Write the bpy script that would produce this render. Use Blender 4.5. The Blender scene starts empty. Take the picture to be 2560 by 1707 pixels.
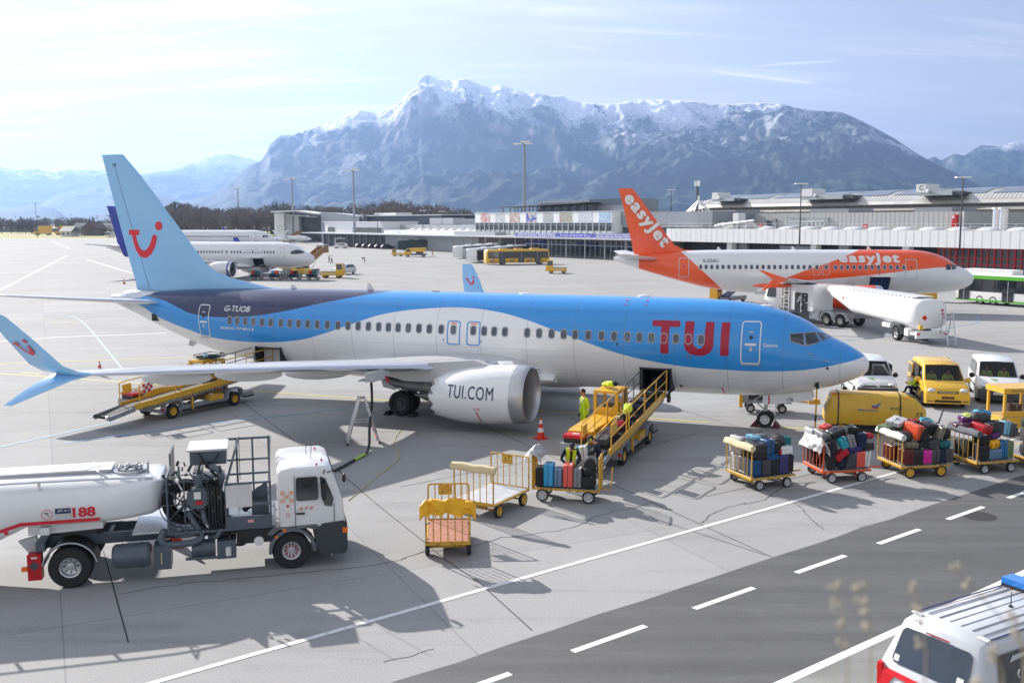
import bpy, bmesh, math, random
import numpy as np
from mathutils import Vector, Matrix, noise
rnd=random.Random(7)
R=math.radians; PI=math.pi
sc=bpy.context.scene; COL=sc.collection
# ---------------------------------------------------------------- camera
FPX=2459.9; PITCH=0.121499; ROLL=-0.002343; H=8.6303
cp,sp=math.cos(PITCH),math.sin(PITCH)
F_=Vector((0,cp,-sp)); U_=Vector((0,sp,cp)); X_=Vector((1,0,0))
RR=X_*math.cos(ROLL)+U_*math.sin(ROLL); UU=U_*math.cos(ROLL)-X_*math.sin(ROLL)
CAM=Vector((0,0,H))
cam=bpy.data.cameras.new('camera'); camo=bpy.data.objects.new('camera',cam); COL.objects.link(camo)
cam.sensor_width=36; cam.lens=FPX/2560*36; cam.clip_start=0.1; cam.clip_end=60000
m=Matrix.Identity(4)
for i,v in enumerate((RR,UU,-F_)):
    for j in range(3): m[j][i]=v[j]
m.translation=CAM; camo.matrix_world=m; sc.camera=camo
cam.dof.use_dof=True; cam.dof.focus_distance=42; cam.dof.aperture_fstop=2.8
sc.render.resolution_x=1024; sc.render.resolution_y=682
# ---------------------------------------------------------------- sky, sun, exposure
SUN_AZ=R(-40.5); SUN_EL=R(26.5)          # azimuth from +Y, clockwise
w=bpy.data.worlds.new('World'); sc.world=w; w.use_nodes=True
nt=w.node_tree; N=nt.nodes; Lk=nt.links; N.clear()
def wn(t,**k):
    n=N.new(t)
    for a,b in k.items(): setattr(n,a,b)
    return n
out=wn('ShaderNodeOutputWorld'); bg=wn('ShaderNodeBackground'); bg.inputs[1].default_value=0.0545
sky=wn('ShaderNodeTexSky',sky_type='NISHITA',sun_disc=False,sun_elevation=SUN_EL,sun_rotation=SUN_AZ,altitude=400,air_density=1.0,dust_density=1.6,ozone_density=1.6)
tc=wn('ShaderNodeTexCoord'); sep=wn('ShaderNodeSeparateXYZ'); Lk.new(tc.outputs['Generated'],sep.inputs[0])
def wmath(op,a,b=None,c=None,clamp=False):
    n=wn('ShaderNodeMath',operation=op,use_clamp=clamp)
    for i,x in enumerate((a,b,c)):
        if x is None: continue
        if isinstance(x,(int,float)): n.inputs[i].default_value=x
        else: Lk.new(x,n.inputs[i])
    return n.outputs[0]
zz=wmath('ADD',wmath('MAXIMUM',sep.outputs[2],0.0),0.22)
px=wmath('DIVIDE',sep.outputs[0],zz); py=wmath('DIVIDE',sep.outputs[1],zz)
comb=wn('ShaderNodeCombineXYZ'); Lk.new(px,comb.inputs[0]); Lk.new(py,comb.inputs[1])
def wnoise(scale,rot,loc,det=6,rough=.6,dist=.6):
    mp=wn('ShaderNodeMapping'); mp.inputs['Scale'].default_value=scale; mp.inputs['Rotation'].default_value=(0,0,R(rot)); mp.inputs['Location'].default_value=loc
    Lk.new(comb.outputs[0],mp.inputs[0])
    n=wn('ShaderNodeTexNoise'); n.inputs['Scale'].default_value=1; n.inputs['Detail'].default_value=det; n.inputs['Roughness'].default_value=rough; n.inputs['Distortion'].default_value=dist
    Lk.new(mp.outputs[0],n.inputs[0]); return n.outputs[0]
c1=wnoise((.9,6.5,1),8,(3,1,0)); c2=wnoise((1.0,5.0,1),-28,(7,2,0)); c3=wnoise((1.1,1.6,1),0,(1,5,0),3)
def ramp(x,a,b):
    n=wn('ShaderNodeMapRange',interpolation_type='SMOOTHSTEP'); Lk.new(x,n.inputs[0]); n.inputs[1].default_value=a; n.inputs[2].default_value=b; return n.outputs[0]
cl=wmath('ADD',wmath('MULTIPLY',ramp(c1,.46,.68),.8),wmath('MULTIPLY',ramp(c2,.50,.72),.5))
cl=wmath('MULTIPLY',cl,ramp(c3,.30,.62))
left=ramp(wmath('MULTIPLY',sep.outputs[0],-1.0),-.42,.34)
low=wmath('SUBTRACT',1.0,ramp(sep.outputs[2],.02,.24))
cl=wmath('MULTIPLY',cl,wmath('ADD',wmath('MULTIPLY',left,.60),.50))
cl=wmath('ADD',cl,wmath('ADD',wmath('MULTIPLY',left,.26),wmath('ADD',wmath('MULTIPLY',low,.14),.18)))
# condensation trails: thin bands between two directions of the sky
def skydir(u,v):
    d=RR*((u-1280)/FPX)-UU*((v-853.5)/FPX)+F_; return d.normalized()
for (a,b,wd,st) in (((190,85),(700,15),.0030,.75),((200,130),(480,45),.0016,.8),((400,103),(960,2),.0035,.6),((0,0),(700,210),.010,.35),((150,0),(860,85),.006,.45),((1330,105),(1560,128),.004,.5),((1740,170),(2070,212),.0045,.75),((1850,168),(2140,150),.003,.55),((0,150),(520,230),.008,.4)):
    A=skydir(*a); B=skydir(*b); nrm=A.cross(B).normalized(); mid=(A+B).normalized(); half=A.dot(mid)
    vd=wn('ShaderNodeVectorMath',operation='DOT_PRODUCT'); Lk.new(tc.outputs['Generated'],vd.inputs[0]); vd.inputs[1].default_value=nrm
    vm=wn('ShaderNodeVectorMath',operation='DOT_PRODUCT'); Lk.new(tc.outputs['Generated'],vm.inputs[0]); vm.inputs[1].default_value=mid
    wob=wmath('MULTIPLY',wmath('SUBTRACT',c2,.5),wd*2.2)
    d=wmath('ABSOLUTE',wmath('ADD',vd.outputs['Value'],wob))
    k=wmath('SUBTRACT',1.0,ramp(d,0,wd)); l=ramp(vm.outputs['Value'],half-.0004,half+.0016)
    cl=wmath('MAXIMUM',cl,wmath('MULTIPLY',wmath('MULTIPLY',k,l),min(1,st+.2)))
cl=wmath('MINIMUM',cl,.97)
mix=wn('ShaderNodeMixRGB'); Lk.new(cl,mix.inputs[0])
tint=wn('ShaderNodeVectorMath',operation='MULTIPLY'); Lk.new(sky.outputs[0],tint.inputs[0]); tint.inputs[1].default_value=(1.26,1.12,1.17)
cap=wn('ShaderNodeVectorMath',operation='MINIMUM'); Lk.new(tint.outputs[0],cap.inputs[0]); cap.inputs[1].default_value=(5.7,5.8,6.4)
Lk.new(cap.outputs[0],mix.inputs[1])
mix.inputs[2].default_value=(11.5,11.3,11.2,1)
Lk.new(mix.outputs[0],bg.inputs[0]); Lk.new(bg.outputs[0],out.inputs[0])
sun=bpy.data.lights.new('sun','SUN'); suno=bpy.data.objects.new('sun',sun); COL.objects.link(suno)
sun.energy=5.0; sun.angle=R(.55); sun.color=(1,.945,.875)
sdir=Vector((math.sin(SUN_AZ)*math.cos(SUN_EL),math.cos(SUN_AZ)*math.cos(SUN_EL),math.sin(SUN_EL)))
suno.rotation_euler=sdir.to_track_quat('Z','Y').to_euler(); suno.location=sdir*100
sc.view_settings.view_transform='Standard'; sc.view_settings.look='None'; sc.view_settings.exposure=0.95; sc.view_settings.gamma=1
sc.render.engine='CYCLES'; sc.cycles.max_bounces=6; sc.cycles.diffuse_bounces=3; sc.cycles.glossy_bounces=3; sc.cycles.transparent_max_bounces=8; sc.cycles.volume_bounces=0
sc.cycles.use_denoising=True; sc.cycles.caustics_reflective=False; sc.cycles.caustics_refractive=False
# ---------------------------------------------------------------- pixel -> place helpers (photo coordinates, 2352 px wide)
KS=2560/2352
def ray(x,y): u,v=x*KS,y*KS; return RR*((u-1280)/FPX)-UU*((v-853.5)/FPX)+F_
def G(x,y,z=0.0):
    d=ray(x,y); t=(z-H)/d.z; return CAM+d*t
def ZY(x,y,Y):          # height seen at pixel when the thing stands at depth Y
    d=ray(x,y); return H+d.z*Y/d.y
def XY(x,y,Y): d=ray(x,y); return d.x*Y/d.y
# ---------------------------------------------------------------- mesh helpers
class MB:
    def __init__(s): s.bm=bmesh.new()
    def face(s,vs,m=0):
        try: f=s.bm.faces.new(vs); f.material_index=m; return f
        except ValueError: return None
    def quad(s,*p,m=0): return s.face([s.bm.verts.new(q) for q in p],m)
    def box(s,c,sz,m=0,rot=None):
        v=[]
        for dz in (-.5,.5):
            for dx,dy in ((-.5,-.5),(.5,-.5),(.5,.5),(-.5,.5)):
                q=Vector((dx*sz[0],dy*sz[1],dz*sz[2]))
                if rot is not None: q=rot@q
                v.append(s.bm.verts.new(Vector(c)+q))
        for f in ((3,2,1,0),(4,5,6,7),(0,1,5,4),(1,2,6,5),(2,3,7,6),(3,0,4,7)): s.face([v[i] for i in f],m)
        return s
    def bx(s,x0,x1,y0,y1,z0,z1,m=0): return s.box(((x0+x1)/2,(y0+y1)/2,(z0+z1)/2),(x1-x0,y1-y0,z1-z0),m)
    def beam(s,p,q,w,h,m=0,up=(0,0,1)):
        p,q=Vector(p),Vector(q); d=q-p; L=d.length
        if L<1e-6: return s
        a=d/L; u=Vector(up)
        if abs(a.dot(u))>.98: u=Vector((1,0,0))
        b=u.cross(a).normalized(); c=a.cross(b)
        M=Matrix((a,b,c)).transposed()
        return s.box((p+q)/2,(L,w,h),m,M)
    def loft(s,rings,m=0,cap0=True,cap1=True,closed=True):
        V=[[s.bm.verts.new(p) for p in r] for r in rings]; n=len(V[0])
        for a,b in zip(V[:-1],V[1:]):
            for i in range(n if closed else n-1):
                j=(i+1)%n; s.face([a[i],a[j],b[j],b[i]],m)
        if cap0: s.face(V[0][::-1],m)
        if cap1: s.face(V[-1],m)
        return V
    def tube(s,pts,r,n=8,m=0,caps=True):
        pts=[Vector(p) for p in pts]; rings=[]; rs=r if isinstance(r,(list,tuple)) else [r]*len(pts)
        b=None
        for i,p in enumerate(pts):
            d=(pts[min(i+1,len(pts)-1)]-pts[max(i-1,0)]).normalized()
            if b is None:
                b=d.orthogonal().normalized()
            else: b=(b-d*b.dot(d)); b=b.normalized() if b.length>1e-6 else d.orthogonal().normalized()
            c=d.cross(b)
            rings.append([p+(b*math.cos(2*PI*k/n)+c*math.sin(2*PI*k/n))*rs[i] for k in range(n)])
        s.loft(rings,m,caps,caps); return s
    def cyl(s,p,q,r,n=16,m=0,r2=None): return s.tube([p,q],[r,r if r2 is None else r2],n,m)
    def lathe(s,prof,o=(0,0,0),ax='x',n=24,m=0,cap0=False,cap1=False):
        rings=[]
        for (h,r) in prof:
            ring=[]
            for k in range(n):
                a=2*PI*k/n; c,d=max(r,1e-4)*math.cos(a),max(r,1e-4)*math.sin(a)
                ring.append(Vector(o)+(Vector((h,c,d)) if ax=='x' else Vector((d,h,c)) if ax=='y' else Vector((c,d,h))))
            rings.append(ring)
        s.loft(rings,m,cap0,cap1); return s
    def prism(s,poly,ax,a,b,m=0):   # poly in the other two axes
        def P(u,v,w): return (w,u,v) if ax=='x' else (u,w,v) if ax=='y' else (u,v,w)
        s.loft([[P(u,v,a) for u,v in poly],[P(u,v,b) for u,v in poly]],m); return s
    def ell(s,c,r,m=0,nu=12,nv=8,rot=None):
        rings=[]
        for i in range(nv+1):
            t=PI*i/nv; rr=max(math.sin(t),.001); ring=[]
            for k in range(nu):
                a=2*PI*k/nu; q=Vector((r[0]*rr*math.cos(a),r[1]*rr*math.sin(a),-r[2]*math.cos(t)))
                if rot is not None: q=rot@q
                ring.append(Vector(c)+q)
            rings.append(ring)
        s.loft(rings,m); return s
    def done(s,name,mats,parent=None,loc=None,rotz=0,bevel=0,smooth=True,ang=38,segs=2):
        bm=s.bm
        if bevel:
            es=[e for e in bm.edges if len(e.link_faces)==2 and e.calc_face_angle(0)>.5]
            if es: bmesh.ops.bevel(bm,geom=es,offset=bevel,segments=segs,affect='EDGES',profile=.6,clamp_overlap=True)
        bmesh.ops.recalc_face_normals(bm,faces=bm.faces)
        me=bpy.data.meshes.new(name); bm.to_mesh(me); bm.free()
        if not isinstance(mats,(list,tuple)): mats=[mats]
        for x in mats: me.materials.append(x)
        if smooth:
            me.shade_smooth(); me.set_sharp_from_angle(angle=R(ang))
        o=bpy.data.objects.new(name,me); COL.objects.link(o)
        if parent is not None: o.parent=parent
        if loc is not None: o.location=loc
        o.rotation_euler[2]=rotz
        return o
def tag(o,label,cat=None,group=None,kind=None):
    o['label']=label
    if cat: o['category']=cat
    if group: o['group']=group
    if kind: o['kind']=kind
    return o
def thing(name,label,cat,loc,rotz=0,group=None,scale=1):
    o=bpy.data.objects.new(name,None); COL.objects.link(o); o.location=loc; o.rotation_euler[2]=rotz; o.scale=(scale,)*3
    o.empty_display_size=.3
    return tag(o,label,cat,group)
def struct(o): o['kind']='structure'; return o
def copy_tree(o,parent=None):
    c=o.copy(); COL.objects.link(c)
    if parent is not None: c.parent=parent
    for ch in list(o.children): copy_tree(ch,c)
    return c
# ---------------------------------------------------------------- materials
def hx(s,k=1.0):
    s=s.lstrip('#'); v=[int(s[i:i+2],16)/255 for i in (0,2,4)]
    return tuple((x/12.92 if x<=.04045 else ((x+.055)/1.055)**2.4)*k for x in v)
_mc={}
def mat(name,col,rough=.5,metal=0,var=.08,vs=3.0,bump=0,bs=30,coat=0,spec=.5,alpha=1,detail=5,dirt=0):
    if name in _mc: return _mc[name]
    if isinstance(col,str): col=hx(col)
    mt=bpy.data.materials.new(name); mt.use_nodes=True; t=mt.node_tree; n=t.nodes; b=n['Principled BSDF']
    b.inputs['Roughness'].default_value=rough; b.inputs['Metallic'].default_value=metal
    b.inputs['Coat Weight'].default_value=coat; b.inputs['Coat Roughness'].default_value=.08
    b.inputs['Specular IOR Level'].default_value=spec
    tcn=n.new('ShaderNodeTexCoord')
    ns=n.new('ShaderNodeTexNoise'); ns.inputs['Scale'].default_value=vs; ns.inputs['Detail'].default_value=detail; ns.inputs['Roughness'].default_value=.6
    t.links.new(tcn.outputs['Object'],ns.inputs[0])
    mr=n.new('ShaderNodeMapRange'); mr.inputs[1].default_value=.3; mr.inputs[2].default_value=.7; mr.inputs[3].default_value=1-var; mr.inputs[4].default_value=1+var
    t.links.new(ns.outputs[0],mr.inputs[0])
    mx=n.new('ShaderNodeVectorMath'); mx.operation='SCALE'; mx.inputs[0].default_value=col; t.links.new(mr.outputs[0],mx.inputs['Scale'])
    src=mx.outputs[0]
    if dirt:
        n2=n.new('ShaderNodeTexNoise'); n2.inputs['Scale'].default_value=vs*2.3; n2.inputs['Detail'].default_value=8; t.links.new(tcn.outputs['Object'],n2.inputs[0])
        m2=n.new('ShaderNodeMapRange'); m2.inputs[1].default_value=.52; m2.inputs[2].default_value=.68; m2.inputs[3].default_value=0; m2.inputs[4].default_value=dirt; t.links.new(n2.outputs[0],m2.inputs[0])
        mm=n.new('ShaderNodeMixRGB'); t.links.new(m2.outputs[0],mm.inputs[0]); t.links.new(src,mm.inputs[1]); mm.inputs[2].default_value=(.10,.045,.02,1) if dirt>.5 else (.06,.05,.045,1); src=mm.outputs[0]
    t.links.new(src,b.inputs['Base Color'])
    mr2=n.new('ShaderNodeMapRange'); mr2.inputs[3].default_value=max(.03,rough-.07); mr2.inputs[4].default_value=min(1,rough+.07); t.links.new(ns.outputs[0],mr2.inputs[0]); t.links.new(mr2.outputs[0],b.inputs['Roughness'])
    if bump:
        bn=n.new('ShaderNodeTexNoise'); bn.inputs['Scale'].default_value=bs; bn.inputs['Detail'].default_value=6; t.links.new(tcn.outputs['Object'],bn.inputs[0])
        bp=n.new('ShaderNodeBump'); bp.inputs['Strength'].default_value=bump; bp.inputs['Distance'].default_value=.02; t.links.new(bn.outputs[0],bp.inputs['Height']); t.links.new(bp.outputs[0],b.inputs['Normal'])
    if alpha<1: b.inputs['Alpha'].default_value=alpha
    _mc[name]=mt; return mt
WHITE=mat('white_paint',(.80,.80,.80),.28,var=.02,coat=.5)
WHITE2=mat('white_matt',(.76,.76,.75),.5,var=.05)
GREYP=mat('grey_paint',(.28,.30,.33),.45,var=.12,dirt=.3)
LGREY=mat('light_grey',(.52,.54,.56),.5,var=.06)
DGREY=mat('dark_grey',(.07,.075,.085),.55,var=.15)
BLACK=mat('black_plastic',(.015,.016,.018),.45,var=.2)
RUBBER=mat('tyre_rubber',(.022,.022,.024),.8,var=.2,bump=.2,bs=60)
YEL=mat('airport_yellow',hx('#dcaa2c'),.4,var=.08,coat=.3,dirt=.15)
YELR=mat('rusty_yellow',hx('#cfa23a'),.55,var=.12,vs=7,dirt=.9)
YELV=mat('yellow_van_paint',hx('#e3b42a'),.3,var=.03,coat=.6)
YELG=mat('gpu_yellow',hx('#d4a92a'),.42,var=.08,coat=.3)
ORR=mat('orange_cart_paint',hx('#d9501a'),.5,var=.1,dirt=.3)
RED=mat('red_paint',hx('#c01420'),.4,var=.08)
DRED=mat('dark_red',hx('#8e1226'),.5,var=.08)
STEEL=mat('steel',(.45,.46,.48),.32,metal=.9,var=.1,vs=12)
DSTEEL=mat('dark_steel',(.18,.18,.19),.4,metal=.8,var=.2)
ALU=mat('aluminium',(.72,.73,.75),.28,metal=.85,var=.05)
GLASS=mat('dark_glass',(.02,.028,.035),.06,var=.3,spec=.8,coat=.6)
GLASS2=mat('grey_glass',(.09,.11,.13),.1,var=.3,spec=.8)
HEAD=mat('headlight_glass',(.65,.66,.68),.12,var=.2,spec=.8)
ORL=mat('orange_lens',hx('#ff7a10'),.3,var=.05)
REDL=mat('red_lens',hx('#d01010'),.25,var=.05)
GREEN=mat('bus_green',hx('#5cb531'),.35,var=.04,coat=.4)
BLUEP=mat('blue_paint',hx('#2a63b5'),.4,var=.06)
HIVIS=mat('hi_vis_yellow',hx('#c8e81c'),.7,var=.1,vs=15,bump=.3,bs=25)
REFL=mat('reflective_silver',(.75,.77,.78),.4,var=.05)
NAVYC=mat('navy_cloth',hx('#141c30'),.85,var=.2,vs=12,bump=.3,bs=25)
SKIN=mat('skin',hx('#c68c6c'),.6,var=.06,vs=20)
HAIR=mat('dark_hair',hx('#1c1511'),.7,var=.2,vs=40)
TARP=mat('canvas_cream',hx('#cfc09a'),.8,var=.12,vs=5,bump=.4,bs=12)
TARPY=mat('canvas_yellow',hx('#e6a80c'),.6,var=.12,vs=4,bump=.5,bs=10)
TARPG=mat('canvas_grey',(.42,.43,.43),.6,var=.15,vs=4,bump=.5,bs=10)
RUST=mat('rust',(.17,.07,.03),.85,var=.3,vs=12)
RIMW=mat('rim_silver',(.62,.63,.65),.35,metal=.6,var=.1)
# ---------------------------------------------------------------- writing and flat marks
def font_bm(txt,size=1.0,offset=0.0,shear=0.0,spacing=1.0):
    cu=bpy.data.curves.new('t','FONT'); cu.body=txt; cu.size=size; cu.offset=offset; cu.shear=shear; cu.space_character=spacing; cu.resolution_u=4
    o=bpy.data.objects.new('t',cu); COL.objects.link(o)
    dg=bpy.context.evaluated_depsgraph_get(); me=bpy.data.meshes.new_from_object(o.evaluated_get(dg))
    bm=bmesh.new(); bm.from_mesh(me); bpy.data.objects.remove(o); bpy.data.meshes.remove(me); bpy.data.curves.remove(cu)
    return bm
def poly_bm(polys):
    bm=bmesh.new()
    for p in polys:
        f=bm.faces.new([bm.verts.new((x,y,0)) for x,y in p]); f.normal_update()
    bmesh.ops.triangulate(bm,faces=bm.faces[:]); return bm
def decal(bm,f,name,mt,parent=None,step=None,stepx=None,fit=None,smooth=True):
    """2D mesh bm mapped by f(x,y)->3D. fit=(x0,y0,w,h) rescales it first."""
    if fit:
        xs=[v.co.x for v in bm.verts]; ys=[v.co.y for v in bm.verts]
        x0,x1,y0,y1=min(xs),max(xs),min(ys),max(ys)
        for v in bm.verts:
            v.co.x=fit[0]+(v.co.x-x0)/(x1-x0)*fit[2]; v.co.y=fit[1]+((v.co.y-y0)/(y1-y0))*fit[3]
    for ax,st in ((1,step),(0,stepx)):
        if st:
            lo=min(v.co[ax] for v in bm.verts); hi=max(v.co[ax] for v in bm.verts); t=lo+st
            while t<hi:
                co=[0,0,0]; co[ax]=t; no=[0,0,0]; no[ax]=1
                bmesh.ops.bisect_plane(bm,geom=bm.verts[:]+bm.edges[:]+bm.faces[:],plane_co=co,plane_no=no,dist=1e-5); t+=st
    for v in bm.verts: v.co=Vector(f(v.co.x,v.co.y))
    me=bpy.data.meshes.new(name); bm.to_mesh(me); bm.free(); me.materials.append(mt)
    if smooth: me.shade_smooth()
    o=bpy.data.objects.new(name,me); COL.objects.link(o)
    if parent is not None: o.parent=parent
    return o
def plane_map(o,ex,ey,off=0):
    o,ex,ey=Vector(o),Vector(ex),Vector(ey); nn=ex.cross(ey).normalized()*off
    return lambda x,y: o+ex*x+ey*y+nn
def rrect(x0,x1,y0,y1,r,n=4):
    p=[]
    for cx,cy,a in ((x1-r,y1-r,0),(x0+r,y1-r,90),(x0+r,y0+r,180),(x1-r,y0+r,270)):
        for k in range(n+1):
            t=R(a+90*k/n); p.append((cx+r*math.cos(t),cy+r*math.sin(t)))
    return p
def ring_bm(outer,inner):
    bm=bmesh.new(); a=[bm.verts.new((x,y,0)) for x,y in outer]; b=[bm.verts.new((x,y,0)) for x,y in inner]; n=len(a)
    for i in range(n): bm.faces.new((a[i],a[(i+1)%n],b[(i+1)%n],b[i]))
    return bm
def circ(cx,cy,r,n=20): return [(cx+r*math.cos(2*PI*k/n),cy+r*math.sin(2*PI*k/n)) for k in range(n)]
def wheel(parent,x,y,r,wd,rimmat=None,side=-1,z=None,rr=.58,n=28,spokes=0):
    """tyre mesh named wheel with child rim; side=-1: outer face towards -y"""
    z=r if z is None else z
    b=MB(); h=wd/2; rm=rr*r
    b.lathe([(-h*.7,rm),(-h,rm*1.12),(-h,r*.90),(-h*.72,r*.985),(-h*.3,r),(h*.3,r),(h*.72,r*.985),(h,r*.90),(h,rm*1.12),(h*.7,rm),(-h*.7,rm)],(x,y,z),'y',n)
    o=b.done('wheel',RUBBER,parent)
    b=MB(); s=side
    b.lathe([(s*h*.80,rm*.99),(s*h*.72,rm*.88),(s*h*.30,rm*.80),(s*h*.22,rm*.45),(s*h*.55,rm*.36),(s*h*.60,rm*.10),(s*h*.60,0.0)],(x,y,z),'y',n)
    b.lathe([(-s*h*.6,rm*.99),(-s*h*.5,0)],(x,y,z),'y',n)
    for k in range(spokes):
        a=2*PI*k/spokes; c=Vector((x+rm*.62*math.cos(a),y+s*h*.27,z+rm*.62*math.sin(a)))
        b.cyl(c-Vector((0,.01,0)),c+Vector((0,.012,0)),rm*.085,8,1)
    b.done('rim',[rimmat or RIMW,BLACK],o)
    return o
def catmull(pts,n=6):
    out=[]; P=[Vector(p) for p in pts]; P=[P[0]*2-P[1]]+P+[P[-1]*2-P[-2]]
    for i in range(1,len(P)-2):
        for k in range(n):
            t=k/n; a,b,c,d=P[i-1],P[i],P[i+1],P[i+2]
            out.append(.5*((2*b)+(c-a)*t+(2*a-5*b+4*c-d)*t*t+(-a+3*b-3*c+d)*t**3))
    out.append(P[-2]); return out
def hermite(xs,ys,x):
    """smooth monotone-ish interpolation"""
    i=max(0,min(len(xs)-2,int(np.searchsorted(xs,x))-1)); n=len(xs)
    def sl(k):
        if k==0: return (ys[1]-ys[0])/(xs[1]-xs[0])
        if k==n-1: return (ys[-1]-ys[-2])/(xs[-1]-xs[-2])
        a=(ys[k]-ys[k-1])/(xs[k]-xs[k-1]); b=(ys[k+1]-ys[k])/(xs[k+1]-xs[k])
        return 0 if a*b<=0 else 2*a*b/(a+b)
    h=xs[i+1]-xs[i]; t=max(0,min(1,(x-xs[i])/h)); m0,m1=sl(i)*h,sl(i+1)*h
    return (2*t**3-3*t*t+1)*ys[i]+(t**3-2*t*t+t)*m0+(-2*t**3+3*t*t)*ys[i+1]+(t**3-t*t)*m1
# ================================================================ GROUND
def nodes_mat(name):
    mt=bpy.data.materials.new(name); mt.use_nodes=True; t=mt.node_tree; b=t.nodes['Principled BSDF']
    def nn(ty,**k):
        n=t.nodes.new(ty)
        for a,v in k.items(): setattr(n,a,v)
        return n
    def inp(n,i,v):
        if hasattr(v,'type') and hasattr(v,'links'): t.links.new(v,n.inputs[i])
        elif isinstance(v,tuple) and len(v)==3 and n.inputs[i].type=='RGBA': n.inputs[i].default_value=(*v,1)
        else: n.inputs[i].default_value=v
    def math_(op,a,b2=0.0,c=0.0,clamp=False):
        n=nn('ShaderNodeMath',operation=op,use_clamp=clamp); inp(n,0,a); inp(n,1,b2); inp(n,2,c); return n.outputs[0]
    def rng(x,a,b2,c=0.0,d=1.0,smooth=True):
        n=nn('ShaderNodeMapRange');
        if smooth: n.interpolation_type='SMOOTHSTEP'
        for i,v in enumerate((x,a,b2,c,d)): inp(n,i,v)
        return n.outputs[0]
    def noise_(v,scale,det=5,rough=.6,dist=0.0,mapscale=None,rot=0):
        if mapscale is not None or rot:
            mp=nn('ShaderNodeMapping'); inp(mp,0,v); mp.inputs['Scale'].default_value=mapscale or (1,1,1); mp.inputs['Rotation'].default_value=(0,0,rot); v=mp.outputs[0]
        n=nn('ShaderNodeTexNoise'); inp(n,0,v); n.inputs['Scale'].default_value=scale; n.inputs['Detail'].default_value=det; n.inputs['Roughness'].default_value=rough; n.inputs['Distortion'].default_value=dist
        return n.outputs[0]
    def mixc(f,a,b2,mode='MIX'):
        n=nn('ShaderNodeMixRGB',blend_type=mode); inp(n,0,f); inp(n,1,a); inp(n,2,b2); return n.outputs[0]
    return mt,t,b,nn,inp,math_,rng,noise_,mixc
def concrete(name,base,joint_ang):
    mt,t,b,nn,inp,M_,rng,ns,mx=nodes_mat(name)
    co=nn('ShaderNodeTexCoord').outputs['Object']
    a=ns(co,.12,6,.65); c=ns(co,1.3,6,.7); d=ns(co,26,3,.7); e=ns(co,.5,5,.6,.4,(.25,2.0,1),joint_ang+.25)
    f=M_('ADD',M_('ADD',M_('MULTIPLY',rng(a,.3,.7,-1,1,False),.06),M_('MULTIPLY',rng(c,.3,.7,-1,1,False),.035)),M_('MULTIPLY',rng(d,.3,.7,-1,1,False),.17))
    f=M_('ADD',f,M_('MULTIPLY',rng(e,.5,.72),-.16))
    f=M_('ADD',f,1.0)
    # slabs: each its own tone, thin dark joints
    mp=nn('ShaderNodeMapping'); inp(mp,0,co); mp.inputs['Rotation'].default_value=(0,0,-joint_ang)
    br=nn('ShaderNodeTexBrick',offset=0.0); inp(br,0,mp.outputs[0]); br.inputs['Scale'].default_value=1; br.inputs['Brick Width'].default_value=7.5; br.inputs['Row Height'].default_value=7.5; br.inputs['Mortar Size'].default_value=.022; br.inputs['Mortar Smooth'].default_value=.3
    br.inputs['Color1'].default_value=(.94,.94,.94,1); br.inputs['Color2'].default_value=(1.05,1.05,1.05,1); br.inputs['Mortar'].default_value=(.78,.78,.79,1)
    sc_=nn('ShaderNodeVectorMath',operation='SCALE'); sc_.inputs[0].default_value=base; inp(sc_,'Scale',f) if False else t.links.new(f,sc_.inputs['Scale'])
    col=mx(1.0,sc_.outputs[0],br.outputs['Color'],'MULTIPLY')
    # rubber and oil smears
    s=ns(co,.9,6,.75,1.2); col=mx(M_('MULTIPLY',rng(s,.60,.74),.36),col,(.10,.10,.105))
    t.links.new(col,b.inputs['Base Color']); b.inputs['Roughness'].default_value=.9; b.inputs['Specular IOR Level'].default_value=.25
    bp=nn('ShaderNodeBump'); bp.inputs['Strength'].default_value=.25; bp.inputs['Distance'].default_value=.01; inp(bp,2,d); t.links.new(bp.outputs[0],b.inputs['Normal'])
    return mt
def asphalt(name,base,road_ang):
    mt,t,b,nn,inp,M_,rng,ns,mx=nodes_mat(name)
    co=nn('ShaderNodeTexCoord').outputs['Object']
    a=ns(co,.35,6,.7); d=ns(co,45,2,.7); e=ns(co,.7,6,.65,.3,(.12,2.2,1),-road_ang); g=ns(co,.6,7,.6,1.5,(.4,1.6,1),.9-road_ang)
    f=M_('ADD',M_('MULTIPLY',rng(a,.3,.7,-1,1,False),.08),M_('MULTIPLY',rng(d,.3,.7,-1,1,False),.30))
    f=M_('ADD',f,M_('ADD',M_('MULTIPLY',rng(e,.35,.7),.26),M_('MULTIPLY',rng(g,.55,.68),.14))); f=M_('ADD',f,.88)
    sc_=nn('ShaderNodeVectorMath',operation='SCALE'); sc_.inputs[0].default_value=base; t.links.new(f,sc_.inputs['Scale'])
    t.links.new(sc_.outputs[0],b.inputs['Base Color']); b.inputs['Roughness'].default_value=.8
    bp=nn('ShaderNodeBump'); bp.inputs['Strength'].default_value=.4; bp.inputs['Distance'].default_value=.01; inp(bp,2,d); t.links.new(bp.outputs[0],b.inputs['Normal'])
    return mt
def grass_mat(name,c1,c2,c3):
    mt,t,b,nn,inp,M_,rng,ns,mx=nodes_mat(name)
    co=nn('ShaderNodeTexCoord').outputs['Object']
    a=ns(co,.006,8,.6); d=ns(co,.08,6,.7); col=mx(rng(a,.4,.6),c1,c2); col=mx(rng(d,.5,.7),col,c3)
    t.links.new(col,b.inputs['Base Color']); b.inputs['Roughness'].default_value=.95
    return mt
D5=lambda x,y,s,ox,oy:((ox+x/s)/KS,(oy+y/s)/KS)      # zoomed-crop pixel -> photo coordinates
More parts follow.
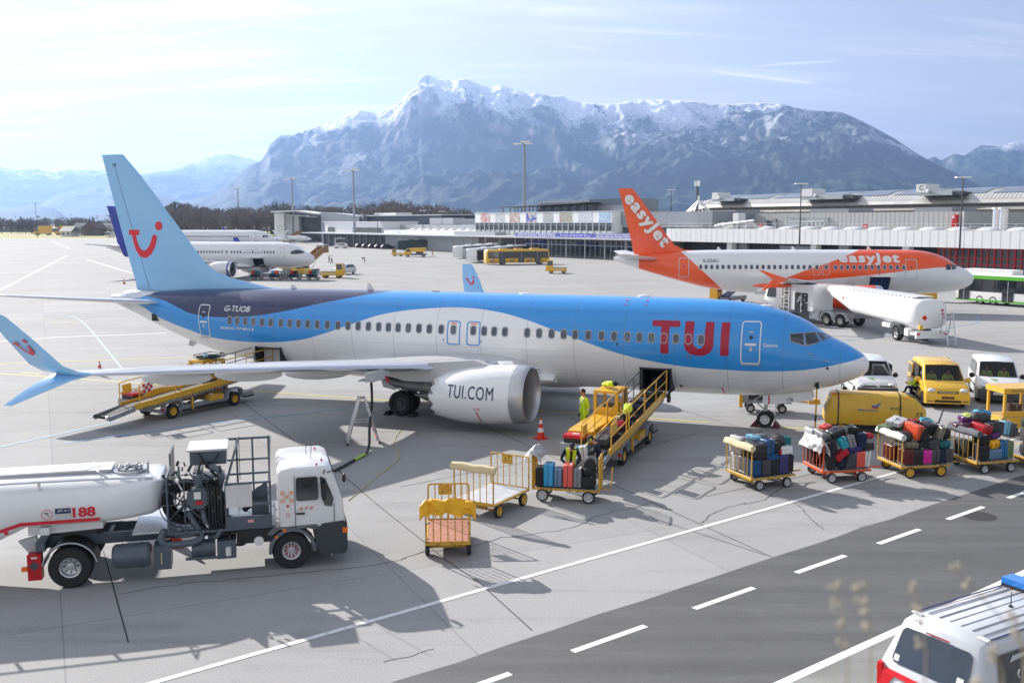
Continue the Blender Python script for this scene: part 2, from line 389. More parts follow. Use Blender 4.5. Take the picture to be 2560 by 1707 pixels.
z5=lambda x,y:D5(x,y,2.767,1000,900); z1=lambda x,y:D5(x,y,2.412,0,350); z2=lambda x,y:D5(x,y,2.412,800,600); z3=lambda x,y:D5(x,y,2.2189,1500,400)
z4=lambda x,y:D5(x,y,2.476,0,1000); z8=lambda x,y:D5(x,y,7.35,1780,920); q2=lambda x,y:D5(x,y,5.345,1780,1040); q1=lambda x,y:D5(x,y,4.3556,2020,900)
A0=G(*z5(530,430)); A1=G(*z5(2352,1260)); JA=math.atan2(A1.y-A0.y,A1.x-A0.x)
b=MB(); b.bx(-26000,26000,-400,30000,-1.0,-.05); struct(b.done('ground',grass_mat('field_grass',hx('#a89a62'),hx('#8f8f52'),hx('#b5a56e')),smooth=False))
CONC=concrete('apron_concrete',(.318,.318,.315),JA)
RD0=G(900,1568); RD1=G(2352,1090); rdv=(RD1-RD0).normalized(); rdn=Vector((rdv.y,-rdv.x,0)); RA=math.atan2(rdv.y,rdv.x)
b=MB(); b.quad((-900,-60,0),(420,-60,0),(420,300,0),(90,531,0),(-900,531,0)); struct(b.done('apron',CONC,smooth=False))
p0=RD0-rdv*80; p1=RD0+rdv*200; LB0=G(1810,1568); LB1=G(2040,1470); lw=(LB0-RD0).dot(rdn)
b=MB();
# slightly wandering road edge, as laid asphalt has
top=[]; n=220
for i in range(n+1):
    q=p0.lerp(p1,i/n); top.append(q+rdn*(noise.noise(Vector((i*.9,3,0)))*.09))
bm=b.bm; lo=[bm.verts.new((q+rdn*(lw+.0)+Vector((0,0,.004)))) for q in (p0.lerp(p1,i/n) for i in range(n+1))]; hi=[bm.verts.new(q+Vector((0,0,.004))) for q in top]
for i in range(n): b.face([lo[i],lo[i+1],hi[i+1],hi[i]])
struct(b.done('road',asphalt('road_asphalt',(.092,.093,.095),RA),smooth=False))
b=MB(); b.quad(p0+rdn*lw+Vector((0,0,.004)),p0+rdn*(lw+30)+Vector((0,0,.004)),p1+rdn*(lw+30)+Vector((0,0,.004)),p1+rdn*lw+Vector((0,0,.004))); struct(b.done('pavement',asphalt('verge_asphalt',(.21,.212,.20),RA),smooth=False))
def paint(name,col,pts,wd,z=.008,wear=.35,closed=False):
    mt,t,bb,nn,inp,M_,rng,ns,mx=nodes_mat(name+'_paint')
    co=nn('ShaderNodeTexCoord').outputs['Object']; a=ns(co,6,8,.75);
    col_=mx(M_('MULTIPLY',rng(a,.52,.62),wear),col,(.30,.30,.29)); t.links.new(col_,bb.inputs['Base Color']); bb.inputs['Roughness'].default_value=.7
    b=MB();
    for seg in pts:
        P=[Vector(p) for p in seg]
        for i in range(len(P)-1):
            d=(P[i+1]-P[i]).normalized(); s=Vector((-d.y,d.x,0))*wd/2; dz=Vector((0,0,z)); e=d*(wd*.25 if len(P)>2 else 0)
            b.quad(P[i]-s+dz,P[i+1]-s+dz+e,P[i+1]+s+dz+e,P[i]+s+dz); dz.z+=.0
            z+=.00005
    return struct(b.done(name,mt,smooth=False))
WP=(.78,.78,.77)
dashes=[(1090,1568,1170,1545),(1307,1492,1483,1437),(1590,1396,1733,1350),(1822,1313,1943,1276),(2015,1248,2118,1217),(2178,1193,2268,1166),(2318,1144,2410,1114)]
d0=[(G(a,b_),G(c,d)) for a,b_,c,d in dashes]
# fit: put every dash on one straight line
off=sum((((p+q)/2)-RD0).dot(rdn) for p,q in d0[1:-1])/5
segs=[]
for p,q in d0: segs.append([RD0+rdv*(p-RD0).dot(rdv)+rdn*off,RD0+rdv*(q-RD0).dot(rdv)+rdn*off])
paint('road_dash_line',WP,segs,.16,wear=.1)
paint('road_edge_line',WP,[[p0+rdn*lw*.985,p1+rdn*lw*.985]],.2,wear=.12)
l0=G(350,1568); l1=G(2040,1090); ld=(l1-l0).normalized(); paint('service_road_line',(.72,.72,.72),[[l0-ld*12,l1+ld*90]],.15,z=.0085,wear=.55)
# aircraft frame
AX,AY,AYAW=14.4650,39.4551,.35983
AA=Vector((-math.cos(AYAW),math.sin(AYAW),0)); AS=Vector((-math.sin(AYAW),-math.cos(AYAW),0)); AORG=Vector((AX,AY,0))
YP=hx('#d9c34a');
paint('stand_centre_line',YP,[[AORG+AA*(-7),AORG+AA*4.6],[AORG+AA*6.4,AORG+AA*9.5],[AORG+AA*10.6,AORG+AA*60]],.14,wear=.5)
paint('taxi_line',YP,[[G(-60,838),G(400,822)+Vector((0,0,0)),G(640,815)],[G(*z1(320,1098)),G(*z1(470,1098))],[G(*z1(125,1402)),G(*z1(250,1410))],[G(700,640),G(1100,652)]],.16,z=.0095,wear=.7)
BL=hx('#7fa6c8')
bl=[catmull([G(*z1(60,1040)),G(*z1(300,1050)),G(*z1(440,1068)),G(*z1(520,1120)),G(*z1(640,1260)),G(*z1(760,1410))],8),
    [G(*z4(-40,300)),G(*z4(350,215)),G(*z4(740,128))],[G(*z4(400,268)),G(*z4(1100,170)),G(*z4(2352,28)),G(*z2(400,1000)),G(*z2(700,985))],
    [G(*z2(1310,880)),G(*z2(1430,865))],catmull([G(*z3(1200,1012)),G(*z3(1500,988)),G(*z3(1950,930)),G(*z3(2080,905)),G(*z3(2100,880)),G(*z3(2050,860)),G(*z3(1950,845))],6)]
paint('stand_guide_line',BL,bl,.13,z=.0100,wear=.6)
paint('far_taxi_mark',(.75,.75,.75),[[G(*z1(310,610)),G(*z1(420,655))],[G(*z1(0,905)),G(*z1(400,700))],[G(*z1(0,1215)),G(*z1(330,1190)),G(*z1(1000,1165))],[G(*z1(520,720)),G(*z1(800,805))],[G(1480,760),G(1700,752)]],.28,z=.0105,wear=.8)
cc=G(*z3(180,671)); paint('red_stand_circle',hx('#d06a60'),[[cc+Vector((2.1*math.cos(a*.314),2.1*math.sin(a*.314),0)) for a in range(21)]],.14,z=.011)
# joints and cracks in the concrete
JM=mat('joint_tar',(.03,.03,.035),.8)
def strip(name,lines,wd,z,jit=0.0,m=JM):
    b=MB()
    for L in lines:
        P=[Vector(p) for p in L]
        if jit:
            Q=[]
            for i in range(len(P)-1):
                k=max(2,int((P[i+1]-P[i]).length/.12))
                for j in range(k): Q.append(P[i].lerp(P[i+1],j/k))
            Q.append(P[-1]); P=[q+Vector((noise.noise(q*2.1)+.6*noise.noise(q*7),noise.noise(q*2.3+Vector((9,9,9)))+.6*noise.noise(q*6+Vector((5,0,0))),0))*jit for q in Q]
        vs=[]
        for i,q in enumerate(P):
            d=(P[min(i+1,len(P)-1)]-P[max(i-1,0)]).normalized(); s=Vector((-d.y,d.x,0))*(wd/2*(.5+.8*abs(noise.noise(q*3))) if jit else wd/2)
            vs.append((b.bm.verts.new(q-s+Vector((0,0,z))),b.bm.verts.new(q+s+Vector((0,0,z)))))
        for a_,c_ in zip(vs[:-1],vs[1:]): b.face([a_[0],c_[0],c_[1],a_[1]])
    return struct(b.done(name,m,smooth=False))
strip('apron_joint',[[G(*z4(640,930)),G(*z4(795,1500))],[A0,A1,A1+(A1-A0)*.12],[G(*z4(1500,10)),G(*z4(1740,190)),G(*z4(1890,300))],[G(*z4(2130,470)),G(*z4(2352,660)),G(*z5(170,1260)),G(*z5(300,1370)),G(*z5(540,1530)),G(1222,1447)],
  [G(*z5(0,878)),G(*z5(380,800)),G(*z5(700,738)),G(*z5(1010,680))],[G(*z5(1550,640)),G(*z5(1820,570)),G(*z5(2150,480))],[G(1830,1020),G(1560,940)],[G(1620,1140),G(2000,1060)],[G(1500,1190),G(1760,1275)]],.032,.0035)
strip('apron_crack',[[G(270,1365),G(350,1350),G(450,1338),G(560,1328),G(640,1319),G(700,1313),G(760,1308),G(840,1300),G(900,1290),G(980,1265)],
  [G(*z5(0,1372)),G(*z5(180,1325)),G(*z5(520,1282)),G(*z5(700,1225)),G(*z5(830,1218)),G(*z5(980,1190)),G(*z5(1100,1178)),G(*z5(1240,1145)),G(*z5(1330,1092)),G(*z5(1480,1042)),G(*z5(1620,1022)),G(*z5(1760,980))],
  [G(*z5(2085,1128)),G(*z5(2150,1070)),G(*z5(2250,1025)),G(*z5(2400,985))],[G(*q2(935,950)),G(*q2(850,1020)),G(*q2(790,1050)),G(*q2(720,1110)),G(*q2(570,1150)),G(*q2(430,1180))],
  [G(*q2(800,1060)),G(*q2(1000,1100)),G(*q2(1150,1190)),G(1890,1215)],[G(880,1520),G(1000,1490)]],.042,.0038,.07)
# drain cover patch in the road
b=MB(); c_=G(2248,1185); b.lathe([(.006,.0),(.006,.42),(.0065,.5)],c_,'z',20); struct(b.done('manhole_patch',mat('patch_dark',(.03,.03,.032),.9,var=.5,vs=20)))
# ================================================================ MOUNTAINS
def vnoise(P):     # gradient-free value noise on an (n,2) array, vectorised
    i=np.floor(P).astype(np.int64); f=P-i; f=f*f*(3-2*f)
    def h(a,b_):
        n=(a*374761393+b_*668265263)&0x7fffffff; n=((n^(n>>13))*1274126177)&0x7fffffff; return ((n^(n>>16))&0xffff)/65535.
    x,y=i[...,0],i[...,1]
    a,b_,c,d=h(x,y),h(x+1,y),h(x,y+1),h(x+1,y+1)
    return (a*(1-f[...,0])+b_*f[...,0])*(1-f[...,1])+(c*(1-f[...,0])+d*f[...,0])*f[...,1]
def fbm(P,o=5,ridge=False,gain=.5):
    s=0;a=1;t=0
    for k in range(o):
        n=vnoise(P*(2.0**k)+k*17.3)
        if ridge: n=1-np.abs(2*n-1)
        s=s+a*n; t+=a; a*=gain
    return s/t
SKY_MAIN=[(-200,560),(300,548),(413,511),(479,500),(544,479),(600,433),(623,414),(657,399),(676,360),(703,337),(730,339),(765,324),(807,315),(849,301),(868,282),(895,275),(925,278),(941,286),(964,274),(986,265),(1021,234),(1044,217),(1052,192),(1065,186),(1094,193),(1128,202),(1163,197),(1197,211),(1228,221),(1247,213),(1281,221),(1308,230),(1323,240),(1339,232),(1385,242),(1407,239),(1423,250),(1495,261),(1548,258),(1607,250),(1676,250),(1735,254),(1785,261),(1834,261),(1873,258),(1947,258),(1992,271),(2041,278),(2100,280),(2140,296),(2189,321),(2238,348),(2288,382),(2337,410),(2386,432),(2460,469),(2560,500),(2900,550)]
SKY_RIGHT=[(2000,545),(2250,470),(2290,420),(2317,400),(2335,390),(2352,402),(2386,385),(2411,390),(2450,364),(2480,365),(2505,368),(2534,355),(2560,360),(2640,340),(2800,380),(2950,420)]
SKY_LEFT_FAR=[(-300,425),(0,417),(44,427),(87,422),(130,432),(180,422),(218,427),(256,425),(300,440),(359,435),(435,425),(479,408),(517,392),(543,386),(571,383),(610,394),(642,400),(675,397),(720,420),(800,470),(900,540)]
SKY_LEFT_MID=[(-300,520),(40,520),(98,511),(152,484),(196,473),(261,468),(330,448),(370,437),(430,435),(520,434),(590,430),(655,436),(720,470),(820,530)]
SKY_LEFT_LOW=[(-300,530),(0,525),(45,521),(65,517),(109,515),(135,520),(152,531),(165,540),(260,534),(330,505),(390,488),(430,495),(470,515),(520,528),(640,540),(700,552)]
def mount_mat(name,snow_lo,snow_hi,forest,rock,snow_amt=1.0):
    mt,t,b,nn,inp,M_,rng,ns,mx=nodes_mat(name)
    co=nn('ShaderNodeTexCoord').outputs['Object']; sp_=nn('ShaderNodeSeparateXYZ'); t.links.new(co,sp_.inputs[0]); z=sp_.outputs[2]
    geo=nn('ShaderNodeNewGeometry'); sn=nn('ShaderNodeSeparateXYZ'); t.links.new(geo.outputs['Normal'],sn.inputs[0]); up=sn.outputs[2]
    n1=ns(co,.0022,8,.68); n2=ns(co,.014,6,.72,.5,(1,1,.35)); n3=ns(co,.0009,4,.5); n5=ns(co,.0045,5,.6,.6); n2b=M_('ADD',M_('MULTIPLY',n2,.45),M_('MULTIPLY',n5,.55)); n4=ns(co,.05,4,.7,0,(1,1,.4))
    col=mx(rng(n1,.45,.62),forest,tuple(x*1.9 for x in forest));
    rk=M_('MULTIPLY',rng(up,.72,.50),rng(M_('ADD',n1,M_('MULTIPLY',z,.0002)),.52,.66)); col=mx(M_('MULTIPLY',rk,.9),col,rock)
    col=mx(M_('MULTIPLY',rng(n2,.56,.66),.14),col,(.20,.17,.13))  # sun-lit brownish patches, painted into the slope colour
    zz=M_('ADD',z,M_('ADD',M_('MULTIPLY',M_('SUBTRACT',n1,.5),1500.0),M_('MULTIPLY',M_('SUBTRACT',n3,.5),900.0)))
    s=rng(zz,snow_lo,snow_hi)
    s=M_('MULTIPLY',s,M_('ADD',rng(M_('ADD',n2b,M_('MULTIPLY',s,.17)),.525,.585),M_('MULTIPLY',s,.05),clamp=True),clamp=True)
    s=M_('MULTIPLY',s,rng(M_('ADD',n4,M_('MULTIPLY',s,.12)),.42,.54)); s=M_('MULTIPLY',s,rng(up,.34,.60)); s=M_('MULTIPLY',s,snow_amt)
    col=mx(s,col,(.83,.86,.92)); t.links.new(col,b.inputs['Base Color']); b.inputs['Roughness'].default_value=.9; b.inputs['Specular IOR Level'].default_value=.1
    bp=nn('ShaderNodeBump'); bp.inputs['Strength'].default_value=.8; bp.inputs['Distance'].default_value=45; inp(bp,2,n2); t.links.new(bp.outputs[0],b.inputs['Normal'])
    return mt
def mountain(name,skyline,dist,foot,back,mt,du=6,nr=110,amp=.16,seed=0,ledge=.5,jag=1.0):
    us=np.arange(skyline[0][0],skyline[-1][0],du); xs=[p[0] for p in skyline]; ys=[p[1] for p in skyline]
    dirs=[];tan=[]
    for u in us:
        v=np.interp(u,xs,ys); d=RR*((u-1280)/FPX)-UU*((v-853.5)/FPX)+F_; h=math.hypot(d.x,d.y); dirs.append((d.x/h,d.y/h)); tan.append(d.z/h)
    dirs=np.array(dirs); tan=np.array(tan); Rd=dist*(1+.06*(fbm(np.stack([us/260.+seed,us*0+3],-1),3)-.5))
    Hs=H+tan*Rd+ (fbm(np.stack([us/9.+seed,us*0+1],-1),3)-.5)*Rd*.0022*jag
    Hs=np.maximum(Hs,2)
    T=np.concatenate([np.linspace(0,1,nr)**.9,1+np.linspace(.03,1,14)])
    r=np.where(T[:,None]<=1,foot+(Rd[None,:]-foot)*T[:,None],Rd[None,:]+(T[:,None]-1)*back)
    X=dirs[None,:,0]*r; Y=dirs[None,:,1]*r; P=np.stack([X,Y],-1)
    warp=np.stack([fbm(P/1500.+seed,3),fbm(P/1500.+seed+40,3)],-1)*900
    rid=fbm((P+warp)/1150.+seed,6,True,.52); rid2=fbm((P+warp)/330.+seed+9,4,True,.55)
    rid3=fbm((P+warp)/120.+seed+5,3,True,.6)
    t=np.clip(T,0,1)[:,None]; base=ledge*t**1.15+(1-ledge)*(t**2*(3-2*t))**1.25
    env=np.clip(4*t*(1-t),0,1)**.7
    hgt=Hs[None,:]*base+Hs[None,:]*env*amp*((rid-.62)*2.6+(rid2-.6)*(.35+.9*t)+(rid3-.6)*.45*t)
    hgt=hgt*1.0; b_=np.where(T[:,None]>1,(T[:,None]-1),0); hgt=hgt*(1-.45*b_)+ (rid-.62)*Hs[None,:]*.10*np.minimum(b_*2,1)
    lim=(H+tan[None,:]*r)-2-(1-t)*12; hgt=np.where(T[:,None]<1,np.minimum(hgt,lim+ (t>.93)*4),np.minimum(hgt,lim-b_*60)); hgt[nr-1,:]=Hs
    hgt=np.where(T[:,None]<=0,-5,hgt)
    nT,nU=hgt.shape; V=np.stack([X,Y,hgt],-1).reshape(-1,3)
    idx=np.arange(nT*nU).reshape(nT,nU); Fc=np.stack([idx[:-1,:-1],idx[:-1,1:],idx[1:,1:],idx[1:,:-1]],-1).reshape(-1,4)
    me=bpy.data.meshes.new(name); me.from_pydata(V.tolist(),[],Fc.tolist()); me.update(); me.materials.append(mt); me.shade_smooth()
    o=bpy.data.objects.new(name,me); COL.objects.link(o); return struct(o)
FOR=(.028,.042,.030)
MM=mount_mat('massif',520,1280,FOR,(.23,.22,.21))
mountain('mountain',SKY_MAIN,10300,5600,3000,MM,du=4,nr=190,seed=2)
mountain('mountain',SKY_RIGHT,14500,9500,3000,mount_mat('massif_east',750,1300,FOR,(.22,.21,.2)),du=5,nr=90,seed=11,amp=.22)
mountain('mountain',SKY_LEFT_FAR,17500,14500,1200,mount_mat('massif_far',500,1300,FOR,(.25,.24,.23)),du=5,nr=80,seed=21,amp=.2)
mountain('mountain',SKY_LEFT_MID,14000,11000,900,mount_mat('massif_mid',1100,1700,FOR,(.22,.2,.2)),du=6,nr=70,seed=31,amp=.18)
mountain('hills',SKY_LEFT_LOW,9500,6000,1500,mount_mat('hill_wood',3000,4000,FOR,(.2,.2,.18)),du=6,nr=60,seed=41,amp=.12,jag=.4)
# ================================================================ HAZE (closed box, even density)
b=MB(); b.bx(-16000,14000,-300,19500,-2.0,1750)
hz=nodes_mat('haze_air'); mt,t=hz[0],hz[1]; t.nodes.remove(hz[2]); pv=t.nodes.new('ShaderNodeVolumePrincipled'); pv.inputs['Color'].default_value=(.35,.55,1.0,1); pv.inputs['Density'].default_value=HAZE_D if 'HAZE_D' in globals() else 6.3e-5; pv.inputs['Anisotropy'].default_value=.48
t.links.new(pv.outputs[0],[n for n in t.nodes if n.type=='OUTPUT_MATERIAL'][0].inputs['Volume'])
o=b.done('haze',mt,smooth=False); o['kind']='stuff'
# ================================================================ TERMINAL LINE
TL=Vector((25.9,217,0)); TT=Vector((.555,-.832,0)).normalized(); TN=Vector((-TT.y,TT.x,0))     # along the front, away from the apron
TANG=math.atan2(TT.y,TT.x)
def LP(u,o):       # local x on the plane parallel to the front, set back o; u in full photo px
    d=ray(u/KS,600); dx=d.x/d.y; p=TL+TN*o
    return (dx*p.y-p.x)/(TT.x-dx*TT.y)
def LZ(u,v,o):
    s=LP(u,o); p=TL+TN*o+TT*s; return ZY(u/KS,v/KS,p.y)
def place_T(o): o.location=TL; o.rotation_euler[2]=TANG
def tthing(name,label,cat,group=None): return thing(name,label,cat,TL,TANG,group)
z7=lambda x,y:(600+x/2.352,400+y/2.352); c4=lambda x,y:(1180+x/5.113,440+y/5.113); c5=lambda x,y:(1640+x/5.113,440+y/5.113); c6=lambda x,y:(2100+x/5.113,440+y/5.113)
CLAD=mat('white_cladding',(.83,.84,.83),.5,var=.04,vs=.6)
GCLAD=mat('grey_cladding',(.42,.44,.45),.45,var=.05,vs=.5)
DCLAD=mat('dark_blue_cladding',(.06,.08,.11),.4,var=.08,vs=.4)
STONE=mat('dark_stone_wall',(.17,.17,.17),.7,var=.15,vs=.5)
WGL=mat('facade_glass',(.05,.06,.07),.12,var=.6,vs=.35,spec=.8)
ROOFG=mat('roof_gravel',(.30,.30,.29),.9,var=.1)
MET=mat('standing_seam_metal',(.50,.49,.46),.42,metal=.55,var=.08,vs=.3)
METD=mat('roof_glazing',(.20,.24,.30),.3,metal=.3,var=.12,vs=.3)
# --- glass terminal with canopy
T=tthing('terminal_building','long low terminal with glazed ground floor, art panels above and a flat canopy','terminal')
xa,xb=LP(1188,0),LP(1610,0)+8
zc=4.45
b=MB(); b.bx(xa-2,xb,1.5,28,0,zc-.2);
b.done('wall',STONE,T,smooth=False)
b=MB(); xg=LP(1316,1.4); b.bx(xg,xb,1.2,1.48,.15,zc-.75); b.done('glazing',WGL,T,smooth=False)
b=MB(); n=int((xb-xg)/1.9)
for i in range(n+1): b.bx(xg+i*1.9-.05,xg+i*1.9+.05,1.05,1.3,0,zc-.3)
b.bx(xg,xb,1.06,1.22,2.9,3.02); b.bx(xg,xb,1.06,1.22,.1,.22); b.done('mullion',ALU,T,smooth=False)
b=MB(); x=xa
while x<xb: b.cyl((x,-1.2,0),(x,-1.2,zc-.1),.16,10); x+=7.2
b.done('column',LGREY,T)
b=MB(); b.bx(xa-4,xb,-3.0,9,zc,zc+.35); b.done('canopy',LGREY,T,smooth=False)
b=MB(); b.bx(xg,xg+9,.9,1.05,3.1,3.75); b.bx(xg+22,xg+29,.9,1.05,3.1,3.6); b.done('sign_band',mat('sign_blue',hx('#26306e'),.4),T,smooth=False)
b=MB()
for k in range(6):
    x=xa+2+k*3.4; b.bx(x,x+1.6,1.35,1.5,0,2.4,0)
b.done('door_frame',WHITE2,T,smooth=False)
# upper storeys
o2=7.0; x0,x1=LP(1191,o2),LP(1532,o2)
zt=LZ(1191,534,o2); zp=LZ(1191,557,o2); zw=LZ(1191,574,o2)
b=MB(); b.bx(x0,x1,o2+.1,o2+18,zc+.36,zt); b.done('upper_wall',CLAD,T,smooth=False)
b=MB(); b.bx(x0+.3,x1-.1,o2-.06,o2+.08,zw,zp-.15); b.done('window_band',WGL,T,smooth=False)
b=MB(); n=25; st=(x1-x0)/n
for i in range(n+1): b.bx(x0+i*st-.11,x0+i*st+.11,o2-.32,o2+.05,zc+.4,zp)
b.bx(x0,x1,o2-.3,o2+.04,zp-.12,zp+.02); b.bx(x0,x1,o2-.12,o2+.04,zp-.62,zp-.52); b.done('mullion',LGREY,T,smooth=False)
b=MB(); b.bx(x0,x1,o2-.35,o2+.09,zp+.03,zt); b.done('panel_fascia',CLAD,T,smooth=False)
b=MB(); b.bx(x0-.1,x1+.1,o2-.45,o2+18.1,zt+.003,zt+.18); b.done('parapet',LGREY,T,smooth=False)
b=MB(); b.bx(x1+.2,x1+30,o2+3,o2+18,zc+.36,zp-.6); b.bx(x1+.3,x1+30,o2+2.2,o2+18,zp-.5,zt-.2,1); b.bx(x1+.2,x1+30,o2+2.8,o2+2.95,zc+1.4,zp-1.0,2); b.done('side_wing',[CLAD,GREYP,WGL],T,smooth=False)
# abstract coloured panels on the fascia (plain generic stand-ins)
def artmat(name,cs,scale,mode):
    mt,t,bb,nn,inp,M_,rng,ns,mx=nodes_mat(name); co=nn('ShaderNodeTexCoord').outputs['Object']
    a=ns(co,scale,3,.6,1.5,(1,1,1.0)); c=ns(co,scale*1.9,2,.6,2.5); col=mx(rng(a,.46,.52),cs[0],cs[1]); col=mx(rng(c,.55,.6),col,cs[2]); t.links.new(col,bb.inputs['Base Color']); bb.inputs['Roughness'].default_value=.6; return mt
W_=(.68,.69,.68)
arts=[(115,228,artmat('art_red',(W_,hx('#c77b78'),hx('#b04a48')),.9,0)),(300,412,artmat('art_grey',((.6,.6,.6),(.42,.43,.45),W_),.6,0)),(480,605,artmat('art_rose',(W_,hx('#b98f80'),hx('#8d7a70')),.7,0)),(690,820,artmat('art_violet',(hx('#5457b8'),hx('#d8cba0'),hx('#5c95c4')),.5,0)),(905,1028,artmat('art_ink',((.45,.48,.5),(.3,.33,.35),(.6,.6,.6)),.8,0)),(1115,1272,artmat('art_green',(hx('#a9b7a0'),hx('#b78a86'),hx('#8fa8a0')),.6,0)),(1350,1530,artmat('art_lines',(W_,W_,hx('#6a92c0')),.8,0)),(1615,1765,artmat('art_blue',(hx('#8fb0cf'),hx('#9fc0d8'),hx('#dfe6ea')),.8,0))]
for i,(a,c,mt) in enumerate(arts):
    b=MB(); xa_,xb_=LP(1180+a/5.113,o2-.4),LP(1180+c/5.113,o2-.4); b.bx(xa_,xb_,o2-.40,o2-.355,zp+.15,zt-.1); b.done('art_panel',mt,T,smooth=False)
# banners
BAN=mat('banner_blue',hx('#4d52b4'),.7,var=.1,vs=.8)
ob=-.4;
for i,(a,c) in enumerate(((560,1085),(1095,1545),(1560,2040))):
    xa_,xb_=LP(1180+a/5.113,ob),LP(1180+c/5.113,ob)
    zt_=LZ(1180+a/5.113,583-(i==0)*2,ob); zb_=LZ(1180+a/5.113,594.5,ob)
    bn=tthing('banner',['blue banner with small white lines of text, left of the big lettering','blue banner in large white city lettering on the canopy edge','blue banner with small white lines of text, beside the orange tailfin'][i],'banner','banners along the terminal canopy')
    b=MB(); b.bx(xa_,xb_,ob,ob+.12,zc+.36,zt_); b.done('cloth',BAN,bn,smooth=False)
    if i==1:
        decal(font_bm('SALZBURG',1,.02,0,1.25),lambda x,y:(x,ob-.02,y),'lettering',WHITE2,bn,fit=(xa_+1,zc+.65,xb_-xa_-3.2,zt_-zc-.95))
        decal(poly_bm([[(0,.5),(.25,.2),(1,1),(.3,.45)]]),lambda x,y:(x,ob-.02,y),'tick_mark',WHITE2,bn,fit=(xb_-2,zt_-.9,1.6,.75))
    else:
        for r_,tx in enumerate(('Willkommen Welcome IT Benvenuto Bienvenue','Velkommen Bienvenidos Tervetuloa Welkom')):
            decal(font_bm(tx,1,.03),lambda x,y:(x,ob-.02,y),'lettering',WHITE2,bn,fit=(xa_+.6,zc+.5+(1-r_)*(zt_-zc-.4)*.48,xb_-xa_-1.2,.42))
# roof terrace: pergola and pavilion
P=tthing('roof_pavilion','dark timber pergola and grey pavilion on the terminal roof terrace','pavilion')
o3=11; xa_,xb_=LP(1258,o3),LP(1458,o3); ztp=zt+2.0
b=MB(); n=11
for i in range(n):
    x=xa_+(xb_-xa_)*i/(n-1)
    for yy in (o3,o3+4): b.bx(x-.09,x+.09,yy-.09,yy+.09,zt+.2,zt+1.55+.6*i/n)
b.done('post',DGREY,P,smooth=False)
b=MB(); b.prism([(xa_-.5,zt+1.5),(xb_+.5,zt+2.25),(xb_+.5,zt+2.5),(xa_-.5,zt+1.7)],'y',o3-.6,o3+5); b.done('roof',DGREY,P,smooth=False)
b=MB(); xc,xd=LP(1420,o3+5),LP(1550,o3+5)+6; b.bx(xc-14,xd,o3+5.2,o3+12,zt+.2,zt+3.2,0); b.bx(xc+9,xd+.1,o3+4.9,o3+5.15,zt+1.9,zt+3.3,1); b.done('wall',[GREYP,DCLAD],P,smooth=False)
b=MB(); b.bx(xc-13,xc+8,o3+5.1,o3+5.17,zt+.4,zt+2.6); b.done('glazing',WGL,P,smooth=False)
# --- low buildings left of the glass terminal
B=tthing('arrivals_building','low white flat roofed wing with canopy left of the glazed terminal','building')
xl=LP(802,0); xr=LP(1188,0)
b=MB(); b.bx(xl,xr-.2,1.5,20,0,zc-.1,0); b.bx(LP(965,1.4),xr-.2,1.3,1.48,0,zc-.3,1); b.done('wall',[DGREY,GCLAD],B,smooth=False)
b=MB(); b.bx(xl-10,xr-.2,-3,8,zc-.05,zc+.28); b.done('canopy',LGREY,B,smooth=False)
b=MB(); x=xl
while x<xr: b.bx(x-.12,x+.12,1.2,1.45,0,zc-.1); x+=5.2
b.done('column',LGREY,B,smooth=False)
o=9
def tb(par,name,m,u0,u1,vt,vb,o,dep,uz=None):
    x0,x1=LP(u0,o),LP(u1,o); uz=uz or u0; zt_,zb_=LZ(uz,vt,o),LZ(uz,vb,o)
    b=MB(); b.bx(x0,x1,o,o+dep,max(zb_,0),zt_); return b.done(name,m,par,smooth=False),x0,x1,zb_,zt_
tb(B,'upper_wall',CLAD,*[z7(850,0)[0],z7(1300,0)[0],z7(0,412)[1],z7(0,462)[1]],6,10)
tb(B,'upper_wall',GCLAD,*[z7(843,0)[0],z7(1392,0)[0],z7(0,381)[1],z7(0,425)[1]],17,8)
o_,x0_,x1_,zb_,zt_=tb(B,'upper_wall',GCLAD,*[z7(1262,0)[0],z7(1500,0)[0],z7(0,420)[1],z7(0,462)[1]],3.5,4)
b=MB();
for k in range(16):
    x=x0_-42+k*5.0; b.ell((x,13,zt_+.0),(1.5,1.5,.75),0,10,6)
b.done('skylight',WHITE2,B)
B2=tthing('office_building','white two storey office block with dark window strips beside the small hangar','building')
o_,x0_,x1_,zb_,zt_=tb(B2,'wall',CLAD,z7(505,0)[0],z7(838,0)[0],z7(0,368)[1],z7(0,435)[1],10,14,z7(700,0)[0])
b=MB(); b.bx(LP(z7(668,0)[0],9.9),x1_-.5,9.8,9.98,zb_+.6,zb_+2.3); b.bx(x0_+3,x0_+9,9.8,9.98,zb_+.6,zb_+2.3); b.done('window',WGL,B2,smooth=False)
b=MB(); b.bx(x0_-.3,x1_+.3,9.4,24.2,zt_+.002,zt_+.35); b.done('parapet',WHITE2,B2,smooth=False)
B3=tthing('dark_warehouse','dark blue flat roofed warehouse with white roof unit beyond the offices','warehouse')
o_,x0_,x1_,zb_,zt_=tb(B3,'wall',DCLAD,z7(728,0)[0],z7(1190,0)[0],z7(0,330)[1],z7(0,385)[1],46,30,z7(900,0)[0])
b=MB(); b.bx(x0_-4,x1_+2,45,77,zt_+.003,zt_+.4); b.done('roof',LGREY,B3,smooth=False)
tb(B3,'roof_unit',WHITE2,z7(795,0)[0],z7(920,0)[0],z7(0,313)[1],z7(0,331)[1],58,8)
tb(B3,'stair_tower',GREYP,z7(692,0)[0],z7(730,0)[0],z7(0,322)[1],z7(0,380)[1],44,8)
tb(B3,'louvre_unit',LGREY,z7(1118,0)[0],z7(1255,0)[0],z7(0,342)[1],z7(0,378)[1],40,5)
tb(B3,'lift_house',GREYP,z7(1305,0)[0],z7(1385,0)[0],z7(0,345)[1],z7(0,412)[1],36,6)
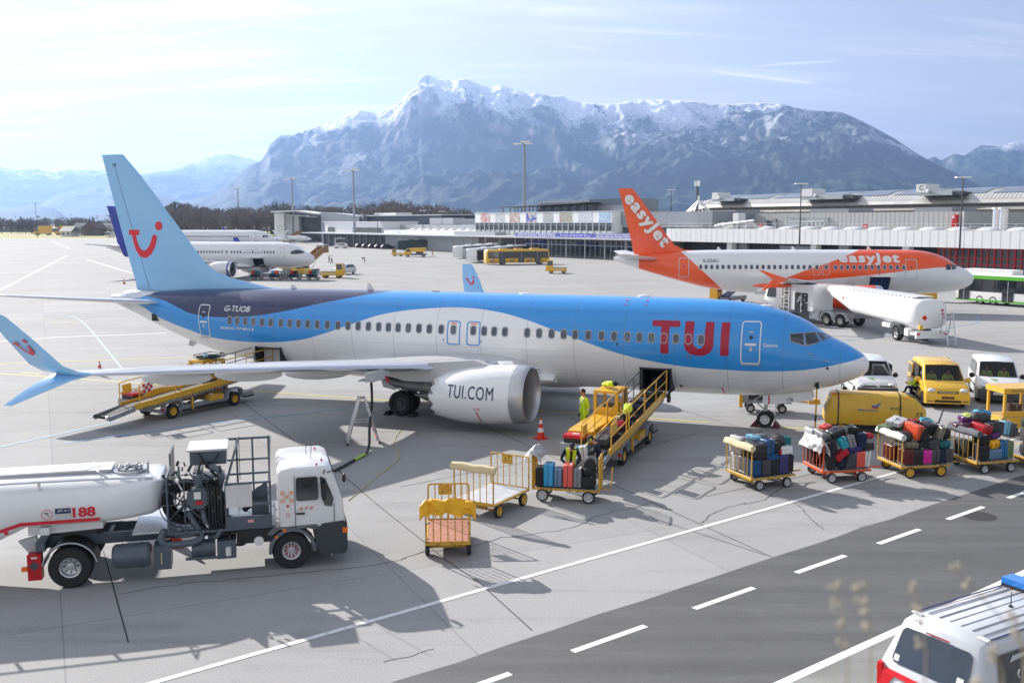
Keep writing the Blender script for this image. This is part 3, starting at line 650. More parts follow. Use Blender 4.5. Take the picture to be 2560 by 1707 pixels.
# --- small hangar with raised canopy
HG=thing('hangar','white hangar with open lattice canopy and a curved grey wing behind it','hangar',(0,0,0))
Yh=430
def fx(x): return XY(z7(x,0)[0]/KS,600/KS,Yh)
def fz(y): return ZY(900/KS,z7(0,y)[1]/KS,Yh)
b=MB(); b.bx(fx(205),fx(262),Yh,Yh+25,0,fz(310)); b.bx(fx(262),fx(340),Yh+3,Yh+25,0,fz(322)); b.done('wall',CLAD,HG,smooth=False)
b=MB(); b.bx(fx(250),fx(290),Yh+2.7,Yh+2.95,fz(372),fz(330)); b.bx(fx(218),fx(250),Yh-.2,Yh-.05,0,fz(378)); b.done('sliding_door',WHITE2,HG,smooth=False)
b=MB(); b.prism([(fx(205),fz(300)),(fx(350),fz(296)),(fx(475),fz(314)),(fx(475),fz(322)),(fx(350),fz(303)),(fx(205),fz(308))],'y',Yh-6,Yh+26,0); b.done('roof',WHITE2,HG,smooth=False)
b=MB()
for k in range(10):
    x=fx(230)+(fx(470)-fx(230))*k/9; b.beam((x,Yh-6,fz(306+k*1.4)),(x+1,Yh+24,fz(318+k*.6)),.25,.25)
b.beam((fx(225),Yh-5.9,fz(315)),(fx(472),Yh-5.9,fz(336)),.3,.3); b.done('roof_truss',LGREY,HG,smooth=False)
b=MB(); b.bx(fx(338),fx(472),Yh+9,Yh+20,0,fz(334)); b.done('glass_front',mat('hangar_glass',(.16,.17,.17),.35,var=.4,vs=.2),HG,smooth=False)
b=MB(); b.prism([(fx(474),0),(fx(700),0),(fx(700),fz(332)),(fx(640),fz(322)),(fx(560),fz(312)),(fx(474),fz(306))],'y',Yh+2,Yh+40); b.done('curved_wing',mat('pale_cladding',(.52,.56,.60),.5,var=.04,vs=.2),HG,smooth=False)
# --- right hand hall: white fascia, dark recess, red doors
HA=tthing('fire_station_hall','long hall with white panelled fascia and a row of red framed doors','hall')
xs_,xe_=LP(1665,0),LP(2560,0)+22; zf=LZ(2100,574.5,0); zfb=LZ(2100,613,0)
b=MB(); b.bx(xs_,xe_,0,24,zfb,zf); b.done('fascia',CLAD,HA,smooth=False)
b=MB(); x=xs_
while x<xe_: b.bx(x-.02,x+.02,-.012,0.0,zfb+.02,zf-.02); x+=1.45
b.done('panel_joint',mat('joint_grey',(.40,.41,.42),.6),HA,smooth=False)
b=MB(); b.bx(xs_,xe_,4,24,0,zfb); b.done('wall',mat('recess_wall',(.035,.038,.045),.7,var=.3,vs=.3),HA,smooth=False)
b=MB();
for u in (1822,2032,2262): x=LP(u,1); b.bx(x-.6,x+.6,1,2.4,0,zfb-.01)
b.bx(LP(1840,3),LP(1866,3),3,3.9,0,zfb-.02,1); b.done('pier',[WHITE2,GREYP],HA,smooth=False)
b=MB(); b.bx(LP(2095,2),LP(2120,2),2,3,0,zfb-.05); b.bx(LP(1946,2.6),LP(2030,2.6),2.8,3.8,0,zfb-.4); b.done('shutter',GREYP,HA,smooth=False)
xd0=LP(2345,.9); k=0; x=xd0
while x<xe_-3.0:
    d=MB(); d.bx(x,x+3.0,.95,1.05,0,zfb-.03); dr=d.done('red_door',GLASS,HA,smooth=False)
    d=MB()
    for i in range(4): d.bx(x+i*1.0-.07,x+i*1.0+.07,.80,.94,0,zfb-.04)
    for zz_ in (.05,.95,1.9,2.85,zfb-.15): d.bx(x,x+3.0,.82,.93,zz_-.05,zz_+.05)
    d.done('door_frame',mat('door_red',hx('#a8202c'),.45,var=.06),dr,smooth=False); x+=3.12; k+=1
def railing(par,x0,x1,y,z,h=1.05,st=2.4,m=None):
    b=MB(); x=x0
    while x<=x1: b.bx(x-.03,x+.03,y-.03,y+.03,z,z+h); x+=st
    for q in (h,h*.55): b.bx(x0,x1,y-.022,y+.022,z+q-.022,z+q+.022)
    return b.done('railing',m or WHITE2,par,smooth=False)
railing(HA,xs_,LP(2560,0)+18,.6,zf)
b=MB(); b.bx(xs_,xe_,.05,23.9,zf+.003,zf+.03); b.done('roof',ROOFG,HA,smooth=False)
b=MB(); x=LP(1915,3)
while x<xe_: b.ell((x,3.2,zf+.02),(2.0,1.3,.50),0,12,6); x+=4.9
b.done('skylight',mat('skylight_dome',(.62,.65,.68),.25,var=.05),HA)
# snow-white tarpaulin heap, signs and ventilation plant on the roof
VP=tthing('ventilation_plant','cluster of white ventilation ducts and boxes on the hall roof','ventilation unit')
b=MB(); xv=LP(1790,6); wv=LP(1880,6)-xv
for k in range(14):
    x=xv+rnd.random()*wv; zz_=rnd.uniform(.2,1.6); s_=rnd.uniform(.7,2.2); b.bx(x,x+s_,6+rnd.random()*3,8.5+rnd.random()*2,zf+.02,zf+zz_)
b.bx(xv+wv*.45,xv+wv*.6,6,8,zf,zf+3.1); b.done('housing',WHITE2,VP,smooth=False)
b=MB()
for k in range(5):
    x=xv+k*wv/5; b.cyl((x,5.6,zf+.5+.2*k),(x+wv/4,5.7,zf+1.0+.15*k),.28,10)
b.done('duct',ALU,VP)
for u,lab in ((1899,'small red warning board on the roof railing near the ventilation plant'),(2159,'small red warning board on the roof railing left of the hall corner')):
    x=LP(u,.4); b=MB(); b.bx(x-.45,x+.45,.40,.46,zf+.25,zf+.95,0); b.bx(x-.33,x+.33,.385,.399,zf+.4,zf+.5,1); b.bx(x-.33,x+.33,.385,.399,zf+.62,zf+.72,1); o=b.done('roof_sign',[RED,WHITE2],smooth=False); place_T(o); tag(o,lab,'sign')
# --- grey wall hall behind, billboard
o4=22
GH=tthing('grey_hall','plain light grey clad hall carrying a car billboard behind the white fascia','hall')
xs4,xe4=LP(1791,o4),LP(2403,o4); z4t=LZ(2100,532,o4)
b=MB(); b.bx(xs4,xe4,o4,o4+26,zf-1,z4t); b.done('wall',mat('ribbed_grey_cladding',(.47,.48,.47),.5,var=.03,vs=.5),GH,smooth=False)
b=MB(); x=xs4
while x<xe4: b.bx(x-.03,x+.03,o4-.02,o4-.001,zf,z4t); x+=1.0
b.done('rib',mat('rib_grey',(.40,.41,.41),.5),GH,smooth=False)  # ribs a little darker than the cladding
b=MB(); b.bx(xe4-.5,xe4+.02,o4-.05,o4+.3,zf-.5,z4t+.05); b.done('corner_trim',WHITE2,GH,smooth=False)
b=MB(); xq=LP(1923,o4); b.bx(xq-.9,xq+.9,o4-.2,o4-.04,zf+.1,LZ(1925,552,o4),0); b.done('door',GLASS2,GH,smooth=False)
b=MB(); b.bx(xq+.9,xq+1.9,o4-.5,o4-.04,zf+.1,LZ(1925,547,o4),0); b.done('door_hood',GREYP,GH,smooth=False)
for a,c in ((1820,2305),):
    b=MB(); x0_,x1_=LP(1640+a/5.113,o4-3),LP(1640+c/5.113,o4-3); b.bx(x0_,x1_,o4+.1,o4+8,z4t+.004,LZ(2000,523,o4)); b.done('roof_box',GREYP,GH,smooth=False)
b=MB(); x0_,x1_=LP(1776,o4),LP(1835,o4); b.bx(x0_,x1_,o4+.1,o4+8,z4t+.004,LZ(1800,526,o4)); x0_,x1_=LP(2279,o4),LP(2372,o4); b.bx(x0_,x1_,o4+.1,o4+8,z4t+.004,LZ(2300,519,o4)); b.done('roof_box',GREYP,GH,smooth=False)
BB=tthing('billboard','wide grey landscape billboard with four pale rings on the grey hall wall','billboard')
x0_,x1_=LP(1962.5,o4-.3),LP(2067,o4-.3); zb0,zb1=zf+.1,LZ(2000,544,o4)
b=MB(); b.bx(x0_,x1_,o4-.3,o4-.05,zb0,zb1); b.done('board',artmat('board_landscape',((.34,.37,.38),(.25,.28,.27),(.45,.48,.50)),.25,0),BB,smooth=False)
b=MB();
for k in range(4):
    cx=x1_-4.6+k*1.05; cz=zb1-1.35
    b.tube([(cx+.62*math.cos(a*PI/8),o4-.33,cz+.62*math.sin(a*PI/8)) for a in range(17)],.09,6)
b.done('ring_emblem',WHITE2,BB)
b=MB()
for k,(l,w_) in enumerate(((0,6),(1,3.5),(2,2.6))): b.bx(x0_+.7,x0_+.7+w_,o4-.33,o4-.305,zb1-1.0-l*.85,zb1-.65-l*.85)
b.done('text_line',LGREY,BB,smooth=False)
CB=tthing('fire_hose_cabinet','small red cabinet at the corner of the grey hall','cabinet')
x=LP(2382,o4-.3); b=MB(); b.bx(x-.5,x+.5,o4-.5,o4-.05,zf+.1,zf+1.5); b.done('lower_box',RED,CB,smooth=False); b=MB(); b.bx(x-.5,x+.5,o4-.5,o4-.05,zf+1.6,zf+2.6); b.bx(x-.4,x-.02,o4-.52,o4-.501,zf+1.9,zf+2.5,1); b.done('upper_box',[RED,WHITE2],CB,smooth=False)
# darker box building left of it
DB=tthing('dark_box_building','dark grey flat block with a row of windows behind the orange tailfin','building')
xa_,xb_=LP(1560,o4-4),LP(1791,o4-4)-.2; zt5=LZ(1700,534,o4-4)
b=MB(); b.bx(xa_,xb_,o4-4,o4+20,LZ(1700,552,o4-4),zt5,0); b.bx(xa_,xb_,o4-3.5,o4+20,zf-3,LZ(1700,552,o4-4)-.02,1); b.done('wall',[GREYP,CLAD],DB,smooth=False)
b=MB(); b.bx(xa_,xb_-.5,o4-3.7,o4-3.52,LZ(1700,557,o4-4),LZ(1700,553,o4-4)); b.bx(xa_,xb_-.5,o4-3.7,o4-3.52,zf+.2,zf+1.2); b.done('window_band',WGL,DB,smooth=False)
b=MB(); x=xa_
while x<xb_: b.bx(x-.08,x+.08,o4-3.85,o4-3.7,zf,LZ(1700,552,o4-4)); x+=2.2
b.done('mullion',LGREY,DB,smooth=False)
# --- curved metal hall
o6=60; MH=tthing('curved_metal_hall','huge barrel roofed metal hall with stepped ribs at the right','hall')
xm0,xm1=LP(1672,o6),LP(2600,o6)+40
za=LZ(2560,466,o6+12); zl=[(o6+12,za),(o6+6,za-.55),(o6+2.5,za-1.6),(o6+1.2,za-2.7),(o6+.4,za-2.9),(o6-.2,za-3.6),(o6+.9,za-4.1),(o6+.2,za-4.4),(o6-.5,za-5.0),(o6+.7,za-5.6),(o6+.4,za-6.4),(o6+1.2,za-8.0),(o6+2.5,za-9.6),(o6+4,za-10.6)]
b=MB(); n=40; rings=[]
for i in range(n+1):
    f=i/n; x=xm0+(xm1-xm0)*f; e=max(0,1-f*9)**2     # the far end tapers
    rings.append([(x,y+e*4,z-e*3.0*(1 if z>za-4 else .45)) for y,z in zl])
V=b.loft(rings,0,False,False,closed=False); b.done('shell',MET,MH,ang=25)
b=MB(); b.bx(xm0+4,xm1,o6+5,o6+40,0,za-8.5); b.done('wall',DGREY,MH,smooth=False)
b=MB(); b.loft([[(x,o6+12,za-(0 if x>xm0+30 else 2.2)),(x,o6+30,za-.2-(0 if x>xm0+30 else 2)),(x,o6+42,za-5),(x,o6+42,0)] for x in (xm0+3,xm0+30,xm1)],0,False,False,closed=False); b.done('rear_roof',MET,MH)
b=MB(); x=xm0+12; k=0
while x<xm1-12:     # dark glazed bays with rounded shoulder
    for q in range(5):
        f0,f1=q/5,(q+1)/5
    pts=[(o6+11.9,za+.03),(o6+6,za-.50),(o6+2.7,za-1.45)]
    for (ya,zq),(yb,zr) in zip(pts[:-1],pts[1:]): b.quad((x+2.2-(11.9+o6-ya)*.0,ya,zq+.05),(x+11,ya,zq+.05),(x+11,yb,zr+.05),(x+.4,yb,zr+.05))
    x+=12.2
b.done('roof_glazing',METD,MH)
b=MB(); x=xm0+10
while x<xm1: b.beam((x,o6+2.6,za-1.55),(x,o6+1.3,za-2.6),.28,.12); x+=.9
b.done('roof_rib',LGREY,MH,smooth=False)
for (a,c,vt,vb,lb) in ((1640+700/5.113,1640+975/5.113,485.5,504,'A'),(1640+1832/5.113,2100+0,478,500,'B'),(2100+932/5.113,2100+1385/5.113,467.5,490,'C')):
    x0_,x1_=LP(a,o6-1),LP(c,o6-1); z0_,z1_=LZ(a,vb,o6-1),LZ(a,vt+11 if lb!='C' else 479,o6-1)
    rt=tthing('roof_plant_room',{'A':'pale grey roof plant room at the far end of the curved hall','B':'pale grey roof plant room in the middle of the curved hall','C':'pale grey roof plant room with a letter C near the roof pole'}[lb],'plant room','plant rooms on the curved hall')
    b=MB(); b.bx(x0_,x1_,o6-1,o6+9,z0_,z1_); b.done('wall',mat('plant_grey',(.42,.47,.48),.5,var=.04),rt,smooth=False)
    b=MB(); b.bx(x0_,x0_+(x1_-x0_)*.27,o6-1.1,o6+4,z1_-.3,z1_+1.6); wb=b.done('white_box',WHITE2,rt,smooth=False)
    b=MB(); b.ell((x0_+(x1_-x0_)*.37,o6-1.3,z0_+.9),(.55,.3,.55)); b.done('spotlight',LGREY,rt)
    b=MB(); b.bx(x1_+.01,x1_+(x1_-x0_)*.22,o6-.6,o6+6,z0_,z1_-.3); b.done('dark_side',DGREY,rt,smooth=False)
    if lb=='C': decal(font_bm('C',1,.02),lambda x,y:(x,o6-1.13,y),'letter',DGREY,rt,fit=(x0_+.8,z1_+.25,1.1,1.1))
SD=tthing('exhaust_stack_pair','pair of silver exhaust stacks in front of the curved hall','exhaust stack')
for u in (2487,2503):
    x=LP(u,20); b=MB(); b.lathe([(zf-1,.75),(LZ(2490,523,20),.75),(LZ(2490,522,20),.95),(LZ(2490,520.5,20),.9),(LZ(2490,520,20),0)],(x,20,0),'z',16); b.done('stack',ALU,SD)
# radio mast and tent mast
x=LP(1740,40); AM=tthing('antenna_mast','dark antenna mast with white panel antennas above the hall','antenna mast'); zb_=LZ(1740,490,40)
b=MB(); b.cyl((x,40,0),(x,40,LZ(1740,455,40)),.28,8); b.done('pole',DGREY,AM)
b=MB();
for dx in (-.55,.25,.95): b.bx(x+dx-.22,x+dx+.22,39.6,39.8,LZ(1740,466,40),LZ(1740,452.5,40))
b.done('panel_antenna',WHITE2,AM,smooth=False)
x=LP(1744,16); TM=tthing('tent_mast','white cone of cable struts meeting at one tip on the roof','tent mast'); zt_=LZ(1744,500,16); zb_=LZ(1744,535,16)
b=MB()
for k in range(9): a=2*PI*k/9; b.cyl((x,16,zt_),(x+4.3*math.cos(a),16+2.5*math.sin(a),zb_-.2),.13,6)
b.cyl((x,16,zt_-.5),(x,16,zt_+.9),.25,8); b.done('strut',WHITE2,TM)
# ================================================================ LIGHT MASTS
def mast(name,label,x,y,h,r0,heads,group,hsz=1.0,z0=0,base=False):
    t=thing(name,label,'light mast' if h>12 else 'lamp post',(x,y,z0),0,group)
    b=MB(); b.tube([(0,0,0),(0,0,h*.5),(0,0,h)],[r0,r0*.78,r0*.5],10); b.done('pole',GREYP if r0>.2 else DGREY,t)
    b=MB()
    for (dx,dz) in heads: b.beam((0,0,h+dz-.1),(dx,0,h+dz),.10*hsz,.08*hsz)
    b.done('arm',GREYP,t,smooth=False)
    for (dx,dz) in heads:
        b=MB(); b.box((dx,0,h+dz+.1),(1.7*hsz,1.1*hsz,.28*hsz)); b.done('floodlight',WHITE2,t,bevel=.05)
    if base: b=MB(); b.bx(.4,2.8,-1.2,1.2,0,2.4); b.done('base_block',WHITE2,t,bevel=.1)
    return t
def mast_at(label,ub,vb,vt,Y=None,r0=.55,heads=((-2.2,-.2),(.2,.5),(1.2,-.1)),group='tall apron light masts',hs=1.2,base=False):
    g=G(ub,vb) if Y is None else Vector((XY(ub,vb,Y),Y,0)); h=ZY(ub,vt,g.y)
    return mast('light_mast',label,g.x,g.y,h,r0,heads,group,hs,0,base)
mast_at('tallest grey light mast behind the yellow bus',1204.5,573,330,r0=.62,hs=1.5)
mast_at('grey light mast on a white block, second from right',815,566,391,r0=.52,hs=1.3,base=True)
mast_at('grey light mast in front of the small hangar',674,545,411,Y=430,r0=.5,hs=1.2)
mast_at('far thin light mast left of the small hangar',549,530,434,Y=560,r0=.45,hs=1.1)
mast_at('distant camera mast standing in the grass at far left',85.5,540,466,Y=560,r0=.18,heads=((0.2,0),),group=None,hs=1.3)
for lab,u,vb,vt,Y in (('roof lamp post in front of the metal hall near the billboard',1836,566,425,155),('roof lamp post at the corner of the grey hall',2204,570,411,128),('roof lamp post at the far end of the curved hall',1541,500,438,240)):
    t=mast('lamp_post',lab,XY(u,vb,Y),Y,ZY(u,vt,Y)-ZY(u,vb,Y),.13,((-.5,.1),(.5,.1)),'lamp posts on the hall roofs',.55,ZY(u,vb,Y))
for i,(u,vb,vt,lab) in enumerate(((867,512,497,'thin lamp behind the offices, leftmost of the row'),(971,505,485,'thin lamp behind the dark warehouse'),(1015,512,487,'thin lamp beside the dark warehouse end'),(1102,512,489,'thin lamp above the dark trees right of the warehouse'),(1216,500,488,'thin lamp behind the art panels, left end'),(1288,495,479,'thin lamp above the roof pergola'),(1341,478,463,'lamp with two heads above the pergola roof'),(1363,478,465,'lamp above the pavilion next to the two headed one'),(1492,480,464,'thin lamp left of the orange tailfin'))):
    t=mast('lamp_post',lab,XY(u,vb,330),330,ZY(u,vt,330)-ZY(u,vb+25,330),.12,((-.5,.1),(.5,.1)),'lamp posts behind the terminal',.7,ZY(u,vb+25,330))
# ================================================================ FAR LEFT FARM HOUSES
def house(label,xa,xb,vb,vt,Y,wallm,roofm,gable=False,dep=12):
    x0,x1=XY(xa,vb,Y),XY(xb,vb,Y); z1=ZY(xa,vt,Y); ze=z1*.5
    t=thing('house',label,'house',(x0,Y,0)); L=x1-x0
    b=MB(); b.bx(0,L,0,dep,0,ze); b.done('wall',wallm,t,smooth=False)
    b=MB()
    if gable: b.prism([(-1,ze-.3),(L/2,z1),(L+1,ze-.3),(L/2,z1-.6)],'y',-1,dep+1) if False else b.prism([(-.8,ze),(L/2,z1),(L+.8,ze)],'y',-1,dep+1)
    else: b.prism([(-1,ze),(dep/2,z1),(dep+1,ze)],'x',-.8,L+.8)
    b.done('roof',roofm,t,smooth=False)
    b=MB()
    for k in range(max(2,int(L/4))): x=L*(k+.5)/max(2,int(L/4)); b.bx(x-.6,x+.6,-.06,-.01,1,2.3)
    b.done('window',GLASS2,t,smooth=False); return t
RB=mat('roof_brown',(.13,.09,.075),.8,var=.15); RG=mat('roof_grey_snow',(.30,.30,.30),.8,var=.15); TIM=mat('timber_wall',(.14,.11,.10),.8,var=.2)
house('dark timber farmhouse with steep brown gable facing the field',190,222,533,509,640,TIM,RB,True,16)
house('farmhouse with long grey roof left of the brown gable',168,196,532,512,650,WHITE2,RG)
house('small white house with dark flat roof beside the trees',139,162,532,520,600,WHITE2,DGREY)
house('low building with snowy roof at the edge of the farm',205,258,528,513,690,GCLAD,RG)
b=MB(); P0=Vector((-900,900,0));
for k in range(60): b.bx(-620+k*7,-620+k*7+6.9,880,881.5,0,3.2+.6*noise.noise(Vector((k*.4,0,0))))
o=b.done('noise_barrier',mat('barrier_grey',(.20,.21,.23),.8,var=.3),smooth=False); tag(o,'long low grey barrier along the far side of the airfield','barrier')
# ================================================================ TREES
def tree_proto(kind,seed,h):
    rr=random.Random(seed);
    t=thing('bare_tree' if kind=='bare' else 'pine_tree','','tree',(0,0,-500))
    b=MB()
    if kind=='bare':
        b.tube([(0,0,0),(0,0,h*.4),(rr.uniform(-.3,.3),0,h*.8)],[h*.022,h*.016,.03],7); limbs=[]
        for k in range(9):
            a=rr.uniform(0,2*PI); z0=h*rr.uniform(.2,.6); L=h*rr.uniform(.22,.42); q=Vector((math.cos(a)*L*.8,math.sin(a)*L*.8,z0+L*.8)); b.tube([(0,0,z0),(q.x*.5,q.y*.5,z0+L*.5),q],[h*.009,h*.006,.02],5); limbs.append(q)
        b.done('trunk',BARK,t)
        b=MB()
        for k in range(620):
            while 1:
                p=Vector((rr.uniform(-1,1),rr.uniform(-1,1),rr.uniform(-1,1)))
                if p.length<1 and noise.noise(p*2.3+Vector((seed,0,0)))>-.18: break
            c=Vector((p.x*h*.33,p.y*h*.33,h*.60+p.z*h*.42*(1 if p.z>0 else .95)))
            d=(Vector((p.x,p.y,.9+p.z*.3))+Vector((rr.uniform(-.6,.6),rr.uniform(-.6,.6),rr.uniform(-.3,.6)))).normalized()*rr.uniform(.5,1.5); s=d.cross(Vector((rr.uniform(-1,1),rr.uniform(-1,1),rr.uniform(-1,1)))).normalized()*rr.uniform(.05,.20)
            b.face([b.bm.verts.new(c-s),b.bm.verts.new(c+s),b.bm.verts.new(c+d)])
            b.face([b.bm.verts.new(c-s+d*.3),b.bm.verts.new(c+s*2.2+d*.2),b.bm.verts.new(c+d*.8+s*2.4)],1)
        b.done('crown',[TWIG,TWIG2],t,smooth=False)
    else:
        b.tube([(0,0,0),(0,0,h)],[h*.02,.03],6); b.done('trunk',BARK,t); b=MB(); n=15
        for i in range(n):
            f=i/n; z=h*(.10+.88*f); rad=h*.19*(1-f)**.8*rr.uniform(.8,1.15)
            for k in range(12):
                a=2*PI*k/12+rr.uniform(-.25,.25); L=rad*rr.uniform(.65,1.15); e=Vector((math.cos(a)*L,math.sin(a)*L,z-L*.35)); s=Vector((-math.sin(a),math.cos(a),0))*L*.33
                b.face([b.bm.verts.new((0,0,z+h*.055)),b.bm.verts.new(e*.6+Vector((0,0,z*.4))-s+Vector((0,0,-.1))),b.bm.verts.new(e),b.bm.verts.new(e*.6+Vector((0,0,z*.4))+s)],k%2)
        b.done('crown',[NEED,NEED2],t,smooth=False)
    return t
BARK=mat('bark',(.2,.17,.15),.9,var=.2); TWIG=mat('twigs',(.23,.20,.185),.95,var=.3,vs=.3); TWIG2=mat('twigs_dark',(.16,.145,.14),.95,var=.3,vs=.3)
NEED=mat('needles',(.06,.09,.06),.9,var=.3,vs=.4); NEED2=mat('needles_dark',(.035,.055,.04),.9,var=.3,vs=.4)
pb=[tree_proto('bare',s,15) for s in (1,2,3,4)]; pp=[tree_proto('pine',s,18) for s in (5,6)]
def plant(kind,x,y,h,label,group):
    ps=pb if kind=='bare' else pp; p=rnd.choice(ps); c=copy_tree(p); s=h/(15 if kind=='bare' else 18)
    c.location=(x,y,0); c.scale=(s*rnd.uniform(.95,1.35),s*rnd.uniform(.95,1.3),s); c.rotation_euler[2]=rnd.uniform(0,6.28); tag(c,label,'tree',group); return c
GB='bare tree in the dense brown belt of woods behind the hangar and warehouse'; GC='dark conifer rising out of the belt of woods behind the hangar'
# skyline of the wood, disp px -> (u, v_top)
wood=[(385,470),(420,466),(440,472),(480,478),(520,476),(560,475),(600,478),(640,466),(680,470),(720,478),(760,470),(800,472),(850,468),(900,462),(950,466),(1000,468),(1050,476),(1090,488)]
wx=[a for a,_ in wood]; wy=[c for _,c in wood]
for i in range(118):
    u=rnd.uniform(380,1120); row=i%3; Y=(560,610,670)[row]+rnd.uniform(-18,18); vt=np.interp(u,wx,wy)+rnd.uniform(-2,7)+row*-2+5
    plant('bare',XY(u,520,Y),Y,ZY(u,vt,Y),GB,'bare trees of the wood behind the hangar')
for u,v in ((397,462),(404,461),(412,466),(428,468),(442,470),(629,462),(636,459),(652,459),(664,464),(712,474),(734,476),(880,462),(893,465),(1003,464),(474,476),(1075,484),(560,478)):
    Y=640; plant('pine',XY(u,520,Y),Y,ZY(u,v,Y),GC,'conifers of the wood behind the hangar')
GL='bare tree in the loose row beyond the grass field at the left';
for i in range(64):
    u=rnd.uniform(-15,262); Y=rnd.choice((760,860,980,1150)); vt=rnd.uniform(500,511)-(Y<800)*-3
    plant('bare',XY(u,520,Y),Y,max(7,ZY(u,vt,Y)),GL,'trees beyond the grass field')
for u,v,Y in ((207,497,700),(212,499,700),(217,498,705),(183,503,700),(160,505,740),(73,510,820)):
    plant('pine',XY(u,520,Y),Y,ZY(u,v,Y),'dark conifer behind the farm at the far left','conifers behind the farm')
for u,v,Y in ((187,520,590),(196,518,600),(249,519,560),(176,526,580),(225,526,590)):
    plant('bare',XY(u,530,Y),Y,ZY(u,v,Y),'low bare tree in front of the farmhouses','trees in front of the farm')
def drop(o):
    for ch in list(o.children): drop(ch)
    bpy.data.objects.remove(o)
for p in pb+pp: drop(p)
# the far wood behind, one mass
b=MB();
for i in range(5200):
    u=rnd.uniform(-60,2400); Y=rnd.uniform(1250,2100); x=XY(u,520,Y); h=rnd.uniform(9,19); z=rnd.uniform(0,1)**.7*h; s=rnd.uniform(1.2,3.4)
    v=[Vector((x+rnd.uniform(-s,s),Y+rnd.uniform(-s,s),z+rnd.uniform(-s,s)*.9)) for _ in range(4)]; b.face([b.bm.verts.new(q) for q in v],i%2)
o=b.done('distant_wood',[TWIG,NEED],smooth=False); tag(o,'far off wood along the foot of the hills','wood',kind='stuff')
# ================================================================ AIRLINERS  (local: x aft of the nose, y starboard, z up)
def section_fn(st):
    """st rows: x, z_top, z_bottom, half width, z of max width"""
    X=[math.sqrt(r[0]) if r[0]<4 else 2+(r[0]-4)*.25 for r in st]
    def par(x): return math.sqrt(max(x,0)) if x<4 else 2+(x-4)*.25
    def f(x):
        p=par(x); return [hermite(X,[r[k] for r in st],p) for k in (1,2,3,4)]
    return f
def surf_fn(sec):
    def s(x,z):
        zt,zb,w,zc=sec(x); h=(zt-zc) if z>zc else (zc-zb); q=1-((z-zc)/max(h,.01))**2
        return w*math.sqrt(max(q,0))
    return s
def fuselage(par,sec,L,mats,holes=(),nseg=72,name='fuselage',dx=.35,matfn=None):
    xs=[.0,.01,.03,.06,.11,.18,.27,.38,.5,.65,.82,1.0,1.2,1.4,1.6,1.85,2.1,2.4,2.7,3.0,3.35,3.7,4.1,4.5,5.0]
    x=5.0+dx
    while x<L-.25: xs.append(x); x+=dx
    xs+= [L-.12,L-.03,L]
    for h in holes: xs=[q for q in xs if min(abs(q-h[0]),abs(q-h[1]))>.12]+[h[0],h[1]]
    xs=sorted(xs); rings=[]
    for x in xs:
        zt,zb,w,zc=sec(x); w=max(w,.004); ring=[]
        for k in range(nseg):
            a=2*PI*k/nseg; c,s=math.cos(a),math.sin(a); ring.append((x,w*c,zc+((zt-zc) if s>0 else (zc-zb))*s))
        rings.append(ring)
    b=MB(); V=b.loft(rings,0)
    b.bm.faces.ensure_lookup_table()
    kill=[]
    for h in holes:
        for f in b.bm.faces:
            c=f.calc_center_median()
            if h[0]<c.x<h[1] and h[2]<c.z<h[3] and c.y>0: kill.append(f)
    if kill: bmesh.ops.delete(b.bm,geom=list(set(kill)),context='FACES')
    return b.done(name,mats,par,ang=60)
def side_map(sf,off,xa=None,sgn=1):
    # 2D (u towards the nose when xa given, z) -> skin point
    def f(u,z):
        x=u if xa is None else xa-u
        y=sf(x,z); e=.02; gx=(sf(x+e,z)-sf(x-e,z))/(2*e); gz=(sf(x,z+e)-sf(x,z-e))/(2*e); n=Vector((-gx,1,-gz)).normalized()
        p=Vector((x,y,z))+n*off; return Vector((p.x,sgn*p.y,p.z))
    return f
def winform(par,stations,mats,name,n=26,flat=0,tip=True,edge=True,sgn=1):
    """stations: (y, xLE, xTE, z, thickness ratio[, dy normal tilt]) lofted aerofoils"""
    rings=[]
    for s in stations:
        y,xl,xt,z,th=s[:5]; up=s[5] if len(s)>5 else (0,1); c=xt-xl; ring=[]
        for k in range(n):
            t=k/n*2*PI; q=.5*(1+math.cos(t)); yt=5*th*c*(.2969*math.sqrt(q)-.1260*q-.3516*q*q+.2843*q**3-.1036*q**4)*(1 if math.sin(t)>=0 else -.85); yt+=.02*c*(1-q)*q*4*.5
            ring.append((xl+q*c,sgn*(y+up[0]*yt),z+up[1]*yt))
        rings.append(ring)
    b=MB(); b.loft(rings,0,True,True)
    if edge:
        for f in b.bm.faces:
            vs=f.verts
            if len(vs)==4:
                c=f.calc_center_median()
                # leading edge strip gets material 1
                i=min(range(len(stations)-1),key=lambda j:abs((stations[j][0]+stations[j+1][0])/2-abs(c.y))+abs((stations[j][3]+stations[j+1][3])/2-c.z))
                s0,s1=stations[i],stations[i+1]; f0=(abs(c.y)-s0[0])/((s1[0]-s0[0]) or 1e-6); f0=max(0,min(1,f0)); xl=s0[1]+(s1[1]-s0[1])*f0; ch=(s0[2]-s0[1])*(1-f0)+(s1[2]-s1[1])*f0
                if (c.x-xl)<.085*ch: f.material_index=1
    return b.done(name,mats,par,ang=50)
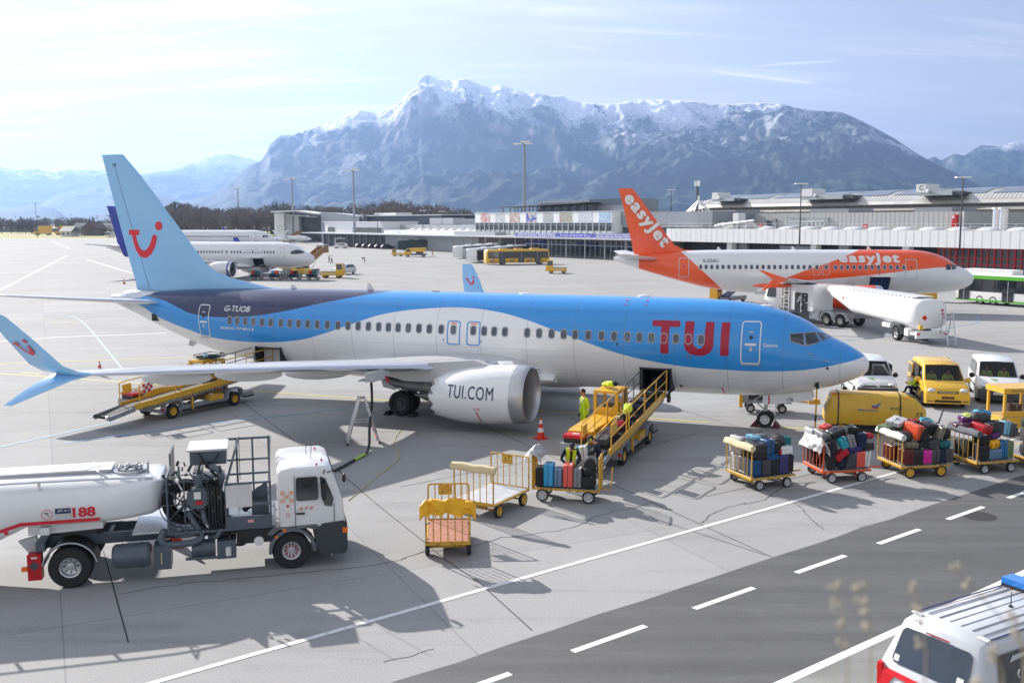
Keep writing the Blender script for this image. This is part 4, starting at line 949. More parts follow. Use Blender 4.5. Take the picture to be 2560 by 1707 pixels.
def nacelle(par,cx,cy,r,x0,x1,zf,zr,mats,chev=0,fan=True,name='engine_nacelle'):
    """x0 lip, x1 rear; zf/zr axis height front/rear"""
    L=x1-x0; n=48
    def ax(x): return zf+(zr-zf)*(x-x0)/L
    prof=[(.00,.90),(.015,.945),(.05,.975),(.10,.995),(.14,1.0)]; prof2=[(.14,1.0),(.35,1.02),(.6,.985),(.8,.88),(.93,.76),(1.0,.70)]
    def ringat(f,q,che=0):
        out=[]
        for k in range(n):
            a=2*PI*k/n; x=x0+f*L
            if che: x+= (.0 if k%4==0 else -.16 if k%4 in (1,3) else -.30)*che*.55
            rr=r*q; fl=1.0-.04*max(0,-math.sin(a))
            out.append((x,cy+rr*math.cos(a),ax(x0+f*L)+rr*math.sin(a)*fl))
        return out
    b=MB(); inner=[(.30,.78),(.16,.80),(.06,.83),(.02,.865)]
    b.loft([ringat(f,q) for f,q in inner+prof],1,False,False); lip=b.done('inlet_lip',[mats[1],mats[1]],None)
    b=MB(); fp=[];
    rows=[(f,hermite([p[0] for p in prof2],[p[1] for p in prof2],f)) for f in np.linspace(.14,1.0,12)]
    b.loft([ringat(f,q,chev if i==len(rows)-1 else 0) for i,(f,q) in enumerate(rows)]+[ringat(.985,.64,chev*.98),ringat(.8,.66)],0,False,False)
    o=b.done(name,[mats[0]],par); lip.parent=o
    b=MB(); b.lathe([(x0+.30*L,r*.79),(x0+.31*L,0)],(0,cy,ax(x0+.3*L)),'x',32,0);
    for k in range(18):
        a=2*PI*k/18; c1_=Vector((x0+.27*L,cy+.16*r*math.cos(a),ax(x0+.3*L)+.16*r*math.sin(a))); c2_=Vector((x0+.25*L,cy+.78*r*math.cos(a+.25),ax(x0+.3*L)+.78*r*math.sin(a+.25))); b.beam(c1_,c2_,.17,.02,1,up=(1,.3,0))
    b.done('fan',[BLACK,DSTEEL],o)
    b=MB(); b.lathe([(x0+.10*L,.0),(x0+.12*L,.05*r),(x0+.2*L,.17*r),(x0+.28*L,.24*r)],(0,cy,ax(x0+.3*L)),'x',20); b.done('spinner',DGREY,o)
    b=MB(); xr=x1-.1*L
    b.lathe([(xr-.1*L,.44*r),(xr+.05*L,.42*r),(xr+.16*L,.33*r),(xr+.16*L,.28*r)],(0,cy,zr-.02),'x',28,0)
    b.lathe([(xr+.05*L,.27*r),(xr+.16*L,.25*r),(xr+.36*L,.02*r),(xr+.37*L,0)],(0,cy,zr-.04),'x',24,1); b.done('exhaust_cone',[ALU,DSTEEL],o)
    return o
def door_outline(par,sf,x0,x1,z0,z1,r,wd,m,off=.012,name='door',label=None,sgn=1):
    o_=rrect(x0,x1,z0,z1,r,5); i_=rrect(x0+wd,x1-wd,z0+wd,z1-wd,max(r-wd,.02),5)
    bm=ring_bm(o_,i_); o=decal(bm,side_map(sf,off,None,sgn),name,m,par,step=.15);
    if label: o['label']=label
    return o
def fin_part(par,pts_le,pts_te,th,m,name='tail_fin'):
    """pts: list of (x,z) up the leading / trailing edge, same length"""
    rings=[]; n=20
    for (xl,zl),(xt,zt) in zip(pts_le,pts_te):
        c=xt-xl; ring=[]
        for k in range(n):
            t=k/n*2*PI; q=.5*(1+math.cos(t)); y=(1 if math.sin(t)>=0 else -1)*5*th*min(c,3.6)*(.2969*math.sqrt(q)-.1260*q-.3516*q*q+.2843*q**3-.1036*q**4)
            ring.append((xl+q*c,y,zl+(zt-zl)*q))
        rings.append(ring)
    b=MB(); b.loft(rings,0); return b.done(name,m,par,ang=50)
SMILE_BAR=[(0,1),(.34,1.0),(.36,.96),(.345,.885),(.33,.86),(.02,.865),(-.005,.90)]
def smile_polys(cx,cz,s,flip=1):
    """plain smile mark: bar, curved stroke, dot; x grows toward the nose"""
    out=[(.10,.87),(.13,.68),(.20,.47),(.32,.32),(.44,.27),(.57,.28),(.72,.38),(.86,.58),(.93,.80),(.90,.86),(.84,.875),(.79,.85),(.70,.66),(.60,.52),(.49,.455),(.41,.47),(.32,.56),(.26,.70),(.235,.87)]
    tr=lambda P:[(cx+flip*x*s,cz+(y-.6)*s) for x,y in P]
    # stroke as strips so that it stays a simple mesh
    n=len(out); polys=[tr(SMILE_BAR)]
    a=out[:10]; c=out[9:][::-1]
    polys.append(tr(out)); polys.append(tr(circ(1.0,1.10,.115,18))); return polys
def gear(par,x,ys,r,w,ztop,strut=.09,rim=RIMW,name='landing_gear'):
    y0=sum(ys)/len(ys); b=MB(); b.cyl((x,y0,r),(x,y0,ztop),strut,12,0); b.cyl((x,y0,r+.3),(x,y0,ztop-.1),strut*1.5,12,1); b.cyl((x,min(ys),r),(x,max(ys),r),strut*.8,10,0); b.beam((x,y0,r+.35),(x+.5,y0,r+.75),.05,.05,0); b.beam((x+.5,y0,r+.75),(x,y0,r+1.1),.05,.05,0)
    o=b.done(name,[STEEL,LGREY],par)
    for y in ys: wheel(o,x,y,r,w,rim,side=1 if y>=y0 else -1,spokes=10)
    return o
# ---------------------------------------------------------------- the big blue and white airliner
def tui_mat():
    mt,t,b,nn,inp,M_,rng,ns,mx=nodes_mat('airliner_livery_blue_white')
    co=nn('ShaderNodeTexCoord').outputs['Object']; s=nn('ShaderNodeSeparateXYZ'); t.links.new(co,s.inputs[0]); x,z=s.outputs[0],s.outputs[2]
    def curve(pts,default_after=None):
        n=nn('ShaderNodeFloatCurve'); c=n.mapping.curves[0]
        P=[(a/40,v/8) for a,v in pts]
        c.points[0].location=P[0]; c.points[1].location=P[-1]
        for p in P[1:-1]: c.points.new(*p)
        n.mapping.update(); inp(n,1,M_('DIVIDE',x,40.0)); return M_('MULTIPLY',n.outputs[0],8.0)
    low=curve([(0,3.26),(.5,3.10),(1.1,2.95),(2.62,2.67),(4.02,2.58),(5.45,2.58),(7.0,2.63),(8.5,2.80),(10,3.09),(11.44,3.52),(12.94,3.99),(14.47,4.42),(16.03,4.69),(17.39,4.77),(18.87,4.70),(20.99,4.42),(22.6,3.94),(24.2,3.40),(25.74,3.0),(27.63,2.81),(29.56,2.79),(31.03,2.89),(32.53,3.2),(34.57,3.72),(36.44,4.4),(40,4.6)])
    nav=curve([(0,6.5),(19,6.2),(21.3,5.40),(22.43,5.2),(24.7,4.76),(26.73,4.32),(28.64,4.04),(30.6,3.94),(32.1,4.03),(33.11,4.30),(34.5,4.66),(36,4.8),(40,5.2)])
    d=.006
    isb=rng(M_('SUBTRACT',z,low),-d,d); isn=rng(M_('SUBTRACT',z,nav),-d,d)
    col=mx(isb,(.82,.83,.84),hx('#2b93df')); col=mx(isn,col,hx('#06194f'))
    tail=rng(x,36.6,36.7); col=mx(tail,col,(.66,.68,.70))
    # panel seams every frame bay and faint streaks
    br=nn('ShaderNodeTexWave',wave_type='BANDS',bands_direction='X'); inp(br,0,co); br.inputs['Scale'].default_value=.145; seam=rng(br.outputs['Fac'],.9985,.9999); b3=nn('ShaderNodeTexWave',wave_type='BANDS',bands_direction='Z'); inp(b3,0,co); b3.inputs['Scale'].default_value=.36; seam=M_('MAXIMUM',seam,M_('MULTIPLY',rng(b3.outputs['Fac'],.9975,.9995),.6))
    n1=ns(co,1.2,5,.6,.5,(.3,1,2.2)); col=mx(M_('MULTIPLY',seam,.30),col,(.10,.10,.12)); col=mx(M_('MULTIPLY',rng(n1,.5,.75),.12),col,(.25,.25,.27))
    t.links.new(col,b.inputs['Base Color']); b.inputs['Roughness'].default_value=.22; b.inputs['Coat Weight'].default_value=.4; b.inputs['Coat Roughness'].default_value=.06
    bn=ns(co,.9,3,.5); bp=nn('ShaderNodeBump'); bp.inputs['Strength'].default_value=.12; bp.inputs['Distance'].default_value=.03; inp(bp,2,bn); t.links.new(bp.outputs[0],b.inputs['Normal'])
    return mt
TB=hx('#2b93df'); LB=mat('tail_light_blue',hx('#86bdea'),.22,var=.03,vs=.6,coat=.7); CRIM=mat('crimson_letter',hx('#a80032'),.35,var=.03,coat=.12); SMR=mat('smile_red',hx('#d31030'),.3,var=.03,coat=.4)
NAVYL=mat('navy_letter',hx('#1c2c56'),.4,var=.03); WLET=mat('white_letter',(.75,.77,.80),.4,var=.03); WINGG=mat('wing_grey',(.50,.51,.52),.32,var=.04,vs=1,coat=.3); WINGLE=mat('polished_slat',(.72,.74,.78),.16,metal=.85,var=.04,vs=2)
PLW=mat('plane_white',(.82,.83,.84),.22,var=.02,vs=.8,coat=.7); WFR=mat('window_frame_silver',(.30,.34,.40),.35,metal=.3,var=.05); HOLD=mat('cargo_hold_dark',(.035,.035,.04),.8,var=.2)
PGL2=mat('cabin_window_grey',(.13,.15,.18),.15,var=.3); PGLASS=mat('cabin_window',(.055,.07,.10),.12,var=.35,vs=.5,spec=.8)
A=thing('airliner','large blue and white airliner with a red smile on its light blue tailfin','airliner',AORG,PI-AYAW)
ST=[(0,2.83,2.81,.01,2.82),(.03,3.0,2.62,.20,2.81),(.34,3.32,2.31,.60,2.82),(.8,3.60,2.10,.90,2.86),(1.2,3.79,1.95,1.10,2.92),(1.55,3.95,1.84,1.24,2.98),(1.84,4.13,1.76,1.33,3.03),(2.46,4.54,1.61,1.49,3.14),(3.5,4.95,1.43,1.67,3.28),(4.7,5.20,1.32,1.80,3.38),(6.0,5.32,1.29,1.87,3.42),(7.5,5.36,1.28,1.88,3.42),(12,5.36,1.28,1.88,3.42),(18,5.36,1.28,1.88,3.42),(24.5,5.35,1.29,1.88,3.42),(27.5,5.33,1.47,1.83,3.48),(30.5,5.27,1.80,1.63,3.66),(33,5.18,2.44,1.33,3.93),(35,5.05,3.12,.98,4.18),(37,4.90,3.88,.55,4.42),(38.2,4.80,4.30,.27,4.56),(38.5,4.74,4.42,.14,4.58)]
sec=section_fn(ST); sf=surf_fn(sec)
TM_=tui_mat()
holeF=(7.78,8.98,1.60,2.46); holeR=(26.85,28.15,1.66,2.50)
fus=fuselage(A,sec,38.5,[TM_],(holeF,holeR),nseg=84)
for hh,nm in ((holeF,'forward'),(holeR,'aft')):
    b=MB(); x0,x1,z0,z1=hh; yo=1.45
    b.quad((x0-.1,-.3,z0-.1),(x1+.1,-.3,z0-.1),(x1+.1,-.3,z1+.1),(x0-.1,-.3,z1+.1)); b.quad((x0-.1,1.7,z0-.05),(x1+.1,1.7,z0-.05),(x1+.1,-.3,z0-.05),(x0-.1,-.3,z0-.05)); b.quad((x0-.1,1.84,z1+.05),(x1+.1,1.84,z1+.05),(x1+.1,-.3,z1+.05),(x0-.1,-.3,z1+.05))
    for x in (x0-.06,x1+.06): b.quad((x,1.8,z0-.1),(x,1.8,z1+.1),(x,-.3,z1+.1),(x,-.3,z0-.1))
    hb=b.done('cargo_hold',HOLD,A,smooth=False)
    o=door_outline(A,sf,x0-.07,x1+.07,z0-.09,z1+.06,.08,.09,DGREY,.01,'cargo_door_frame')
b=MB(); b.prism([(27.0,1.72),(28.1,1.72),(28.1,2.45),(27.0,2.45)],'y',1.15,1.2); b.done('cargo_door',LGREY,A,smooth=False)
# livery window row
wx_=[29.7,29.23,28.74,28.26,27.74,27.24,26.66,26.15,25.66,25.15,24.62,24.07,23.5,22.96,22.42,21.88,21.34,20.84,20.34,19.82,19.28,18.76,18.17,17.57,16.6,16.08,15.6,15.09,14.05,13.5,12.93,12.38,11.87,11.28,10.7,10.15,9.58,9.06,8.55,8.03,7.52,7.01,6.49]
ZW=3.80
for x in wx_:
    o=decal(ring_bm(rrect(x-.148,x+.148,ZW-.222,ZW+.222,.12,5),rrect(x-.115,x+.115,ZW-.18,ZW+.18,.10,5)),side_map(sf,.014),'window',WFR,A,step=.12)
    decal(poly_bm([rrect(x-.117,x+.117,ZW-.182,ZW+.182,.10,5)]),side_map(sf,.008),'pane',rnd.choice((PGLASS,PGLASS,PGLASS,PGL2)),o,step=.12)
# doors
WD=mat('door_line_white',(.72,.76,.80),.4); BD=mat('door_line_blue',hx('#2b93df'),.4)
d1=door_outline(A,sf,4.12,4.90,2.88,4.58,.13,.05,WD,.014,'service_door','forward white outlined door')
d2=door_outline(A,sf,31.03,31.72,2.93,4.52,.13,.045,WD,.014,'service_door','rear white outlined door')
for d,xx in ((d1,4.5),(d2,31.38)):
    decal(poly_bm([circ(xx,3.95,.07,14)]),side_map(sf,.018),'porthole',BLACK,d,step=.1); decal(poly_bm([rrect(xx-.22,xx+.24,3.62,3.72,.04)]),side_map(sf,.018),'handle',WD,d); decal(poly_bm([[(xx-.06,3.40),(xx+.06,3.40),(xx+.06,3.56),(xx-.06,3.56)]]),side_map(sf,.018),'notice',LGREY,d); decal(poly_bm([[(xx-.1,4.13),(xx+.1,4.13),(xx+.1,4.18),(xx-.1,4.18)]]),side_map(sf,.018),'notice',LGREY,d)
    b=MB(); b.box((xx,sf(xx,2.86)+.02,2.86),(.75,.05,.05)); b.done('sill',STEEL,d)
for x0,x1 in ((17.24,17.88),(16.28,16.92)):
    e=door_outline(A,sf,x0,x1,3.13,4.20,.13,.045,BD,.014,'exit_hatch'); decal(poly_bm([[(x0+.18,4.06),(x1-.18,4.06),(x1-.18,4.11),(x0+.18,4.11)]]),side_map(sf,.016),'notice',ORL,e)
# cockpit windows
ck=[[(3.02,4.10),(2.98,3.84),(2.46,3.68),(2.54,4.13)],[(2.46,4.13),(2.38,3.68),(1.90,3.80),(2.10,4.15)],[(2.02,4.15),(1.82,3.84),(1.50,3.93),(1.74,4.045)]]
for p in ck:
    bm=poly_bm([p]); cx_=sum(a for a,_ in p)/4; cz_=sum(c for _,c in p)/4; q=[(cx_+(a-cx_)*1.10,cz_+(c-cz_)*1.16) for a,c in p]
    o=decal(ring_bm(q,p),side_map(sf,.016),'cockpit_window',STEEL,A,step=.08,stepx=.12); decal(bm,side_map(sf,.010),'pane',GLASS,o,step=.08,stepx=.12)
# writing
cut=dict(step=.12)
Lt=[[(8.55,4.27),(7.39,4.27),(7.39,4.51),(8.55,4.51)],[(8.16,3.18),(7.82,3.18),(7.80,4.27),(8.15,4.27)]]
o=decal(poly_bm([rrect(7.39,8.55,4.27,4.51,.06)]),side_map(sf,.0125),'letter_t',CRIM,A,**cut); decal(poly_bm([rrect(7.82,8.16,3.17,4.30,.06)]),side_map(sf,.0118),'letter_t',CRIM,A,**cut)
Uo=[(7.18,4.47),(7.13,4.51),(6.86,4.51),(6.81,4.47),(6.81,3.62),(6.72,3.48),(6.58,3.42),(6.44,3.48),(6.35,3.62),(6.34,4.47),(6.30,4.51),(6.03,4.51),(5.99,4.47),(5.98,3.56),(6.06,3.34),(6.24,3.20),(6.45,3.14),(6.70,3.14),(6.92,3.20),(7.10,3.34),(7.18,3.56)]
decal(poly_bm([Uo]),side_map(sf,.0125),'letter_u',CRIM,A,**cut); decal(poly_bm([rrect(5.36,5.70,3.18,4.51,.06)]),side_map(sf,.0125),'letter_i',CRIM,A,**cut)
decal(font_bm('G-TUOB',1,.015,.12),side_map(sf,.0125,30.12),'registration',WLET,A,fit=(0,4.24,1.55,.27),**cut)
decal(font_bm('BOEING 737 MAX 8',1,.02,.2),side_map(sf,.0125,30.28),'type_lettering',WLET,A,fit=(0,3.36,2.05,.13),**cut)
decal(font_bm('Geneva',1,.01),side_map(sf,.0125,4.02),'name_lettering',WLET,A,fit=(0,3.58,.55,.17),**cut)
decal(ring_bm(circ(6.98,3.10,.10,16),circ(6.98,3.10,.07,16)),side_map(sf,.013),'lamp_ring',STEEL,A)
for (x,z,r) in ((10.0,3.48,.055),(16.2,3.33,.035),(18.05,3.34,.035),(1.55,2.78,.06),(7.4,1.72,.07)):
    decal(poly_bm([circ(x,z,r,12)]),side_map(sf,.012),'vent',DGREY,A)
for z in (2.55,2.98): pass
b=MB()
for x in (1.9,2.0): pass
for (x,z) in ((1.62,3.08),(2.2,3.36),):
    y=sf(x,z); b.beam((x+.1,y,z),(x-.12,y+.09,z),.02,.03)
b.done('pitot_probe',STEEL,A)
# red rescue markings and stencil on crown
b=MB();
for (x,z) in ((9.95,5.06),(8.95,5.06),(9.95,5.22),(8.95,5.22)):
    p=side_map(sf,.013)
    for dx,dz,w1,w2 in ((0,0,.14,.02),(0,0,.02,.05)): b.quad(p(x,z),p(x+(w1 if x<9.5 else -w1),z),p(x+(w1 if x<9.5 else -w1),z+w2),p(x,z+w2))
b.done('rescue_marking',SMR,A)
decal(poly_bm([[(5.60,1.36),(5.66,1.36),(5.72,1.75),(5.66,1.75)]]),side_map(sf,.012),'red_stripe',SMR,A,step=.05)
# dorsal antennas, beacon
for x,h,m in ((22.7,.32,WLET),(9.3,.10,WLET),(4.1,.09,WLET),(14.8,.06,WLET),(19.3,.04,BLACK),(27.0,.18,WLET)):
    b=MB(); zt=sec(x)[0]; b.prism([(x+.22,zt-.03),(x-.16,zt-.03),(x+.05,zt+h),(x+.2,zt+h)],'y',-.02,.02) if h>.12 else b.ell((x,0,zt-.01),(.30,.12,h)); b.done('antenna',m,A)
b=MB(); b.prism([(33.0,2.38),(33.5,2.5),(33.6,2.22),(33.35,2.16)],'y',-.02,.02); b.prism([(31.1,1.85),(31.6,1.95),(31.7,1.72),(31.45,1.66)],'y',-.02,.02); b.done('tail_skid',STEEL,A)
b=MB(); b.box((34.9,sf(34.9,3.72)+.02,3.72),(.34,.10,.36)); b.done('air_inlet',BLACK,A)
# fin and tailplane
fin=fin_part(A,[(26.9,5.30),(28.5,5.36),(30.7,5.78),(31.6,6.08),(32.32,6.52),(32.9,7.18),(33.89,8.36),(36.2,11.05),(37.16,12.02),(37.42,12.13)],[(36.85,4.75),(36.80,5.05),(36.9,5.6),(37.0,5.9),(37.12,6.3),(37.32,7.0),(37.68,8.3),(38.40,11.0),(38.66,11.98),(38.69,12.10)],.060,LB)
def finmap(sgn,off):
    def f(x,z):
        xs=[31.6,32.32,33.89,36.2,37.16]; zs=[6.08,6.52,8.36,11.05,12.02]; xl=np.interp(z,zs,xs); xt=np.interp(z,[5.0,12.1],[36.8,38.69]); c=xt-xl; q=min(max((x-xl)/c,0),1)
        y=5*.060*min(c,3.6)*(.2969*math.sqrt(q)-.1260*q-.3516*q*q+.2843*q**3-.1036*q**4)+off
        return Vector((x,sgn*y,z))
    return f
for s_ in (1,-1):
    P=smile_polys(37.12,7.42,2.02,-1);
    for q in P: decal(poly_bm([q]),finmap(s_,.012),'smile_mark',SMR,fin,step=.2,stepx=.25)
decal(font_bm('OB',1),lambda u,z:finmap(1,.012)(38.0-u,z),'small_code',NAVYL,fin,fit=(0,11.55,.26,.17))
b=MB(); b.prism([(37.15,12.05),(38.72,12.12),(38.74,12.17),(37.35,12.17)],'y',-.035,.035); b.done('fin_cap',LB,fin)
b=MB(); f=finmap(1,.006)
for (p,q) in (((36.9,5.2),(38.35,11.6)),((35.2,5.3),(37.35,11.8))):
    for k in range(20):
        a_=k/20; c_=(k+1)/20; P=[Vector(f(p[0]-1.0*0+(q[0]-p[0])*t_-.95*(1-.5*t_),p[1]+(q[1]-p[1])*t_)) for t_ in (a_,c_)]
        b.quad(P[0],P[0]+Vector((.018,0,0)),P[1]+Vector((.018,0,0)),P[1])
    break
b.done('rudder_seam',NAVYL,fin,smooth=False)
for s_ in (1,-1):
    winform(A,[(.45,34.35,37.7,4.42,.09),(1.0,34.6,37.8,4.48,.09),(7.0,38.1,39.6,5.18,.085),(7.17,38.35,39.6,5.20,.05)],[WINGG,WINGLE],'tailplane',sgn=s_)
b=MB(); b.ell((36.2,0,4.72),(1.7,.62,.40)); b.done('tail_fairing',mat('polished_fairing',(.55,.58,.62),.15,metal=.7,var=.05),A)
# wings
def wing(s_):
    W=winform(A,[(1.2,13.3,21.6,2.16,.13),(1.9,13.9,21.6,2.20,.13),(3.3,15.4,21.65,2.35,.125),(4.83,17.0,21.75,2.50,.12),(6.0,17.65,21.95,2.63,.12),(9.6,19.55,23.2,3.02,.11),(14.0,21.9,24.6,3.42,.105),(17.0,23.45,25.15,3.68,.10),(17.25,23.60,25.2,3.70,.10)],[WINGG,WINGLE],'wing',sgn=s_,n=34)
    up=winform(None,[(17.2,23.58,25.2,3.70,.10,(0,1)),(17.5,23.78,25.35,3.78,.09,(-.4,.85)),(17.85,24.15,25.55,4.05,.08,(-.75,.6)),(18.4,24.75,25.9,4.95,.07,(-.86,.5)),(18.85,25.35,26.1,5.70,.06,(-.86,.5)),(18.9,25.55,26.1,5.78,.03,(-.86,.5))],[LB,LB],'upper_winglet',edge=False,sgn=s_); up.parent=W
    dn=winform(None,[(17.2,23.70,25.15,3.66,.09,(0,1)),(17.45,24.2,25.4,3.52,.08,(.3,.9)),(17.8,25.1,25.95,3.12,.07,(.5,.8)),(18.15,26.1,26.45,2.68,.05,(.5,.8))],[LB,WINGG],'lower_winglet',edge=False,sgn=s_); dn.parent=W
    # smile on the winglet outboard face
    def wm(sd):
        def f(a,c):   # a along chord from LE base aft, c up the blade
            z=4.05+c*.92; t=(z-4.05)/1.65; y=17.85+t*1.0; x=24.15+t*1.2+a; return Vector((x,s_*(y+sd*.056),z-sd*.035))
        return f
    for sd in (1,-1):
        for q in smile_polys(.92,.62,.62,-1): decal(poly_bm([q]),wm(sd),'smile_mark',SMR,up)
    # flap fairings under the wing
    for y in (7.0,10.2,13.2):
        xt=np.interp(y,[6,9.6,14],[21.95,23.2,24.6]); z=np.interp(y,[6,9.6,14],[2.5,2.9,3.3]); b=MB(); b.ell((xt-.8,s_*y,z-.22),(1.6,.17,.28),0,14,8,Matrix.Rotation(R(4),3,'Y')); b.done('flap_fairing',WINGG,W)
    # seams, fuel panel, nav light
    b=MB(); b.bx(-.01,.01,0,0,0,0) if False else None
    b.ell((23.75,s_*17.2,3.70),(.10,.06,.05)); b.done('navigation_light',mat('nav_green',hx('#40e080'),.2),W)
    return W
WR=wing(1); WL_=wing(-1)
b=MB(); b.bx(18.3,18.34,6.6,8.6,2.40,2.75); b.bx(18.2,18.9,7.1,8.2,2.36,2.40); b.done('fuel_panel',LGREY,WR,smooth=False)
# wing root fairing
b=MB(); rings=[]
for x,w_,z0,z1 in ((12.9,1.75,1.5,2.0),(13.6,1.98,1.25,2.30),(15,2.12,1.15,2.62),(17,2.16,1.12,2.75),(19.5,2.16,1.12,2.72),(21.5,2.12,1.15,2.55),(23,1.95,1.2,2.3),(24.3,1.6,1.32,2.0)):
    rings.append([(x,w_*math.cos(2*PI*k/28),(z0+z1)/2+(z1-z0)/2*math.sin(2*PI*k/28)) for k in range(28)])
b.loft(rings,0); b.done('belly_fairing',PLW,A)
b=MB(); b.box((13.55,2.0,2.12),(.42,.06,.12)); b.done('landing_lamp',HEAD,A,bevel=.02)
# engines
for s_ in (1,-1):
    e=nacelle(A,0,s_*4.83,1.235,12.78,16.98,1.62,1.36,[PLW,mat('brushed_inlet',(.52,.53,.55),.36,metal=.75,var=.06)],chev=1)
    b=MB(); pts=[(14.2,2.62),(15.2,2.95),(17.2,2.76),(17.9,2.62),(19.2,2.40),(19.6,2.18),(17.6,1.72),(16.4,1.80),(15.0,2.3)]
    b.prism(pts,'y',s_*4.83-.17,s_*4.83+.17); b.done('pylon',WINGG,e,bevel=.06)
    b=MB(); b.tube([(17.2,s_*4.83,1.70),(18.0,s_*4.83,1.72),(19.0,s_*4.83,1.80),(19.7,s_*4.83,2.02)],[.30,.27,.2,.05],10); b.done('heat_shield',DSTEEL,e)
    if s_==1:
        def nm(x,z,off=.018):
            f_=(x-12.78)/4.2; q=hermite([.14,.35,.6,.8,.93,1.0],[1.0,1.02,.985,.88,.76,.70],max(f_,.14)); rr=1.235*q; zc_=1.62-.26*f_; h=z-zc_; rr2=rr+off
            return Vector((x,4.83+math.sqrt(max(rr2**2-h*h,0.0001)),z))
        decal(font_bm('TUI.COM',1,.0,0,1.1),lambda u,z:nm(16.07-u,z),'lettering',NAVYL,e,fit=(0,1.52,2.08,.52),step=.08,stepx=.15)
        decal(poly_bm([[(14.62,.52),(14.66,.52),(14.78,1.02),(14.74,1.02)]]),lambda u,z:nm(u,z),'red_stripe',SMR,e,step=.05)
        for cx in (14.62,14.78): decal(ring_bm(circ(cx,1.12,.05,14),circ(cx,1.12,.034,14)),lambda u,z:nm(u,z),'warning_mark',SMR,e)
        b=MB(); b.prism([(14.15,2.55),(13.7,2.72),(13.85,2.9),(14.5,2.86)],'y',4.3,4.33); b.done('chine',PLW,e)
# landing gear
gear(A,4.02,(-.20,.20),.345,.19,1.6,.05,WHITE2,'nose_gear')
for s_ in (1,-1): gear(A,19.6,(s_*2.43,s_*3.10),.56,.42,2.2,.11,DGREY,'main_gear')
b=MB(); b.prism([(4.10,1.40),(2.17,1.66),(2.09,1.30),(4.02,1.00),(4.12,1.08)],'y',.42,.45); nd=b.done('nose_gear_door',PLW,A)
decal(font_bm('OB',1,.01),lambda u,z:(3.12-u,.456,z),'small_code',NAVYL,nd,fit=(0,1.22,.24,.14)); b=MB(); b.prism([(3.82,1.05),(3.88,1.05),(3.89,1.42),(3.83,1.42)],'y',.451,.456); b.done('red_stripe',SMR,nd)
b=MB(); b.prism([(4.10,1.40),(2.17,1.66),(2.09,1.30),(4.02,1.00)],'y',-.45,-.42); b.done('nose_gear_door',PLW,A)
b=MB(); b.prism([(20.3,1.30),(20.45,1.75),(19.7,2.0),(19.2,1.75),(19.7,1.20)],'y',3.42,3.46); b.done('main_gear_door',WINGG,A)
# red and white streamer pin flags
b=MB(); b.quad((18.05,7.35,2.50),(18.15,7.35,2.50),(18.02,7.35,2.22),(17.9,7.35,2.24)); o=b.done('streamer',mat('streamer_red',hx('#b01828'),.6),A,smooth=False)
# ================================================================ OTHER AIRLINERS (narrow body, generic)
SA=[(0,3.15,3.13,.01,3.14),(.03,3.34,2.93,.22,3.13),(.34,3.72,2.55,.66,3.14),(.8,4.03,2.28,.98,3.16),(1.2,4.22,2.13,1.18,3.2),(1.6,4.40,2.03,1.34,3.25),(2.1,4.75,1.93,1.49,3.32),(2.8,5.17,1.84,1.66,3.45),(3.6,5.49,1.77,1.80,3.62),(4.6,5.73,1.74,1.90,3.74),(5.8,5.85,1.73,1.96,3.80),(7,5.87,1.73,1.975,3.80),(15,5.87,1.73,1.975,3.80),(20,5.87,1.73,1.975,3.80),(22.0,5.86,1.80,1.95,3.83),(24.5,5.83,2.15,1.80,3.95),(27,5.75,2.75,1.50,4.15),(29.5,5.60,3.45,1.10,4.40),(31.8,5.40,4.15,.68,4.72),(33.4,5.22,4.70,.30,4.96),(33.8,5.12,4.86,.14,4.99)]
def ez_mat():
    mt,t,b,nn,inp,M_,rng,ns,mx=nodes_mat('orange_white_livery')
    co=nn('ShaderNodeTexCoord').outputs['Object']; s=nn('ShaderNodeSeparateXYZ'); t.links.new(co,s.inputs[0]); x,z=s.outputs[0],s.outputs[2]
    def pc(pts):
        n=nn('ShaderNodeFloatCurve'); c=n.mapping.curves[0]; P=[(a/40,v/10) for a,v in pts]; c.points[0].location=P[0]; c.points[1].location=P[-1]
        for p in P[1:-1]: c.points.new(*p)
        for p in c.points: p.handle_type='VECTOR'
        n.mapping.update(); inp(n,1,M_('DIVIDE',x,40.0)); return M_('MULTIPLY',n.outputs[0],10.0)
    up=pc([(0,2),(1.75,4.40),(4.0,4.62),(6.5,4.70),(40,4.70)])
    lowr=pc([(0,4.28),(2.0,4.28),(4,4.26),(6,4.05),(9,3.68),(12,3.36),(15,3.08),(18.3,2.90),(18.6,2.90),(19.5,3.4),(40,3.4)])
    uppr=pc([(0,9),(10.2,9),(10.6,5.9),(12,5.35),(14,4.6),(16,3.95),(18.4,2.95),(19,2.0),(40,2.0)])
    o1=M_('MULTIPLY',rng(M_('SUBTRACT',z,lowr),-.006,.006),rng(M_('SUBTRACT',uppr,z),-.006,.006))
    tl=rng(M_('SUBTRACT',M_('ADD',x,M_('MULTIPLY',M_('SUBTRACT',z,2.0),-.95)),23.3),-.01,.01); tl=M_('MULTIPLY',tl,rng(x,32.1,32.08))
    tl=rng(M_('ADD',x,M_('MULTIPLY',M_('SUBTRACT',z,1.7),-1.12)),22.55-.01,22.56)
    tl2=rng(M_('SUBTRACT',x,M_('ADD',23.2,M_('MULTIPLY',M_('SUBTRACT',z,1.9),1.10))),-.01,.01); tl=M_('MULTIPLY',tl2,rng(x,31.42,31.40))
    k=M_('MAXIMUM',o1,tl); col=mx(k,(.76,.77,.78),hx('#f0571c')); t.links.new(col,b.inputs['Base Color']); b.inputs['Roughness'].default_value=.25; b.inputs['Coat Weight'].default_value=.6
    return mt
